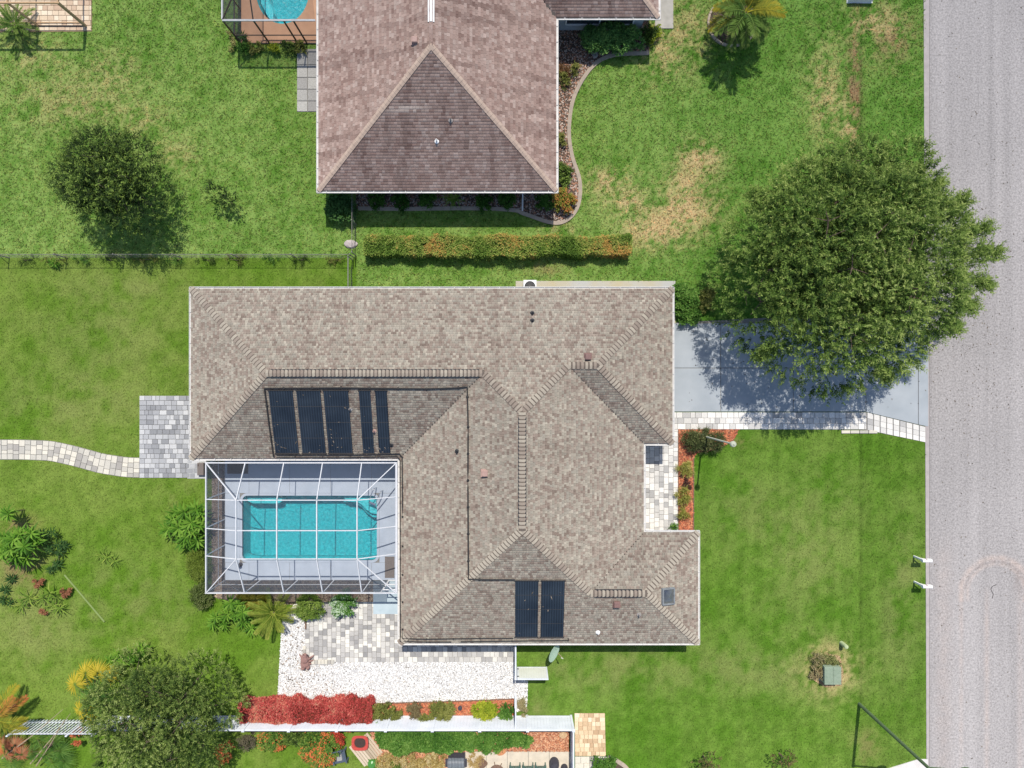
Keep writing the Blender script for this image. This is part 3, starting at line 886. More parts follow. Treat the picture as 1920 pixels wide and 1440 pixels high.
def pave(parent, poly, m, row=0.27, widths=(0.2, 0.27, 0.27, 0.4), h=0.05, z=0.006, gap=0.02, vertical=False, seed=1, name='paver'):
    """rows of pavers inside a polygon (metres); straight edges are filled, cut stones shrink to fit"""
    rr = random.Random(seed)
    xs = [p[0] for p in poly]
    ys = [p[1] for p in poly]
    n = 0
    if vertical:
        poly_t = [(p[1], p[0]) for p in poly]
    else:
        poly_t = poly
    us = [p[0] for p in poly_t]
    vs = [p[1] for p in poly_t]
    nv = max(1, round((max(vs) - min(vs)) / row))
    rh = (max(vs) - min(vs)) / nv
    for j in range(nv):
        vc = min(vs) + (j + 0.5) * rh
        # crossings of the row's middle line
        cr = []
        for i in range(len(poly_t)):
            a, b = poly_t[i], poly_t[(i + 1) % len(poly_t)]
            if (a[1] > vc) != (b[1] > vc):
                cr.append(a[0] + (b[0] - a[0]) * (vc - a[1]) / (b[1] - a[1]))
        cr.sort()
        for c0, c1 in zip(cr[::2], cr[1::2]):
            u = c0
            while u < c1 - 0.04:
                w = rr.choice(widths)
                if c1 - u - w < 0.12:
                    w = min(c1 - u, 0.5)
                uc = u + w / 2
                me = paver_mesh(*( (w - gap, rh - gap) if not vertical else (rh - gap, w - gap)), h, m)
                loc = (uc, vc) if not vertical else (vc, uc)
                o = link(name, me, parent, (loc[0], loc[1], z + rr.uniform(-0.005, 0.006)))
                o.rotation_euler = (rr.uniform(-.01, .01), rr.uniform(-.01, .01), rr.uniform(-.012, .012))
                u += w
                n += 1
    return n


def bed_sheet(name, poly, m, z=0.012, kind='structure'):
    o = MB().prism(P2(poly)[::-1], -0.02, z).build(name, m)
    o['kind'] = kind
    return o


NP = {}
pw = bed_sheet('patio', PATIO_W, M['joint'])
NP['pw'] = pave(pw, P2(PATIO_W), M['paver_dim'], 0.3, (0.24, 0.33, 0.33, 0.45), seed=3)
ps = bed_sheet('patio', PATIO_S, M['joint'])
NP['ps'] = pave(ps, P2([(572, 1128), (748, 1128), (748, 1241), (572, 1241)]), M['paver_grey'], 0.285, (0.26, 0.3, 0.3, 0.42), seed=4, vertical=True)
sw = bed_sheet('path', SIDEWALK, M['joint'])
NP['sw'] = pave(sw, P2([(748, 1203), (967, 1203), (967, 1241), (748, 1241)]), M['paver_grey'], 0.3, (0.26, 0.3, 0.3, 0.42), seed=5)
en = bed_sheet('walkway', ENTRY, M['joint'])
NP['en'] = pave(en, P2([(1200, 805), (1271, 805), (1271, 998), (1200, 998)]), M['paver_white'], 0.3, (0.26, 0.33, 0.33, 0.45), seed=6, vertical=True)
stp = bed_sheet('driveway_border_path', STRIP, M['joint'])
NP['st'] = pave(stp, P2([(1250, 773), (1624, 773), (1624, 805), (1250, 804)]), M['paver_white'], 0.35, (0.3, 0.38, 0.38, 0.5), seed=7)
for j in range(3):
    # the flare towards the road
    a0 = np.array(G(1625, 773 + j * 11)[:2]); a1 = np.array(G(1735, 800.5 + j * 9.6)[:2])
    b0 = np.array(G(1625, 784 + j * 11)[:2]); b1 = np.array(G(1735, 810.1 + j * 9.6)[:2])
    ts = np.linspace(0, 1, 10)
    for t0, t1 in zip(ts[:-1], ts[1:]):
        q = [a0 + (a1 - a0) * (t0 + .006), a0 + (a1 - a0) * (t1 - .006), b0 + (b1 - b0) * (t1 - .006), b0 + (b1 - b0) * (t0 + .006)]
        q = [p + (sum(q) / 4 - p) * 0.04 for p in q]
        MB().prism([tuple(p) for p in q][::-1], 0.004, 0.05 + random.uniform(-.004, .006)).build('paver', M['paver_white'], stp)
tp = bed_sheet('patio', TANPAD, M['joint_tan'])
NP['tp'] = pave(tp, P2(TANPAD), M['paver_tan'], 0.27, (0.24, 0.27, 0.33), seed=8)
sp = bed_sheet('patio', STONEPAD, M['joint'])
pave(sp, P2(STONEPAD), M['paver_path'], 0.42, (0.36, 0.45, 0.55), seed=9)
tlp = bed_sheet('patio', TLPATIO, M['joint_tan'])
pave(tlp, P2([(-30, -8), (172, -8), (172, 58), (-30, 58)]), M['paver_pink'], 0.33, (0.3, 0.4, 0.5), seed=10)
stpath = bed_sheet('path', STEPS, M['joint'], 0.008)
yy = [92, 122, 146, 168, 190, 210]
for a, b in zip(yy[:-1], yy[1:]):
    for x0, x1 in ((557.5, 576.5), (577.8, 597)):
        MB().bbox(gx(x0), gy(b - .5), 0, gx(x1), gy(a + .5), 0.06, 0.015).build('slab', M['slab'], stpath)


def garden_path():
    c = [np.array(G(*p)[:2]) for p in PATHC]
    # resample
    d = [0]
    for a, b in zip(c[:-1], c[1:]):
        d.append(d[-1] + np.linalg.norm(b - a))
    d = np.array(d)
    A = np.array(c)
    # smooth the bends
    n = int(d[-1] / 0.36)
    s = np.linspace(0, d[-1], n * 4 + 1)
    X, Y = np.interp(s, d, A[:, 0]), np.interp(s, d, A[:, 1])
    k = np.ones(9) / 9
    Yp = np.convolve(np.pad(Y, 4, 'edge'), k, 'valid')
    X, Y = X[::4], Yp[::4]
    tx, ty = np.gradient(X), np.gradient(Y)
    l = np.hypot(tx, ty)
    nx, ny = -ty / l, tx / l
    L = [(X[i] + nx[i] * (PATHW / 2 + .02), Y[i] + ny[i] * (PATHW / 2 + .02)) for i in range(len(X))]
    R = [(X[i] - nx[i] * (PATHW / 2 + .02), Y[i] - ny[i] * (PATHW / 2 + .02)) for i in range(len(X))]
    m = MB()
    for i in range(len(X) - 1):
        m.prism([R[i], R[i + 1], L[i + 1], L[i]], -0.02, 0.011)
    path = struct(m.build('path', M['joint']))
    rr = random.Random(5)
    for i in range(len(X) - 1):
        cuts = [-0.5] + sorted([rr.uniform(-.26, -.12), rr.uniform(.1, .26)]) + [0.5]
        if rr.random() < 0.5:
            cuts = [-0.5, rr.uniform(-.3, -.2), rr.uniform(-.06, .06), rr.uniform(.2, .3), 0.5]
        for c0, c1 in zip(cuts[:-1], cuts[1:]):
            q = []
            for ii, cc in ((i, c0), (i + 1, c0), (i + 1, c1), (i, c1)):
                q.append(np.array((X[ii] + nx[ii] * PATHW * cc, Y[ii] + ny[ii] * PATHW * cc)))
            ce = sum(q) / 4
            q = [tuple(ce + (p - ce) * (1 - 0.02 / np.linalg.norm(p - ce))) for p in q]
            MB().prism(q, 0.004, 0.05 + rr.uniform(-.004, .006)).build('paver', M['paver_path'], path)


garden_path()
# pale kerb stones at the end of the drive border
for i in range(4):
    MB().bbox(gx(1577 + i * 17), gy(812.5), 0, gx(1577 + i * 17 + 16), gy(807), 0.09, .015).build('kerb_stone', M['paver_path'], stp)

# ------------------------------------------------------------------ beds
bed_sheet('flower_bed', BEDN, M['darkmulch'], 0.02)
bed_sheet('flower_bed', FBED, M['mulch'], 0.03)
bed_sheet('flower_bed', RBED, M['mulch'], 0.03)
bed_sheet('flower_bed', SBED, M['mulch'], 0.03)
bed_sheet('gravel_yard_ground', GRAVEL, M['gravelbed'], 0.016)
bed_sheet('flower_bed', CAGEBED, M['darkmulch'], 0.02)
bed_sheet('flower_bed', CAGEBEDS, M['darkmulch'], 0.018)
bed_sheet('flower_bed', DEADBED, M['darkmulch'], 0.012)
bed_sheet('flower_bed', CBED, M['darkmulch'], 0.02)
sc_ = bed_sheet('patio', SCON, M['joint'], 0.01)
for i in range(5):
    MB().bbox(gx(873 + i * 39.3), gy(1470), 0, gx(873 + i * 39.3 + 38.5), gy(1409), 0.06, .012).build('concrete_panel', nmat('cream_concrete', (0.60, 0.54, 0.44), (0.5, 0.45, 0.37), 3, .9) if i == 0 else bpy.data.materials['cream_concrete'], sc_)


def chips(name, poly, n, m_cols, size, flat, z, seed=3, parent=None, elong=1.0, extra=None):
    """loose stones or bark chips: small irregular octahedra"""
    rg = np.random.default_rng(seed)
    P = np.array(P2(poly))
    X = rg.uniform(P[:, 0].min(), P[:, 0].max(), n)
    Y = rg.uniform(P[:, 1].min(), P[:, 1].max(), n)
    k = inpoly(X, Y, [tuple(p) for p in P])
    if extra is not None:
        k &= extra(X, Y)
    X, Y = X[k], Y[k]
    n = len(X)
    s = rg.uniform(size[0], size[1], n)
    az = rg.uniform(0, 2 * math.pi, n)
    e1 = np.stack([np.cos(az), np.sin(az), rg.uniform(-.3, .3, n)], 1) * (s * elong)[:, None]
    e2 = np.stack([-np.sin(az), np.cos(az), rg.uniform(-.3, .3, n)], 1) * (s * rg.uniform(.55, .9, n) / (elong ** 0.5))[:, None]
    e3 = np.stack([np.zeros(n), np.zeros(n), s * flat], 1)
    c = np.stack([X, Y, np.full(n, z) + rg.uniform(0, 0.6, n) * s * flat], 1)
    V = np.stack([c + e1, c + e2, c - e1, c - e2, c + e3, c - e3], 1).reshape(-1, 3)
    b = (np.arange(n) * 6)[:, None]
    f = np.array([(0, 1, 4), (1, 2, 4), (2, 3, 4), (3, 0, 4)])
    F = (b[:, None, :] + f[None]).reshape(-1, 3)
    pal = np.array(m_cols)
    C = pal[rg.integers(0, len(pal), n)] * rg.uniform(.8, 1.15, n)[:, None]
    return stuff(npmesh(name, V, F, M['chips'], parent, np.repeat(np.clip(C, 0, .88), 6, 0), (0, 0, 0)))


WHITE_ST = [(0.76, 0.755, 0.74)] * 9 + [(0.56, 0.555, 0.54)] * 3 + [(0.20, 0.185, 0.17), (0.50, 0.46, 0.39)]
chips('gravel', GRAVEL, 38000, WHITE_ST, (0.025, 0.055), 0.6, 0.02, 3)
RED_CH = [(0.46, 0.15, 0.07), (0.55, 0.20, 0.10), (0.38, 0.11, 0.06), (0.50, 0.24, 0.13), (0.22, 0.08, 0.05)]
chips('mulch', FBED, 9000, RED_CH, (0.03, 0.07), 0.35, 0.035, 4, elong=1.5)
chips('mulch', RBED, 22000, RED_CH, (0.03, 0.07), 0.35, 0.035, 5, elong=1.5, extra=lambda X, Y: X > gx(640))
chips('mulch', SBED, 26000, [(0.46, 0.20, 0.10), (0.55, 0.28, 0.16), (0.36, 0.14, 0.08), (0.58, 0.36, 0.22), (0.25, 0.10, 0.06)], (0.03, 0.08), 0.35, 0.035, 6, elong=1.5)
chips('mulch', BEDN, 42000, [(0.34, 0.18, 0.12), (0.46, 0.38, 0.32), (0.20, 0.12, 0.09), (0.42, 0.22, 0.14), (0.52, 0.44, 0.38)], (0.03, 0.07), 0.35, 0.025, 7, elong=1.3)
chips('mulch', CAGEBED, 4000, [(0.30, 0.22, 0.18), (0.42, 0.36, 0.31), (0.20, 0.15, 0.12)], (0.03, 0.07), 0.4, 0.025, 8)
chips('mulch', CAGEBEDS, 9000, [(0.34, 0.24, 0.18), (0.46, 0.38, 0.28), (0.20, 0.15, 0.12)], (0.03, 0.08), 0.35, 0.025, 9, elong=1.4)
chips('mulch', DEADBED, 3500, [(0.36, 0.24, 0.13), (0.46, 0.36, 0.2), (0.22, 0.14, 0.08)], (0.03, 0.07), 0.35, 0.02, 10, elong=1.5)

chips('leaf_litter', [(530, 1172), (570, 1172), (572, 1240), (640, 1285), (690, 1316), (524, 1314)], 520, [(0.22, 0.16, 0.12), (0.34, 0.26, 0.19), (0.13, 0.11, 0.09)], (0.025, 0.06), 0.35, 0.06, 12, elong=1.4)

# curved concrete edging round the neighbour's bed
def ribbon(pts, w, z0, z1):
    c = [np.array(p) for p in pts]
    m = MB()
    L, R = [], []
    for i in range(len(c)):
        t = c[min(i + 1, len(c) - 1)] - c[max(i - 1, 0)]
        t = t / np.linalg.norm(t)
        nn = np.array((-t[1], t[0]))
        ww = w if np.isscalar(w) else w[i]
        L.append(tuple(c[i] + nn * ww / 2))
        R.append(tuple(c[i] - nn * ww / 2))
    n = len(c)
    vs = [(p[0], p[1], z0) for p in L] + [(p[0], p[1], z0) for p in R] + [(p[0], p[1], z1) for p in L] + [(p[0], p[1], z1) for p in R]
    fs = []
    for i in range(n - 1):
        fs += [(2 * n + i, 3 * n + i, 3 * n + i + 1, 2 * n + i + 1), (i, 2 * n + i, 2 * n + i + 1, i + 1), (n + i, n + i + 1, 3 * n + i + 1, 3 * n + i)]
    fs += [(0, n, 3 * n, 2 * n), (n - 1, 3 * n - 1, 4 * n - 1, 2 * n - 1)]
    return m.add(vs, fs)


def spline(pts, k=6):
    out = []
    p = [np.array(a, float) for a in pts]
    p = [2 * p[0] - p[1]] + p + [2 * p[-1] - p[-2]]
    for i in range(1, len(p) - 2):
        for t in np.linspace(0, 1, k, endpoint=False):
            a, b, c, d = p[i - 1], p[i], p[i + 1], p[i + 2]
            out.append(0.5 * ((2 * b) + (-a + c) * t + (2 * a - 5 * b + 4 * c - d) * t * t + (-a + 3 * b - 3 * c + d) * t ** 3))
    out.append(p[-2])
    return out


edge = spline(P2([(1217, 100), (1150, 104), (1110, 126), (1077, 180), (1067, 240), (1072, 290), (1087, 340), (1084, 385), (1064, 412), (1035, 418), (985, 402), (960, 394), (880, 391), (760, 392), (672, 391)]))
struct(ribbon(edge, 0.23, 0.0, 0.09).build('garden_kerb', M['curb']))
struct(ribbon(spline(P2([(1140, 1419), (1160, 1428), (1178, 1444), (1190, 1480)])), 0.22, 0.0, 0.1).build('garden_kerb', M['curb']))
# thin timber edging of the front bed and the gravel yard
struct(MB().box(gx(1299.5), gy(1000), 0, gx(1301), gy(858), 0.07).build('bed_edging_kerb', M['brownwood']))
struct(MB().box(gx(1270.6), gy(1000), 0, gx(1272), gy(806), 0.07).build('bed_edging_kerb', M['brownwood']))
struct(ribbon(spline(P2([(700, 1318.5), (870, 1313.5), (966, 1309.5)])), 0.05, 0, 0.09).build('bed_edging_kerb', M['brownwood']))

# ------------------------------------------------------------------ houses
def dinf(poly, X, Y):
    D = np.full(np.shape(X), 1e9)
    n = len(poly)
    for i in range(n):
        (x0, y0), (x1, y1) = poly[i], poly[(i + 1) % n]
        if abs(y0 - y1) < 1e-6:
            a, b = min(x0, x1), max(x0, x1)
            d = np.maximum(np.abs(Y - y0), np.maximum(np.maximum(a - X, X - b), 0))
        else:
            a, b = min(y0, y1), max(y0, y1)
            d = np.maximum(np.abs(X - x0), np.maximum(np.maximum(a - Y, Y - b), 0))
        D = np.minimum(D, d)
    return D


def inset(poly, d):
    n = len(poly)
    area = sum(poly[i][0] * poly[(i + 1) % n][1] - poly[(i + 1) % n][0] * poly[i][1] for i in range(n))
    sg = 1 if area > 0 else -1
    out = []
    for i in range(n):
        p, q, r = poly[i - 1], poly[i], poly[(i + 1) % n]
        e1 = Vector((q[0] - p[0], q[1] - p[1])).normalized()
        e2 = Vector((r[0] - q[0], r[1] - q[1])).normalized()
        n1 = Vector((-e1.y, e1.x)) * sg
        n2 = Vector((-e2.y, e2.x)) * sg
        out.append((q[0] + d * (n1.x + n2.x), q[1] + d * (n1.y + n2.y)))
    return out


def ccw(poly):
    a = sum(poly[i][0] * poly[(i + 1) % len(poly)][1] - poly[(i + 1) % len(poly)][0] * poly[i][1] for i in range(len(poly)))
    return poly if a > 0 else poly[::-1]


def roof_deck(poly, ez, pitch, m, parent):
    xs = sorted({p[0] for p in poly})
    ys = sorted({p[1] for p in poly})
    def fill(a):
        o = []
        for p, q in zip(a[:-1], a[1:]):
            k = max(1, int((q - p) / 0.35))
            o += list(np.linspace(p, q, k, endpoint=False))
        return np.array(o + [a[-1]])
    xs, ys = fill(xs), fill(ys)
    XX, YY = np.meshgrid(xs, ys)
    nx, ny = len(xs), len(ys)
    D = dinf(poly, XX.ravel(), YY.ravel())
    Z = ez + pitch * D - 0.035
    V = np.stack([XX.ravel(), YY.ravel(), Z], 1)
    i, j = np.meshgrid(np.arange(nx - 1), np.arange(ny - 1))
    a = (j * nx + i).ravel()
    F = np.stack([a, a + 1, a + nx + 1, a + nx], 1)
    cx = V[F][:, :, 0].mean(1)
    cy = V[F][:, :, 1].mean(1)
    F = F[inpoly(cx, cy, poly)]
    return npmesh('roof', V, F, m, parent)


def shingles(poly, ez, pitch, palette, parent, ex=0.137, wid=(0.16, 0.34), ymax=None, seed=2, lips=(0.012, 0.032), blotch=0.6, aged=False):
    rg = np.random.default_rng(seed)
    Vs, Cs = [], []
    n = len(poly)
    pal = np.array(palette)
    for i in range(n):
        (x0, y0), (x1, y1) = poly[i], poly[(i + 1) % n]
        hor = abs(y0 - y1) < 1e-6
        ua, ub = (min(x0, x1), max(x0, x1)) if hor else (min(y0, y1), max(y0, y1))
        # inner normal
        mx, my = (x0 + x1) / 2, (y0 + y1) / 2
        nrm = None
        for s in (1, -1):
            tx, ty = (mx, my + s * 0.05) if hor else (mx + s * 0.05, my)
            if inpoly(np.array([tx]), np.array([ty]), poly)[0]:
                nrm = s
        vmax = 8.0
        c = 0
        while c * ex < vmax:
            v0, v1 = c * ex, (c + 1) * ex + 0.03
            vm = v0 + ex * 0.5
            us = np.arange(ua - vm - 0.02, ub + vm + 0.02, 0.02)
            X = us if hor else np.full(len(us), x0 + nrm * vm)
            Y = np.full(len(us), y0 + nrm * vm) if hor else us
            ok = inpoly(X, Y, poly)
            exc = np.maximum(np.maximum(ua - us, us - ub), 0)
            ok &= (exc <= vm + 1e-6) & (vm <= dinf(poly, X, Y) + 0.012)
            if ymax is not None:
                ok &= Y < ymax
            if not ok.any():
                if c > 2:
                    break
                c += 1
                continue
            idx = np.flatnonzero(np.diff(np.concatenate([[0], ok.astype(int), [0]])))
            for a, b in zip(idx[::2], idx[1::2]):
                lo, hi = us[a], us[min(b, len(us)) - 1]
                w = rg.uniform(wid[0], wid[1], int((hi - lo) / wid[0]) + 3)
                e = lo - rg.uniform(0, wid[0]) + np.concatenate([[0], np.cumsum(w)])
                e = np.clip(e, lo, hi)
                e = e[np.concatenate([[True], np.diff(e) > 0.01])]
                if len(e) < 2:
                    continue
                l, r = e[:-1], e[1:]
                k = len(l)
                lift = rg.choice(lips, k) + rg.uniform(0, 0.006, k)
                zl = ez + pitch * v0
                zu = ez + pitch * v1 + 0.004
                A = np.full(k, v0 - 0.0)
                def pt(u, v, z):
                    w_ = (y0 if hor else x0) + nrm * v
                    return np.stack([u, w_, z], 1) if hor else np.stack([w_, u, z], 1)
                g = 0.004
                tl = pt(l + g, np.full(k, v1), np.full(k, zu)); tr = pt(r - g, np.full(k, v1), np.full(k, zu))
                bl = pt(l + g, A, zl + lift); br = pt(r - g, A, zl + lift)
                dl = pt(l + g, A + 0.002, np.full(k, zl - 0.02)); dr = pt(r - g, A + 0.002, np.full(k, zl - 0.02))
                Vs.append(np.stack([tl, tr, br, bl, dl, dr], 1).reshape(-1, 3))
                uc = (l + r) / 2
                wv = np.full(k, (y0 if hor else x0) + nrm * vm)
                bx, by = (uc, wv) if hor else (wv, uc)
                q = rg.random(k) * (1 - blotch) + blotch * np.clip(0.5 + (fbm(bx, by, 1.6, 2, 3.0) - 0.5) * 2.2, 0, 0.999)
                q = np.clip(q + rg.uniform(-.12, .12, k), 0, 0.999)
                col = pal[(q * len(pal)).astype(int)] * rg.uniform(0.88, 1.12, k)[:, None]
                # algae streaks that ran down the slope; a few bleached replacement tabs on the old roof
                su, sv = (bx, by) if hor else (by, bx)
                stn = smooth(.50, .74, fbm(su * 2.6, sv * .22 + i * 7, 1.0, 3, 2.0 + i)) * (.30 if aged else .12)
                col = col * (1 - stn[:, None] * np.array((.9, 1.0, 1.0)))
                if aged:
                    pq = np.exp(-((bx + 6.0) / 1.25) ** 2 - ((by - 15.4) / .16) ** 2) * (rg.random(k) < .8)
                    col = col * (1 - pq[:, None]) + np.array((.55, .46, .40)) * pq[:, None]
                Cs.append(np.repeat(col, 6, 0))
            c += 1
    V = np.vstack(Vs)
    C = np.vstack(Cs)
    b = (np.arange(len(V) // 6) * 6)[:, None]
    f = np.array([(0, 1, 2, 3), (3, 2, 5, 4)])
    F = (b[:, None, :] + f[None]).reshape(-1, 4)
    o = npmesh('shingle', V, F, M['shingle'], parent, np.clip(C, 0.01, 0.8))
    return stuff(o)


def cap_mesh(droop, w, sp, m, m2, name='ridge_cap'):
    """bent cap shingle along +x (uphill): lifted butt end at x=0, shade below the next cap painted as a dark band"""
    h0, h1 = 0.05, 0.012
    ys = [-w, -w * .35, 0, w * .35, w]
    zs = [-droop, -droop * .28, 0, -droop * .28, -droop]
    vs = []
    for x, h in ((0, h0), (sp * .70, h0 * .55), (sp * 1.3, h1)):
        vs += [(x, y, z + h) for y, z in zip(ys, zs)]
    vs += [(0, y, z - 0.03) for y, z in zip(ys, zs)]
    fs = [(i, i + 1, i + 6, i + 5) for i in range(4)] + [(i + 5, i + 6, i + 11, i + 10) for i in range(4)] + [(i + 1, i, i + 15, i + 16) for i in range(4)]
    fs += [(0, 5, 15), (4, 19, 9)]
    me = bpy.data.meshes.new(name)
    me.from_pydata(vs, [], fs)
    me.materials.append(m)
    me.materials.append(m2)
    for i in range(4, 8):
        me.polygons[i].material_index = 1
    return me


def house(poly, ez, pitch, name, label, overhang, wallm, gut, palette, at, ymax=None, skip_top=False, cap_pal=None, seed=2, lips=(0.012, 0.032), blotch=0.6, ex=0.137, wid=(0.16, 0.34), aged=False):
    poly = ccw(poly)
    root = thing(name, label, 'house', at)
    wl = ccw(inset(poly, overhang))
    MB().prism(wl, 0.0, ez - 0.22).build('wall', wallm, root)
    MB().prism(ccw(inset(poly, 0.03)), ez - 0.218, ez - 0.19).build('soffit', M['soffit'], root)
    fm = MB()
    n = len(poly)
    pin = inset(poly, 0.02)
    pin2 = inset(poly, 0.05)
    fs_v = []
    for i in range(n):
        j = (i + 1) % n
        fm.add([(pin[i][0], pin[i][1], ez - 0.2), (pin[j][0], pin[j][1], ez - 0.2), (pin[j][0], pin[j][1], ez - 0.015), (pin[i][0], pin[i][1], ez - 0.015),
                (pin2[i][0], pin2[i][1], ez - 0.2), (pin2[j][0], pin2[j][1], ez - 0.2), (pin2[j][0], pin2[j][1], ez - 0.015), (pin2[i][0], pin2[i][1], ez - 0.015)],
               [(0, 1, 2, 3), (3, 2, 6, 7), (5, 4, 7, 6)])
    fm.build('fascia', gut, root)
    rf = roof_deck(poly, ez, pitch, nmat(name + '_roof_felt', (0.10, 0.085, 0.075), None, 10, .95), root)
    shingles(poly, ez, pitch, palette, rf, ymax=ymax, seed=seed, lips=lips, blotch=blotch, ex=ex, wid=wid, aged=aged)
    return root, rf


def gutters(poly, ez, root, m, skip=(), w=0.115, hang=0.88):
    poly = ccw(poly)
    n = len(poly)
    out = inset(poly, -w)
    inn = inset(poly, -0.005)
    for i in range(n):
        if i in skip:
            continue
        j = (i + 1) % n
        a, b, c, d = inn[i], inn[j], out[j], out[i]
        zt, zb = ez - 0.01, ez - 0.075
        t = 0.028
        ua = Vector((c[0] - d[0], c[1] - d[1], 0)).normalized()
        nn = Vector((ua.y, -ua.x, 0))
        g = MB()
        # outer wall with a rolled lip, floor, inner wall
        def off(p, k):
            return (p[0] + nn.x * k, p[1] + nn.y * k)
        d2, c2 = off(d, -t), off(c, -t)
        g.add([(*d, zb), (*c, zb), (*c, zt), (*d, zt), (*d2, zt), (*c2, zt), (*d2, zb + .01), (*c2, zb + .01), (*a, zb + .01), (*b, zb + .01)],
              [(0, 1, 2, 3), (3, 2, 5, 4), (4, 5, 7, 6), (6, 7, 9, 8), (1, 0, 8, 9)])
        go = g.build('gutter', m, root)
        L = math.hypot(b[0] - a[0], b[1] - a[1])
        hm = MB()
        k = max(1, int(L / hang))
        for q in range(k):
            s = (q + 0.5) / k
            p0 = Vector((a[0] + (b[0] - a[0]) * s, a[1] + (b[1] - a[1]) * s, ez + 0.005))
            p1 = p0 + nn * (w - 0.01)
            hm.beam(p0 - nn * 0.04, p1, 0.03, 0.012)
        stuff(hm.build('gutter_hanger', m, go))


PAL_MAIN = [(0.175, 0.132, 0.110), (0.222, 0.174, 0.146), (0.252, 0.207, 0.173), (0.262, 0.237, 0.196), (0.288, 0.249, 0.208), (0.318, 0.290, 0.240), (0.280, 0.260, 0.220), (0.355, 0.325, 0.270)]
PAL_N = [(0.268, 0.182, 0.156), (0.308, 0.219, 0.188), (0.338, 0.246, 0.212), (0.362, 0.269, 0.234), (0.40, 0.312, 0.274)]

_m = np.array(PAL_MAIN).mean(0)
PAL_MAIN = [tuple(_m + (np.array(c) - _m) * 0.78) for c in PAL_MAIN]
hs, hs_roof = house(MAIN, EZ, PITCH, 'house', 'large brown and tan shingled hip roof house beside the screened pool', 0.55, M['stucco'], M['gutter'], PAL_MAIN, G(960, 800), seed=2, lips=(0.004, 0.010), blotch=0.12, wid=(0.12, 0.22))
gutters(MAIN, EZ, hs, M['gutter'])


def roofz(X, Y, poly=MAIN, ez=EZ, pitch=PITCH):
    return ez + pitch * float(dinf(poly, np.array([X]), np.array([Y]))[0])


def on_roof(px, py, poly=MAIN, ez=EZ, pitch=PITCH):
    z = ez + 0.8
    for _ in range(12):
        X, Y, _z = G(px, py, z)
        z = roofz(X, Y, poly, ez, pitch)
    return X, Y, z


HIPS = [((-13.85, .61), (-1.61, .61), 'r'), ((.565, -1.565), (.565, -8.045), 'r'), ((4.475, -11.955), (7.665, -11.955), 'r'), ((3.18, 1.05), (4.87, 1.05), 'r'),
        ((-18.84, 5.6), (-13.85, .61), 'h'), ((-18.84, -4.38), (-13.85, .61), 'h'), ((-1.61, .61), (.565, -1.565), 'h'), ((3.18, 1.05), (.565, -1.565), 'h'),
        ((9.42, 5.6), (4.87, 1.05), 'h'), ((9.42, -3.5), (4.87, 1.05), 'h'), ((4.475, -11.955), (.565, -8.045), 'h'), ((-6.6, -15.21), (.565, -8.045), 'h'),
        ((10.92, -8.7), (7.665, -11.955), 'h'), ((10.92, -15.21), (7.665, -11.955), 'h')]


def caps(hips, poly, ez, pitch, parent, m, spacing, w, limit, vents=True):
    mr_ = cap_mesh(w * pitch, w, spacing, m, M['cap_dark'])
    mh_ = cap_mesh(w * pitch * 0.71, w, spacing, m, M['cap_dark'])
    cnt = 0
    extra = MB()
    for a, b, k in hips:
        za, zb = roofz(*a, poly, ez, pitch), roofz(*b, poly, ez, pitch)
        A, B = Vector((*a, za)), Vector((*b, zb))
        if A.z > B.z:
            A, B = B, A
        d = (B - A).normalized()
        L = (B - A).length
        z_ax = Vector((0, 0, 1))
        y_ax = z_ax.cross(d).normalized()
        z_ax = d.cross(y_ax)
        R = Matrix((d, y_ax, z_ax)).transposed().to_4x4()
        up = 0.025
        if k == 'r' and vents and L > 2.5:
            # raised ridge vent under the caps
            vb = MB().beam(A + d * 0.25 + Vector((0, 0, 0.0)), B - d * 0.25 + Vector((0, 0, 0.0)), w * 2.25, 0.10)
            vb.build('ridge_vent', M['black'], parent)
            up = 0.075
        n = int(L / spacing)
        for i in range(n):
            p = A + d * (i * L / n) + Vector((0, 0, up))
            me = mr_ if k == 'r' else mh_
            if cnt < limit:
                o = link('ridge_cap', me, parent, p)
                o.rotation_euler = R.to_euler()
            else:
                extra.add([tuple(p + R.to_3x3() @ v.co) for v in me.vertices], [tuple(q.vertices) for q in me.polygons])
            cnt += 1
    if extra.v:
        eo = stuff(extra.build('ridge_cap', m, parent))
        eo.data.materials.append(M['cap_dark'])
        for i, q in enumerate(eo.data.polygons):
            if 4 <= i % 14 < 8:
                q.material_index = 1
    return cnt


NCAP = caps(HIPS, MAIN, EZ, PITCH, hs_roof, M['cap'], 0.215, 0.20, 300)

# roof fixtures (parts of the house)
def box_vent(px, py, m, poly=MAIN, ez=EZ, pitch=PITCH, root=hs, s=0.17, h=0.28):
    X, Y, z = on_roof(px, py, poly, ez, pitch)
    b = MB().box(X - s * 1.35, Y - s * 1.35, z - 0.1, X + s * 1.35, Y + s * 1.35, z + 0.03)
    b.bbox(X - s, Y - s, z, X + s, Y + s, z + h, 0.03)
    b.build('roof_vent', m, root)


def pipe_vent(px, py, m, r=0.045, h=0.35, poly=MAIN, ez=EZ, pitch=PITCH, root=hs):
    X, Y, z = on_roof(px, py, poly, ez, pitch)
    b = MB().lathe((X, Y, z), [(0.14, -0.08), (0.13, 0.03), (r * 1.3, 0.06), (r, 0.08), (r, h), (r * .7, h), (r * .7, h - .1)], 12)
    b.build('vent_pipe', m, root)


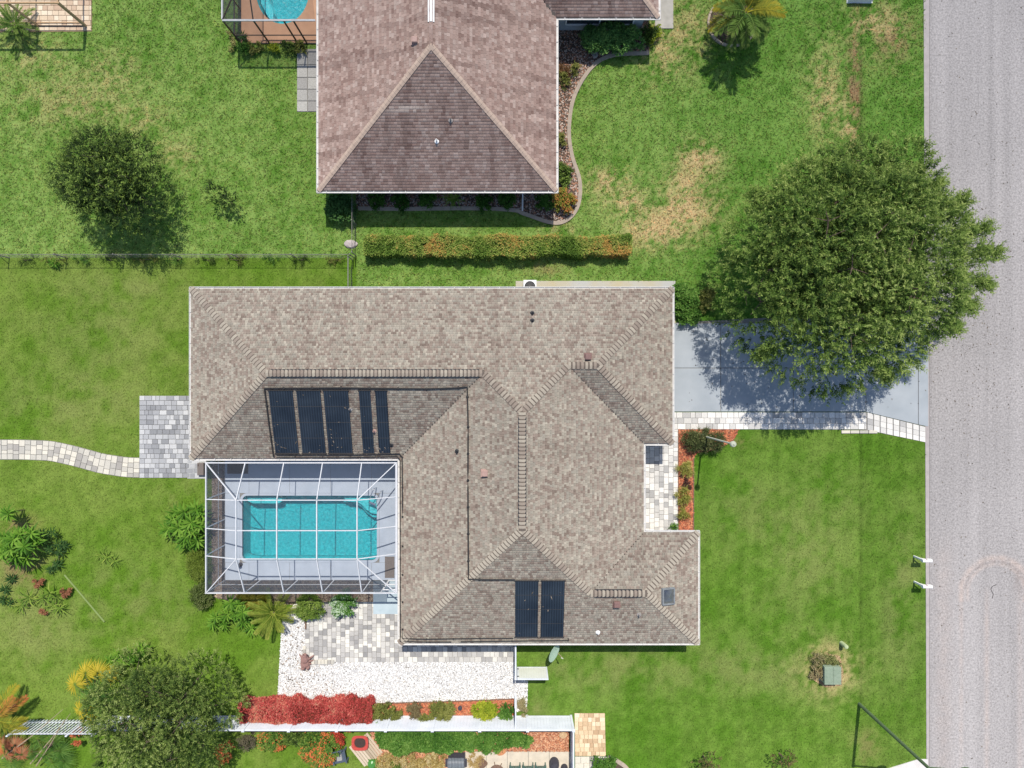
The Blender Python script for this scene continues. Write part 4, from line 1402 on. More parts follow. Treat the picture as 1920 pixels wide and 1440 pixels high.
box_vent(1102, 669, M['vent_brown'])
box_vent(909, 887, M['vent_pink'])
box_vent(1156, 1132, M['vent_brown'])
for a in ((998, 587), (998, 601)):
    pipe_vent(*a, M['black'], 0.04, 0.3)
pipe_vent(857, 846, M['black'], 0.05, 0.3)
pipe_vent(657, 767, M['lead'], 0.05, 0.3)
pipe_vent(702, 808, M['vent_pink'], 0.055, 0.3)
pipe_vent(1121, 1185, M['white'], 0.06, 0.25)
pipe_vent(1198, 1152, M['lead'], 0.05, 0.35)
pipe_vent(734, 834, M['black'], 0.04, 0.2)

# skylight
X, Y, z = on_roof(1251, 1117)
nrm = Vector((PITCH, 0, 1)).normalized()
ex_ = Vector((1, 0, -PITCH)).normalized()
ey_ = Vector((0, 1, 0))
c0 = Vector((X, Y, z)) + nrm * 0.1
sk = MB()
hx, hy = 0.36, 0.44
for s in (1, -1):
    sk.beam(c0 + ex_ * (s * hx) - ey_ * (hy + .04), c0 + ex_ * (s * hx) + ey_ * (hy + .04), 0.08, 0.2, nrm)
    sk.beam(c0 + ey_ * (s * hy) - ex_ * (hx - .04), c0 + ey_ * (s * hy) + ex_ * (hx - .04), 0.08, 0.2, nrm)
sko = sk.build('skylight', nmat('skylight_frame', (0.22, 0.24, 0.25), (0.15, 0.16, 0.17), 6, .5), hs)
pb = MB()
q = [c0 + ex_ * (a * (hx - .04)) + ey_ * (b * (hy - .04)) for a, b in ((-1, -1), (1, -1), (1, 1), (-1, 1))]
ap = c0 + nrm * 0.16
pb.add(q + [ap], [(0, 1, 4), (1, 2, 4), (2, 3, 4), (3, 0, 4)])
pb.build('skylight_dome', nmat('skylight_dome', (0.16, 0.17, 0.15), (0.05, 0.06, 0.08), 1.2, 0.08, spec=.8), sko)

# downspouts of the south eave
for px in (847, 862):
    x = gx(px, 2.4)
    y = -15.33
    MB().tube([(x, y, EZ - 0.12), (x, y - 0.02, EZ - 0.3), (x, y + 0.42, 2.2), (x, y + 0.45, 0.35), (x, y - 0.05, 0.1), (x, y - 0.55, 0.07)], 0.045, 8).build('downspout', M['white'], hs)

# openings
def window(root, x0, y0, x1, y1, z0, z1, nv):
    """window in a wall from (x0,y0) to (x1,y1), outward normal nv"""
    a, b = Vector((x0, y0, 0)), Vector((x1, y1, 0))
    nv = Vector((*nv, 0))
    up = Vector((0, 0, 1))
    w = 0.07
    f = MB()
    for p, q in (((a, z0), (b, z0)), ((a, z1), (b, z1)), ((a, z0), (a, z1)), ((b, z0), (b, z1)), (((a + b) / 2, z0), ((a + b) / 2, z1))):
        f.beam(p[0] + up * p[1] + nv * 0.03, q[0] + up * q[1] + nv * 0.03, w, 0.09, nv)
    fo = f.build('window', M['white'], root)
    MB().beam((a + b) / 2 + up * z0 + nv * 0.012, (a + b) / 2 + up * z1 + nv * 0.012, (b - a).length, 0.02, nv).build('pane', M['glass'], fo)


wx1 = 9.42 - 0.55
gd = MB().box(wx1, -2.4, 0.03, wx1 + 0.04, 2.5, 2.15).build('garage_door', M['white'], hs)
for i in range(4):
    MB().bbox(wx1 + .04, -2.36, 0.06 + i * .525, wx1 + 0.06, 2.46, 0.06 + i * .525 + .5, 0.005).build('door_panel', M['white'], gd)
fd = MB().box(7.73 - .55, -6.6, 0.05, 7.73 - .51, -5.6, 2.1).build('front_door', M['door'], hs)
MB().blob((7.73 - .47, -6.5, 1.0), (0.04, 0.04, 0.04)).build('handle', M['chrome'], fd)
window(hs, 7.73 - .55, -8.2, 7.73 - .55, -7.1, .5, 2.1, (1, 0))
window(hs, 10.92 - .55, -13.2, 10.92 - .55, -11.2, .8, 2.1, (1, 0))
window(hs, -18.29, -1.5, -18.29, .5, .8, 2.1, (-1, 0))
window(hs, -12, 5.05, -10.2, 5.05, .9, 2.1, (0, 1))
window(hs, -3, 5.05, -1.2, 5.05, .9, 2.1, (0, 1))
window(hs, -4, -14.66, -2, -14.66, .8, 2.1, (0, -1))
window(hs, 6, -14.66, 8, -14.66, .8, 2.1, (0, -1))
window(hs, -15.5, -3.83, -12.5, -3.83, .1, 2.1, (0, -1))
window(hs, -6.05, -10.5, -6.05, -7.5, .1, 2.1, (-1, 0))

# ---- neighbour's house
NEZ, NPITCH = 2.70, 0.46
nh, nh_roof = house(NEIGH, NEZ, NPITCH, 'house', 'pinkish brown shingled house with steep hip roof at the top edge', 0.6, M['stucco_grey'], M['gutter_beige'], PAL_N, G(820, 200), ymax=29.0, seed=6, lips=(0.005, 0.009), blotch=0.2, aged=True, ex=0.15, wid=(0.14, 0.3))
gutters(NEIGH, NEZ, nh, M['gutter'], w=0.125)
NH = [((-11.36, 11.33), (-4.38, 18.31), 'h'), ((2.60, 11.33), (-4.38, 18.31), 'h'), ((8.60, 21.5), (2.6, 27.5), 'h')]


def long_caps(hips, poly, ez, pitch, parent, m, w, up=0.03):
    for a, b, k in hips:
        A, B = Vector((*a, roofz(*a, poly, ez, pitch) + up)), Vector((*b, roofz(*b, poly, ez, pitch) + up))
        d = (B - A).normalized()
        y_ax = Vector((0, 0, 1)).cross(d).normalized()
        z_ax = d.cross(y_ax)
        L = (B - A).length
        n = int(L / 0.26)
        mm = MB()
        dr = w * pitch * (0.71 if k == 'h' else 1)
        for i in range(n):
            p, q = A + d * (i * L / n), A + d * ((i + 1.25) * L / n)
            vs = []
            for c, h in ((p, 0.03), (q, 0.012)):
                for yy_, zz_ in ((-w, -dr), (0, 0), (w, -dr)):
                    vs.append(c + y_ax * yy_ + z_ax * (zz_ + h))
            vs += [p + y_ax * yy_ + z_ax * (zz_ - 0.03) for yy_, zz_ in ((-w, -dr), (0, 0), (w, -dr))]
            mm.add(vs, [(0, 1, 4, 3), (1, 2, 5, 4), (1, 0, 6, 7), (2, 1, 7, 8)])
        stuff(mm.build('ridge_cap', m, parent))


long_caps(NH, NEIGH, NEZ, NPITCH, nh_roof, nmat('neighbour_cap', (0.46, 0.36, 0.29), (0.38, 0.29, 0.235), 4, .92), 0.15)
# white ridge vent
rz = roofz(-4.38, 22, NEIGH, NEZ, NPITCH)
MB().add([(-4.56, 19.6, rz - .03), (-4.38, 19.6, rz + .075), (-4.20, 19.6, rz - .03), (-4.56, 30, rz - .03), (-4.38, 30, rz + .075), (-4.20, 30, rz - .03)], [(0, 1, 4, 3), (1, 2, 5, 4), (2, 1, 0)]).build('ridge_vent', M['white'], nh_roof)
box_vent(778, 77, M['vent_pink'], NEIGH, NEZ, NPITCH, nh, 0.16, 0.25)
pipe_vent(819, 265, M['white'], 0.05, 0.32, NEIGH, NEZ, NPITCH, nh)
pipe_vent(845, 226, M['lead'], 0.045, 0.3, NEIGH, NEZ, NPITCH, nh)
# downspout at the south-east corner
MB().tube([(gx(985, 2.6), gy(359, 2.55), 2.58), (gx(985, 2.6), gy(359, 2.55) + .1, 2.4), (gx(984, 2.0), 11.90, 2.1), (gx(980, .3), 11.90, 0.4), (gx(980), 11.72, 0.12), (gx(979.5), gy(396), 0.07)], 0.05, 8).build('downspout', M['white'], nh)
window(nh, 3.3, 22.1, 7.4, 22.1, .8, 2.2, (0, -1))
window(nh, -9, 11.93, -7, 11.93, .9, 2.1, (0, -1))
window(nh, -3, 11.93, -1, 11.93, .9, 2.1, (0, -1))
window(nh, 2.0, 14, 2.0, 16, .9, 2.1, (1, 0))

# ------------------------------------------------------------------ solar pool heating on the roof
def roof_pt(x, y, up):
    return Vector((x, y, roofz(x, y) + up))


def solar_panel(label, pxl, pxr, py0, py1):
    """px at the upper edge; runs straight down the slope"""
    X0, Y0, _ = on_roof(pxl, py0)
    X1, _, _ = on_roof(pxr, py0)
    _, Y1, _ = on_roof(pxl, py1)
    if Y0 < Y1:
        Y0, Y1 = Y1, Y0
    z0, z1 = roofz((X0 + X1) / 2, Y0), roofz((X0 + X1) / 2, Y1)
    root = thing('solar_panel', label, 'solar panel', ((X0 + X1) / 2, (Y0 + Y1) / 2, (z0 + z1) / 2 + .03), 'black solar pool heating panels on the house roof')
    t0, t1 = 0.055, 0.09
    vs = []
    for x in (X0, X1):
        for y, z in ((Y0, z0), (Y1, z1)):
            vs += [(x, y, z + t0), (x, y, z + t1)]
    MB().add(vs, [(1, 3, 7, 5), (0, 4, 6, 2), (0, 1, 5, 4), (2, 6, 7, 3), (0, 2, 3, 1), (4, 5, 7, 6)]).build('absorber_mat', M['solar'], root)
    for y, z in ((Y0, z0), (Y1, z1)):
        MB().tube([(X0 - .04, y, z + .09), (X1 + .04, y, z + .09)], 0.035, 8).build('header_pipe', M['pipe'], root)
    for k in (1, 2, 3):
        y = Y0 + (Y1 - Y0) * k / 4
        zz = roofz((X0 + X1) / 2, y)
        MB().box(X0 - .02, y - .012, zz + .085, X1 + .02, y + .012, zz + .096).build('strap', M['black'], root)
    return root


solar_panel('wide black solar panel nearest the left end above the pool', 504, 549, 732, 850)
solar_panel('wide black solar panel second from left above the pool', 556, 601, 732, 850)
solar_panel('wide black solar panel beside the broad shingle gap above the pool', 606.5, 653, 732, 850)
solar_panel('narrow black solar panel right of the broad shingle gap', 673, 694.5, 732, 850)
solar_panel('narrow black solar panel at the right end above the pool', 703.5, 725.5, 732, 850)
solar_panel('left wide solar panel of the pair on the south slope', 966, 1009.5, 1088, 1194)
solar_panel('right wide solar panel of the pair on the south slope', 1015, 1059, 1088, 1194)


def roof_pipe(label, pts, r=0.03, up=0.05):
    P = []
    w = [on_roof(*p) for p in pts]
    for a, b in zip(w[:-1], w[1:]):
        n = max(2, int(math.hypot(b[0] - a[0], b[1] - a[1]) / 0.5))
        for t in np.linspace(0, 1, n, endpoint=False):
            x, y = a[0] + (b[0] - a[0]) * t, a[1] + (b[1] - a[1]) * t
            P.append(roof_pt(x, y, up + r))
    P.append(roof_pt(w[-1][0], w[-1][1], up + r))
    m = MB().tube(P, r, 6)
    for i in range(2, len(P) - 1, 3):
        m.blob(tuple(P[i]), (r * 1.9, r * 1.9, r * 1.2), 1, 6, 4, 0)
    tag(m.build('roof_pipe', M['pipe']), label, 'pipe', 'black solar water pipes lying on the roof')


roof_pipe('black pipe along the top of the five solar panels then down the long slope', [(497, 728), (640, 727), (800, 729), (860, 727), (876, 725), (878, 800), (877.5, 900), (878, 1000), (878.5, 1085), (920, 1086), (965, 1086)], 0.045)
roof_pipe('black pipe sloping down left of the five solar panels', [(497, 729), (501, 760), (506, 800), (511, 835), (514, 856)], 0.045)
roof_pipe('black pipe below the solar panels round the pool corner to the south eave', [(519, 853), (640, 853), (736, 851), (749, 850.5), (754.5, 857), (755, 950), (755, 1060), (755, 1196), (800, 1197.5), (900, 1196), (962, 1196)], 0.032)
roof_pipe('outer black pipe following the pool side eave to the downspouts', [(519, 857.5), (640, 857.5), (745, 855.5), (750.5, 863), (750.7, 960), (750.8, 1100), (751, 1201.5), (800, 1203), (846, 1203)], 0.026, 0.04)
roof_pipe('short black pipe on the south eave below the solar pair', [(864, 1202.5), (920, 1201.5), (1000, 1200.5), (1065, 1200), (1065.5, 1196)], 0.03)

# ------------------------------------------------------------------ pool deck, pool, cage
pz = 0.06
dk = MB()
x0, y0, x1, y1 = DECKR[0], DECKR[1], DECKR[2], DECKR[3]
deck = struct(MB().box(x0, POOL[3], -.05, x1, y1, pz - .02).box(x0, y0, -.05, x1, POOL[1], pz - .02).box(x0, POOL[1], -.05, POOL[0], POOL[3], pz - .02).box(POOL[2], POOL[1], -.05, x1, POOL[3], pz - .02).build('pool_deck_floor', M['joint']))
jx = [x0, gx(467.5), gx(543.5), gx(620), gx(697), x1]
gp = 0.008
for a, b in zip(jx[:-1], jx[1:]):
    MB().box(a + gp, POOL[3] + .16, -.03, b - gp, y1, pz).build('deck_panel', M['deck'], deck)
    MB().box(a + gp, y0, -.03, b - gp, POOL[1] - .16, pz).build('deck_panel', M['deck'], deck)
for a, b in ((POOL[1] - .15, (POOL[1] + POOL[3]) / 2), ((POOL[1] + POOL[3]) / 2, POOL[3] + .15)):
    MB().box(x0, a + gp, -.03, POOL[0] - .16, b - gp, pz).build('deck_panel', M['deck'], deck)
    MB().box(POOL[2] + .16, a + gp, -.03, x1, b - gp, pz).build('deck_panel', M['deck'], deck)
# thin white outline between the screen wall and the deck
WZ = -0.06


def rrect(x0, y0, x1, y1, r, n=6):
    pts = []
    for cx, cy, a0 in ((x1 - r, y1 - r, 0), (x0 + r, y1 - r, 90), (x0 + r, y0 + r, 180), (x1 - r, y0 + r, 270)):
        for k in range(n + 1):
            a = math.radians(a0 + 90 * k / n)
            pts.append((cx + r * math.cos(a), cy + r * math.sin(a)))
    return pts


pool = thing('swimming_pool', 'rectangular turquoise swimming pool under the white screen enclosure', 'swimming pool', ((POOL[0] + POOL[2]) / 2, (POOL[1] + POOL[3]) / 2, 0))


def basin(outline, inner_scale, depth, zt, m_wall, parent, name='basin', copz=None):
    n = len(outline)
    vs = [(p[0], p[1], zt) for p in outline] + [(p[0], p[1], -depth) for p in outline]
    fs = [((i + 1) % n, i, i + n, (i + 1) % n + n) for i in range(n)] + [tuple(range(n, 2 * n))]
    return MB().add(vs, fs).build(name, m_wall, parent)


ol = rrect(*POOL, 0.32)
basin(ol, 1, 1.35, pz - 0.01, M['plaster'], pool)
# coping ring
olc = rrect(POOL[0] - .15, POOL[1] - .15, POOL[2] + .15, POOL[3] + .15, 0.45)
n = len(ol)
cp = MB().add([(p[0], p[1], pz + .012) for p in ol] + [(p[0], p[1], pz + .012) for p in olc] + [(p[0], p[1], pz - .1) for p in ol] + [(p[0], p[1], -.03) for p in olc],
              [(i, (i + 1) % n, (i + 1) % n + n, i + n) for i in range(n)] + [(i, i + 2 * n, (i + 1) % n + 2 * n, (i + 1) % n) for i in range(n)] + [(i + n, (i + 1) % n + n, (i + 1) % n + 3 * n, i + 3 * n) for i in range(n)])
cp.build('coping', M['deck'], pool)
oli = rrect(POOL[0] + .006, POOL[1] + .006, POOL[2] - .006, POOL[3] - .006, 0.315)
MB().add([(p[0], p[1], WZ + .05) for p in oli] + [(p[0], p[1], WZ - .1) for p in oli], [(i, (i + 1) % n, (i + 1) % n + n, i + n) for i in range(n)]).build('waterline_tile', M['tile'], pool)
# bench at the left of the far wall, corner steps with a curved front
MB().prism(ccw(P2([(459, 933), (517, 933), (525, 938), (523, 943), (517, 946), (470, 946), (459, 941)])), -1.3, -0.42).build('bench', M['plaster_light'], pool)
arc = [(640, 930)] + [(640 + 10 * t, 930 + 12 * math.sin(t * math.pi / 2)) for t in np.linspace(0.2, 1, 5)] + [(668, 943), (676, 948), (684, 957), (694, 964), (706, 966), (706, 930)]
MB().prism(ccw(P2(arc)), -1.3, -0.35).build('pool_step', M['plaster_light'], pool)
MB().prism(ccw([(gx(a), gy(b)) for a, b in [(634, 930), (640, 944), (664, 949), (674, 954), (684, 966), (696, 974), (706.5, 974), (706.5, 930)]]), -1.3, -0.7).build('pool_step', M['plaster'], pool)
MB().add([(p[0], p[1], WZ) for p in oli], [tuple(range(n))]).build('water', M['water'], pool)

# handrail ladder
ld = thing('pool_ladder', 'stainless steel handrail ladder in the pool corner', 'ladder', G(702, 940))
for dx in (-.22, .22):
    ax = Vector((gx(712), gy(916), 0)); bx = Vector((gx(694), gy(955), 0))
    dd = (bx - ax).normalized()
    sx = Vector((-dd.y, dd.x, 0)) * dx
    pts = [ax + sx + Vector((0, 0, pz)), ax + sx + Vector((0, 0, .75)), ax + sx + dd * .12 + Vector((0, 0, .88)), ax + sx + dd * .5 + Vector((0, 0, .82)), ax + sx + dd * 1.05 + Vector((0, 0, .2)), ax + sx + dd * 1.35 + Vector((0, 0, -.7))]
    MB().tube(spline(pts, 4), 0.03, 8).build('rail', M['chrome'], ld)
for k, t in enumerate((.95, 1.08, 1.22)):
    c = ax + dd * t + Vector((0, 0, .32 - (t - .95) * 2.6))
    s_ = Vector((-dd.y, dd.x, 0))
    MB().beam(c - s_ * .2, c + s_ * .2, .09, .03).build('tread', M['chrome'], ld)

# ---- white screen enclosure
EH, TH = 2.75, 4.0
EX0, EX1, EY1, EY0 = -17.92, -6.78, -4.62, -12.24
TX = [-15.67, -13.36, -11.09, -8.80]
TY = [-6.60, -8.33, -9.94]
cage = thing('pool_cage', 'white framed screen enclosure with hipped top over the swimming pool', 'pool cage', ((EX0 + EX1) / 2, (EY0 + EY1) / 2, 0))


def bm(p, q, w=0.10, h=0.10, name='beam', m=None):
    return MB().beam(p, q, w * .64, h).build(name, m or M['cage'], cage)


# eave beams
bm((EX0 - .05, EY1, EH), (EX1 + .05, EY1, EH), 0.1, 0.12)
bm((EX0 - .05, EY0, EH), (EX1 + .05, EY0, EH), 0.1, 0.12)
bm((EX0, EY0 + .05, EH + .003), (EX0, EY1 - .05, EH + .003), 0.1, 0.12)
bm((EX1, EY0 + .05, EH + .003), (EX1, EY1 - .05, EH + .003), 0.16, 0.12)
z_ = TH
for i, x in enumerate(TX):
    bm((x, TY[2], z_), (x, TY[0], z_), 0.085, 0.11)
    bm((x, TY[0] + .02, z_ - .004), (x + (0.05 if i == 0 else 0), EY1, EH + .02), 0.075, 0.1, 'rafter')
    bm((x, TY[2] - .02, z_ - .004), (x + (0.02 if i == 0 else 0), EY0, EH + .02), 0.075, 0.1, 'rafter')
for j, y in enumerate(TY):
    for a, b in zip(TX[:-1], TX[1:]):
        bm((a + .045, y, z_ - .006), (b - .045, y, z_ - .006), 0.065, 0.09, 'purlin')
    bm((TX[0] - .045, y, z_ - .01), (EX0, y - (0.12 if j else .15), EH + .02), 0.06, 0.08, 'rafter')
    bm((TX[3] + .045, y, z_ - .01), (EX1, y + (0.0), EH + .02), 0.06, 0.08, 'rafter')
for (tx, ex) in ((TX[0], EX0), (TX[3], EX1)):
    for (ty, ey) in ((TY[0], EY1), (TY[2], EY0)):
        bm((tx, ty, z_ - .012), (ex, ey, EH + .02), 0.07, 0.09, 'hip_beam')
# walls: posts, chair rail, base rail
PW, PS = [], []
for y in (EY0, TY[2] - .1, TY[1] - .1, TY[0] - .15, EY1):
    PW.append(y)
    bm((EX0, y, 0.0), (EX0, y, EH - .07), 0.06, 0.06, 'post')
for x in [TX[0], TX[1], TX[2], TX[3], gx(729)]:
    PS.append(x)
    bm((x, EY0, 0.0), (x, EY0, EH - .07), 0.06, 0.06, 'post')
bm((EX0, EY0 + .04, 1.05), (EX0, EY1 - .04, 1.05), 0.04, 0.05, 'chair_rail')
bm((EX0 + .04, EY0, 1.05), (gx(729) - .04, EY0, 1.05), 0.05, 0.04, 'chair_rail')
bm((EX0, EY0 + .04, 0.035), (EX0, EY1 - .04, 0.035), 0.05, 0.07, 'base_rail')
bm((EX0 + .04, EY0, 0.035), (gx(729) - .04, EY0, 0.035), 0.05, 0.07, 'base_rail')
# diagonal wind braces at the wall corners
bm((EX0 + .02, EY0, .3), (TX[0] - .3, EY0, EH - .2), 0.03, 0.03, 'brace')


def scr(pts, m):
    MB().add(pts, [tuple(range(len(pts)))]).build('screen_panel', m, cage)


zs_ = z_ + .03
for a, b in zip(TX[:-1], TX[1:]):
    for c, d in zip(TY[:-1], TY[1:]):
        scr([(a, c, zs_), (b, c, zs_), (b, d, zs_), (a, d, zs_)], M['screen_roof'])
    scr([(a, TY[0], zs_), (b, TY[0], zs_), (b, EY1, EH + .06), (a, EY1, EH + .06)], M['screen_roof'])
    scr([(a, TY[2], zs_), (b, TY[2], zs_), (b, EY0, EH + .06), (a, EY0, EH + .06)], M['screen_roof'])
for c, d in zip(TY[:-1], TY[1:]):
    scr([(TX[0], c, zs_), (TX[0], d, zs_), (EX0, d - .12, EH + .06), (EX0, c - .12, EH + .06)], M['screen_roof'])
    scr([(TX[3], c, zs_), (TX[3], d, zs_), (EX1, d, EH + .06), (EX1, c, EH + .06)], M['screen_roof'])
for (tx, ex, sy) in ((TX[0], EX0, 1), (TX[3], EX1, 1)):
    for (ty, ey) in ((TY[0], EY1), (TY[2], EY0)):
        scr([(tx, ty, zs_), (tx, ey, EH + .06), (ex, ey, EH + .06)], M['screen_roof'])
        scr([(tx, ty, zs_), (ex, ty, EH + .06), (ex, ey, EH + .06)], M['screen_roof'])
for a, b in zip(PW[:-1], PW[1:]):
    for z0, z1 in ((.07, 1.03), (1.07, EH - .06)):
        scr([(EX0 + .01, a + .03, z0), (EX0 + .01, b - .03, z0), (EX0 + .01, b - .03, z1), (EX0 + .01, a + .03, z1)], M['screen_wall'])
for a, b in zip([EX0] + PS[:-1], PS):
    for z0, z1 in ((.07, 1.03), (1.07, EH - .06)):
        scr([(a + .03, EY0 + .01, z0), (b - .03, EY0 + .01, z0), (b - .03, EY0 + .01, z1), (a + .03, EY0 + .01, z1)], M['screen_wall'])
# screen door by the house
sd = MB()
xa, xb = gx(729) + .04, -6.75
for p, q in (((xa, EY0, .05), (xa, EY0, 2.1)), ((xb, EY0, .05), (xb, EY0, 2.1)), ((xa, EY0, 2.1), (xb, EY0, 2.1)), ((xa, EY0, .1), (xb, EY0, .1)), ((xa, EY0, 1.0), (xb, EY0, 1.0))):
    sd.beam(p, q, .05, .04)
sd.build('screen_door', M['white'], cage)

# mats on the deck
def doormat(px0, py0, px1, py1, m, label):
    tag(MB().bbox(gx(px0), gy(py1), pz + .002, gx(px1), gy(py0), pz + .022, .008).build('door_mat', m), label, 'mat')


doormat(427, 868, 466, 888, M['mat_dark'], 'dark grey mat on the pool deck below the roof corner')
doormat(722, 1043, 740, 1083, M['mat_brown'], 'brown mat lying inside the pool screen door')
dm = MB().bbox(gx(374), gy(890), .05, gx(386), gy(867), .35, .03)
dm.box(gx(375), gy(872), .35, gx(377), gy(869), .42)
tag(dm.build('utility_box', M['mat_brown']), 'small brown equipment box on the concrete pad left of the pool cage', 'equipment box')
ft = MB().lathe((gx(452), gy(1058), pz), [(.14, 0), (.13, .03), (.04, .05), (.04, .25), (.1, .28), (.1, .34), (.02, .36)], 12)
tag(ft.build('pool_float_stand', M['darkcover']), 'small dark pool fitting on the deck by the lower left pool corner', 'pool fitting')

# pale steps outside the screen door
struct(MB().bbox(gx(700), gy(1151), 0, gx(757), gy(1089), 0.07, .02).build('concrete_step_floor', nmat('pale_blue_concrete', (0.46, 0.54, 0.58), (0.40, 0.48, 0.52), 2, .85)))

# ---- neighbour's pool and bronze cage
th = np.linspace(0, 2 * math.pi, 40, endpoint=False)
el = [(NPOOL[0] + NPOOL[2] * math.cos(t), NPOOL[1] + NPOOL[3] * math.sin(t)) for t in th]
dq = MB()
# deck with an elliptic hole: fan of quads to the outer rectangle
ox0, ox1, oy0, oy1 = gx(453), gx(611), gy(81), 29.0
outer = []
for t in th:
    c, s = math.cos(t), math.sin(t)
    k = min((ox1 - NPOOL[0]) / c if c > 1e-6 else 1e9, (ox0 - NPOOL[0]) / c if c < -1e-6 else 1e9, (oy1 - NPOOL[1]) / s if s > 1e-6 else 1e9, (oy0 - NPOOL[1]) / s if s < -1e-6 else 1e9)
    outer.append((NPOOL[0] + c * k, NPOOL[1] + s * k))
n = len(el)
cor = [(ox0, oy0), (ox1, oy0), (ox0, oy1), (ox1, oy1)]
dq.add([(*p, pz) for p in el] + [(*p, pz) for p in outer] + [(*p, -.05) for p in el], [(i, (i + 1) % n, (i + 1) % n + n, i + n) for i in range(n)] + [(i, i + 2 * n, (i + 1) % n + 2 * n, (i + 1) % n) for i in range(n)])
for c in cor:
    ks = sorted(range(n), key=lambda i: (outer[i][0] - c[0]) ** 2 + (outer[i][1] - c[1]) ** 2)[:2]
    dq.add([(*c, pz), (*outer[ks[0]], pz), (*outer[ks[1]], pz)], [(0, 1, 2)])
struct(dq.build('pool_deck_floor', M['deck_pink']))
npl = thing('swimming_pool', 'round turquoise swimming pool on the salmon deck at the top edge', 'swimming pool', (NPOOL[0], NPOOL[1], 0))
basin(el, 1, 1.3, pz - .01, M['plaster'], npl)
MB().prism(ccw([(NPOOL[0] - 1.6, NPOOL[1] + .5), (NPOOL[0] - 1.5, NPOOL[1] - .5), (NPOOL[0] - 1.1, NPOOL[1] - 1.3), (NPOOL[0] - .75, NPOOL[1] - 1.75), (NPOOL[0] - .7, NPOOL[1] - 1.1), (NPOOL[0] - 1.0, NPOOL[1] - .3), (NPOOL[0] - 1.1, NPOOL[1] + .5)]), -1.3, -.4).build('bench', M['plaster_light'], npl)
MB().add([(NPOOL[0] + (NPOOL[2] - .005) * math.cos(t), NPOOL[1] + (NPOOL[3] - .005) * math.sin(t), WZ) for t in th], [tuple(range(n))]).build('water', water_mat('neighbour_water', (0.36, 0.82, 0.88), 7.0, 0.9), npl)

nc = thing('pool_cage', 'dark bronze screen enclosure with silver eave beside the pinkish house', 'pool cage', (gx(530), gy(60), 0))
nh_ = 2.84
nx0, nx1, ny0 = gx(452), -11.50, gy(82)
MB().beam((nx0, ny0, nh_), (nx1, ny0, nh_), .09, .1).build('eave_beam', M['silver'], nc)
MB().beam((nx0, ny0 + .05, nh_ + .003), (nx0, 30, nh_ + .003), .09, .1).build('eave_beam', M['silver'], nc)
for x in (nx0, gx(506), gx(559), gx(576)):
    MB().beam((x, ny0, 0), (x, ny0, nh_ - .05), .075, .075).build('post', M['bronze'], nc)
for y in (gy(20), gy(-40)):
    MB().beam((nx0, y, 0), (nx0, y, nh_ - .05), .06, .06).build('post', M['bronze'], nc)
MB().beam((nx0 + .04, ny0, 1.08), (nx1, ny0, 1.08), .05, .05).build('chair_rail', M['bronze'], nc)
MB().beam((nx0, ny0 + .04, 1.08), (nx0, 30, 1.08), .08, .05).build('chair_rail', M['bronze'], nc)
MB().beam((nx0 + .04, ny0, .05), (nx1, ny0, .05), .05, .08).build('base_rail', M['bronze'], nc)
MB().beam((nx0, ny0 + .04, .05), (nx0, 30, .05), .05, .08).build('base_rail', M['bronze'], nc)
for a, b in (((nx0 + 1.6, ny0 + 2.2, 3.9), (nx0 + 1.6, 30, 3.9)), ((nx0 + 1.6, ny0 + 2.2, 3.9), (nx1, ny0 + 2.2, 3.9)), ((nx0, ny0, nh_), (nx0 + 1.6, ny0 + 2.2, 3.9)), ((gx(506), ny0, nh_), (gx(506), ny0 + 2.2, 3.9))):
    MB().beam(a, b, .06, .07).build('rafter', M['bronze'], nc)
for a, b in ((nx0, gx(506)), (gx(506), gx(559)), (gx(559), nx1)):
    MB().add([(a, ny0 + .01, .08), (b, ny0 + .01, .08), (b, ny0 + .01, nh_ - .05), (a, ny0 + .01, nh_ - .05)], [(0, 1, 2, 3)]).build('screen_panel', M['screen_dark'], nc)
MB().add([(nx0 + .01, ny0, .08), (nx0 + .01, 30, .08), (nx0 + .01, 30, nh_ - .05), (nx0 + .01, ny0, nh_ - .05)], [(0, 1, 2, 3)]).build('screen_panel', M['screen_grey'], nc)
MB().add([(nx0, ny0, nh_ + .06), (nx1, ny0, nh_ + .06), (nx1, ny0 + 2.2, 3.94), (nx0 + 1.6, ny0 + 2.2, 3.94)], [(0, 1, 2, 3)]).build('screen_panel', M['screen_dark'], nc)
MB().add([(nx0, ny0, nh_ + .06), (nx0 + 1.6, ny0 + 2.2, 3.94), (nx0 + 1.6, 30, 3.94), (nx0, 30, nh_ + .06)], [(0, 1, 2, 3)]).build('screen_panel', M['screen_dark'], nc)

# ------------------------------------------------------------------ vegetation
def unit(v):
    return v / np.maximum(np.linalg.norm(v, axis=-1, keepdims=True), 1e-9)


def leaf_quads(P, D, N, L, Wd, fold=0.0):
    S = unit(np.cross(D, N))
    N2 = unit(np.cross(S, D))
    L = L[:, None]
    Wd = Wd[:, None]
    a = P
    b = P + D * L * 0.42 + S * Wd / 2
    c = P + D * L - N2 * L * 0.12
    d = P + D * L * 0.42 - S * Wd / 2
    return np.stack([a, b, c, d], 1).reshape(-1, 3)


def leaf_obj(name, V, cols, parent, m=None):
    F = np.arange(len(V)).reshape(-1, 4)
    return npmesh(name, V, F, m or M['leaf'], parent, np.clip(np.repeat(cols, 4, 0), 0.003, 0.8))


def pick(pal, q):
    """interpolate along a list of colours"""
    pal = np.array(pal)
    x = np.clip(q, 0, 1) * (len(pal) - 1)
    i = np.minimum(x.astype(int), len(pal) - 2)
    f = (x - i)[:, None]
    return pal[i] * (1 - f) + pal[i + 1] * f


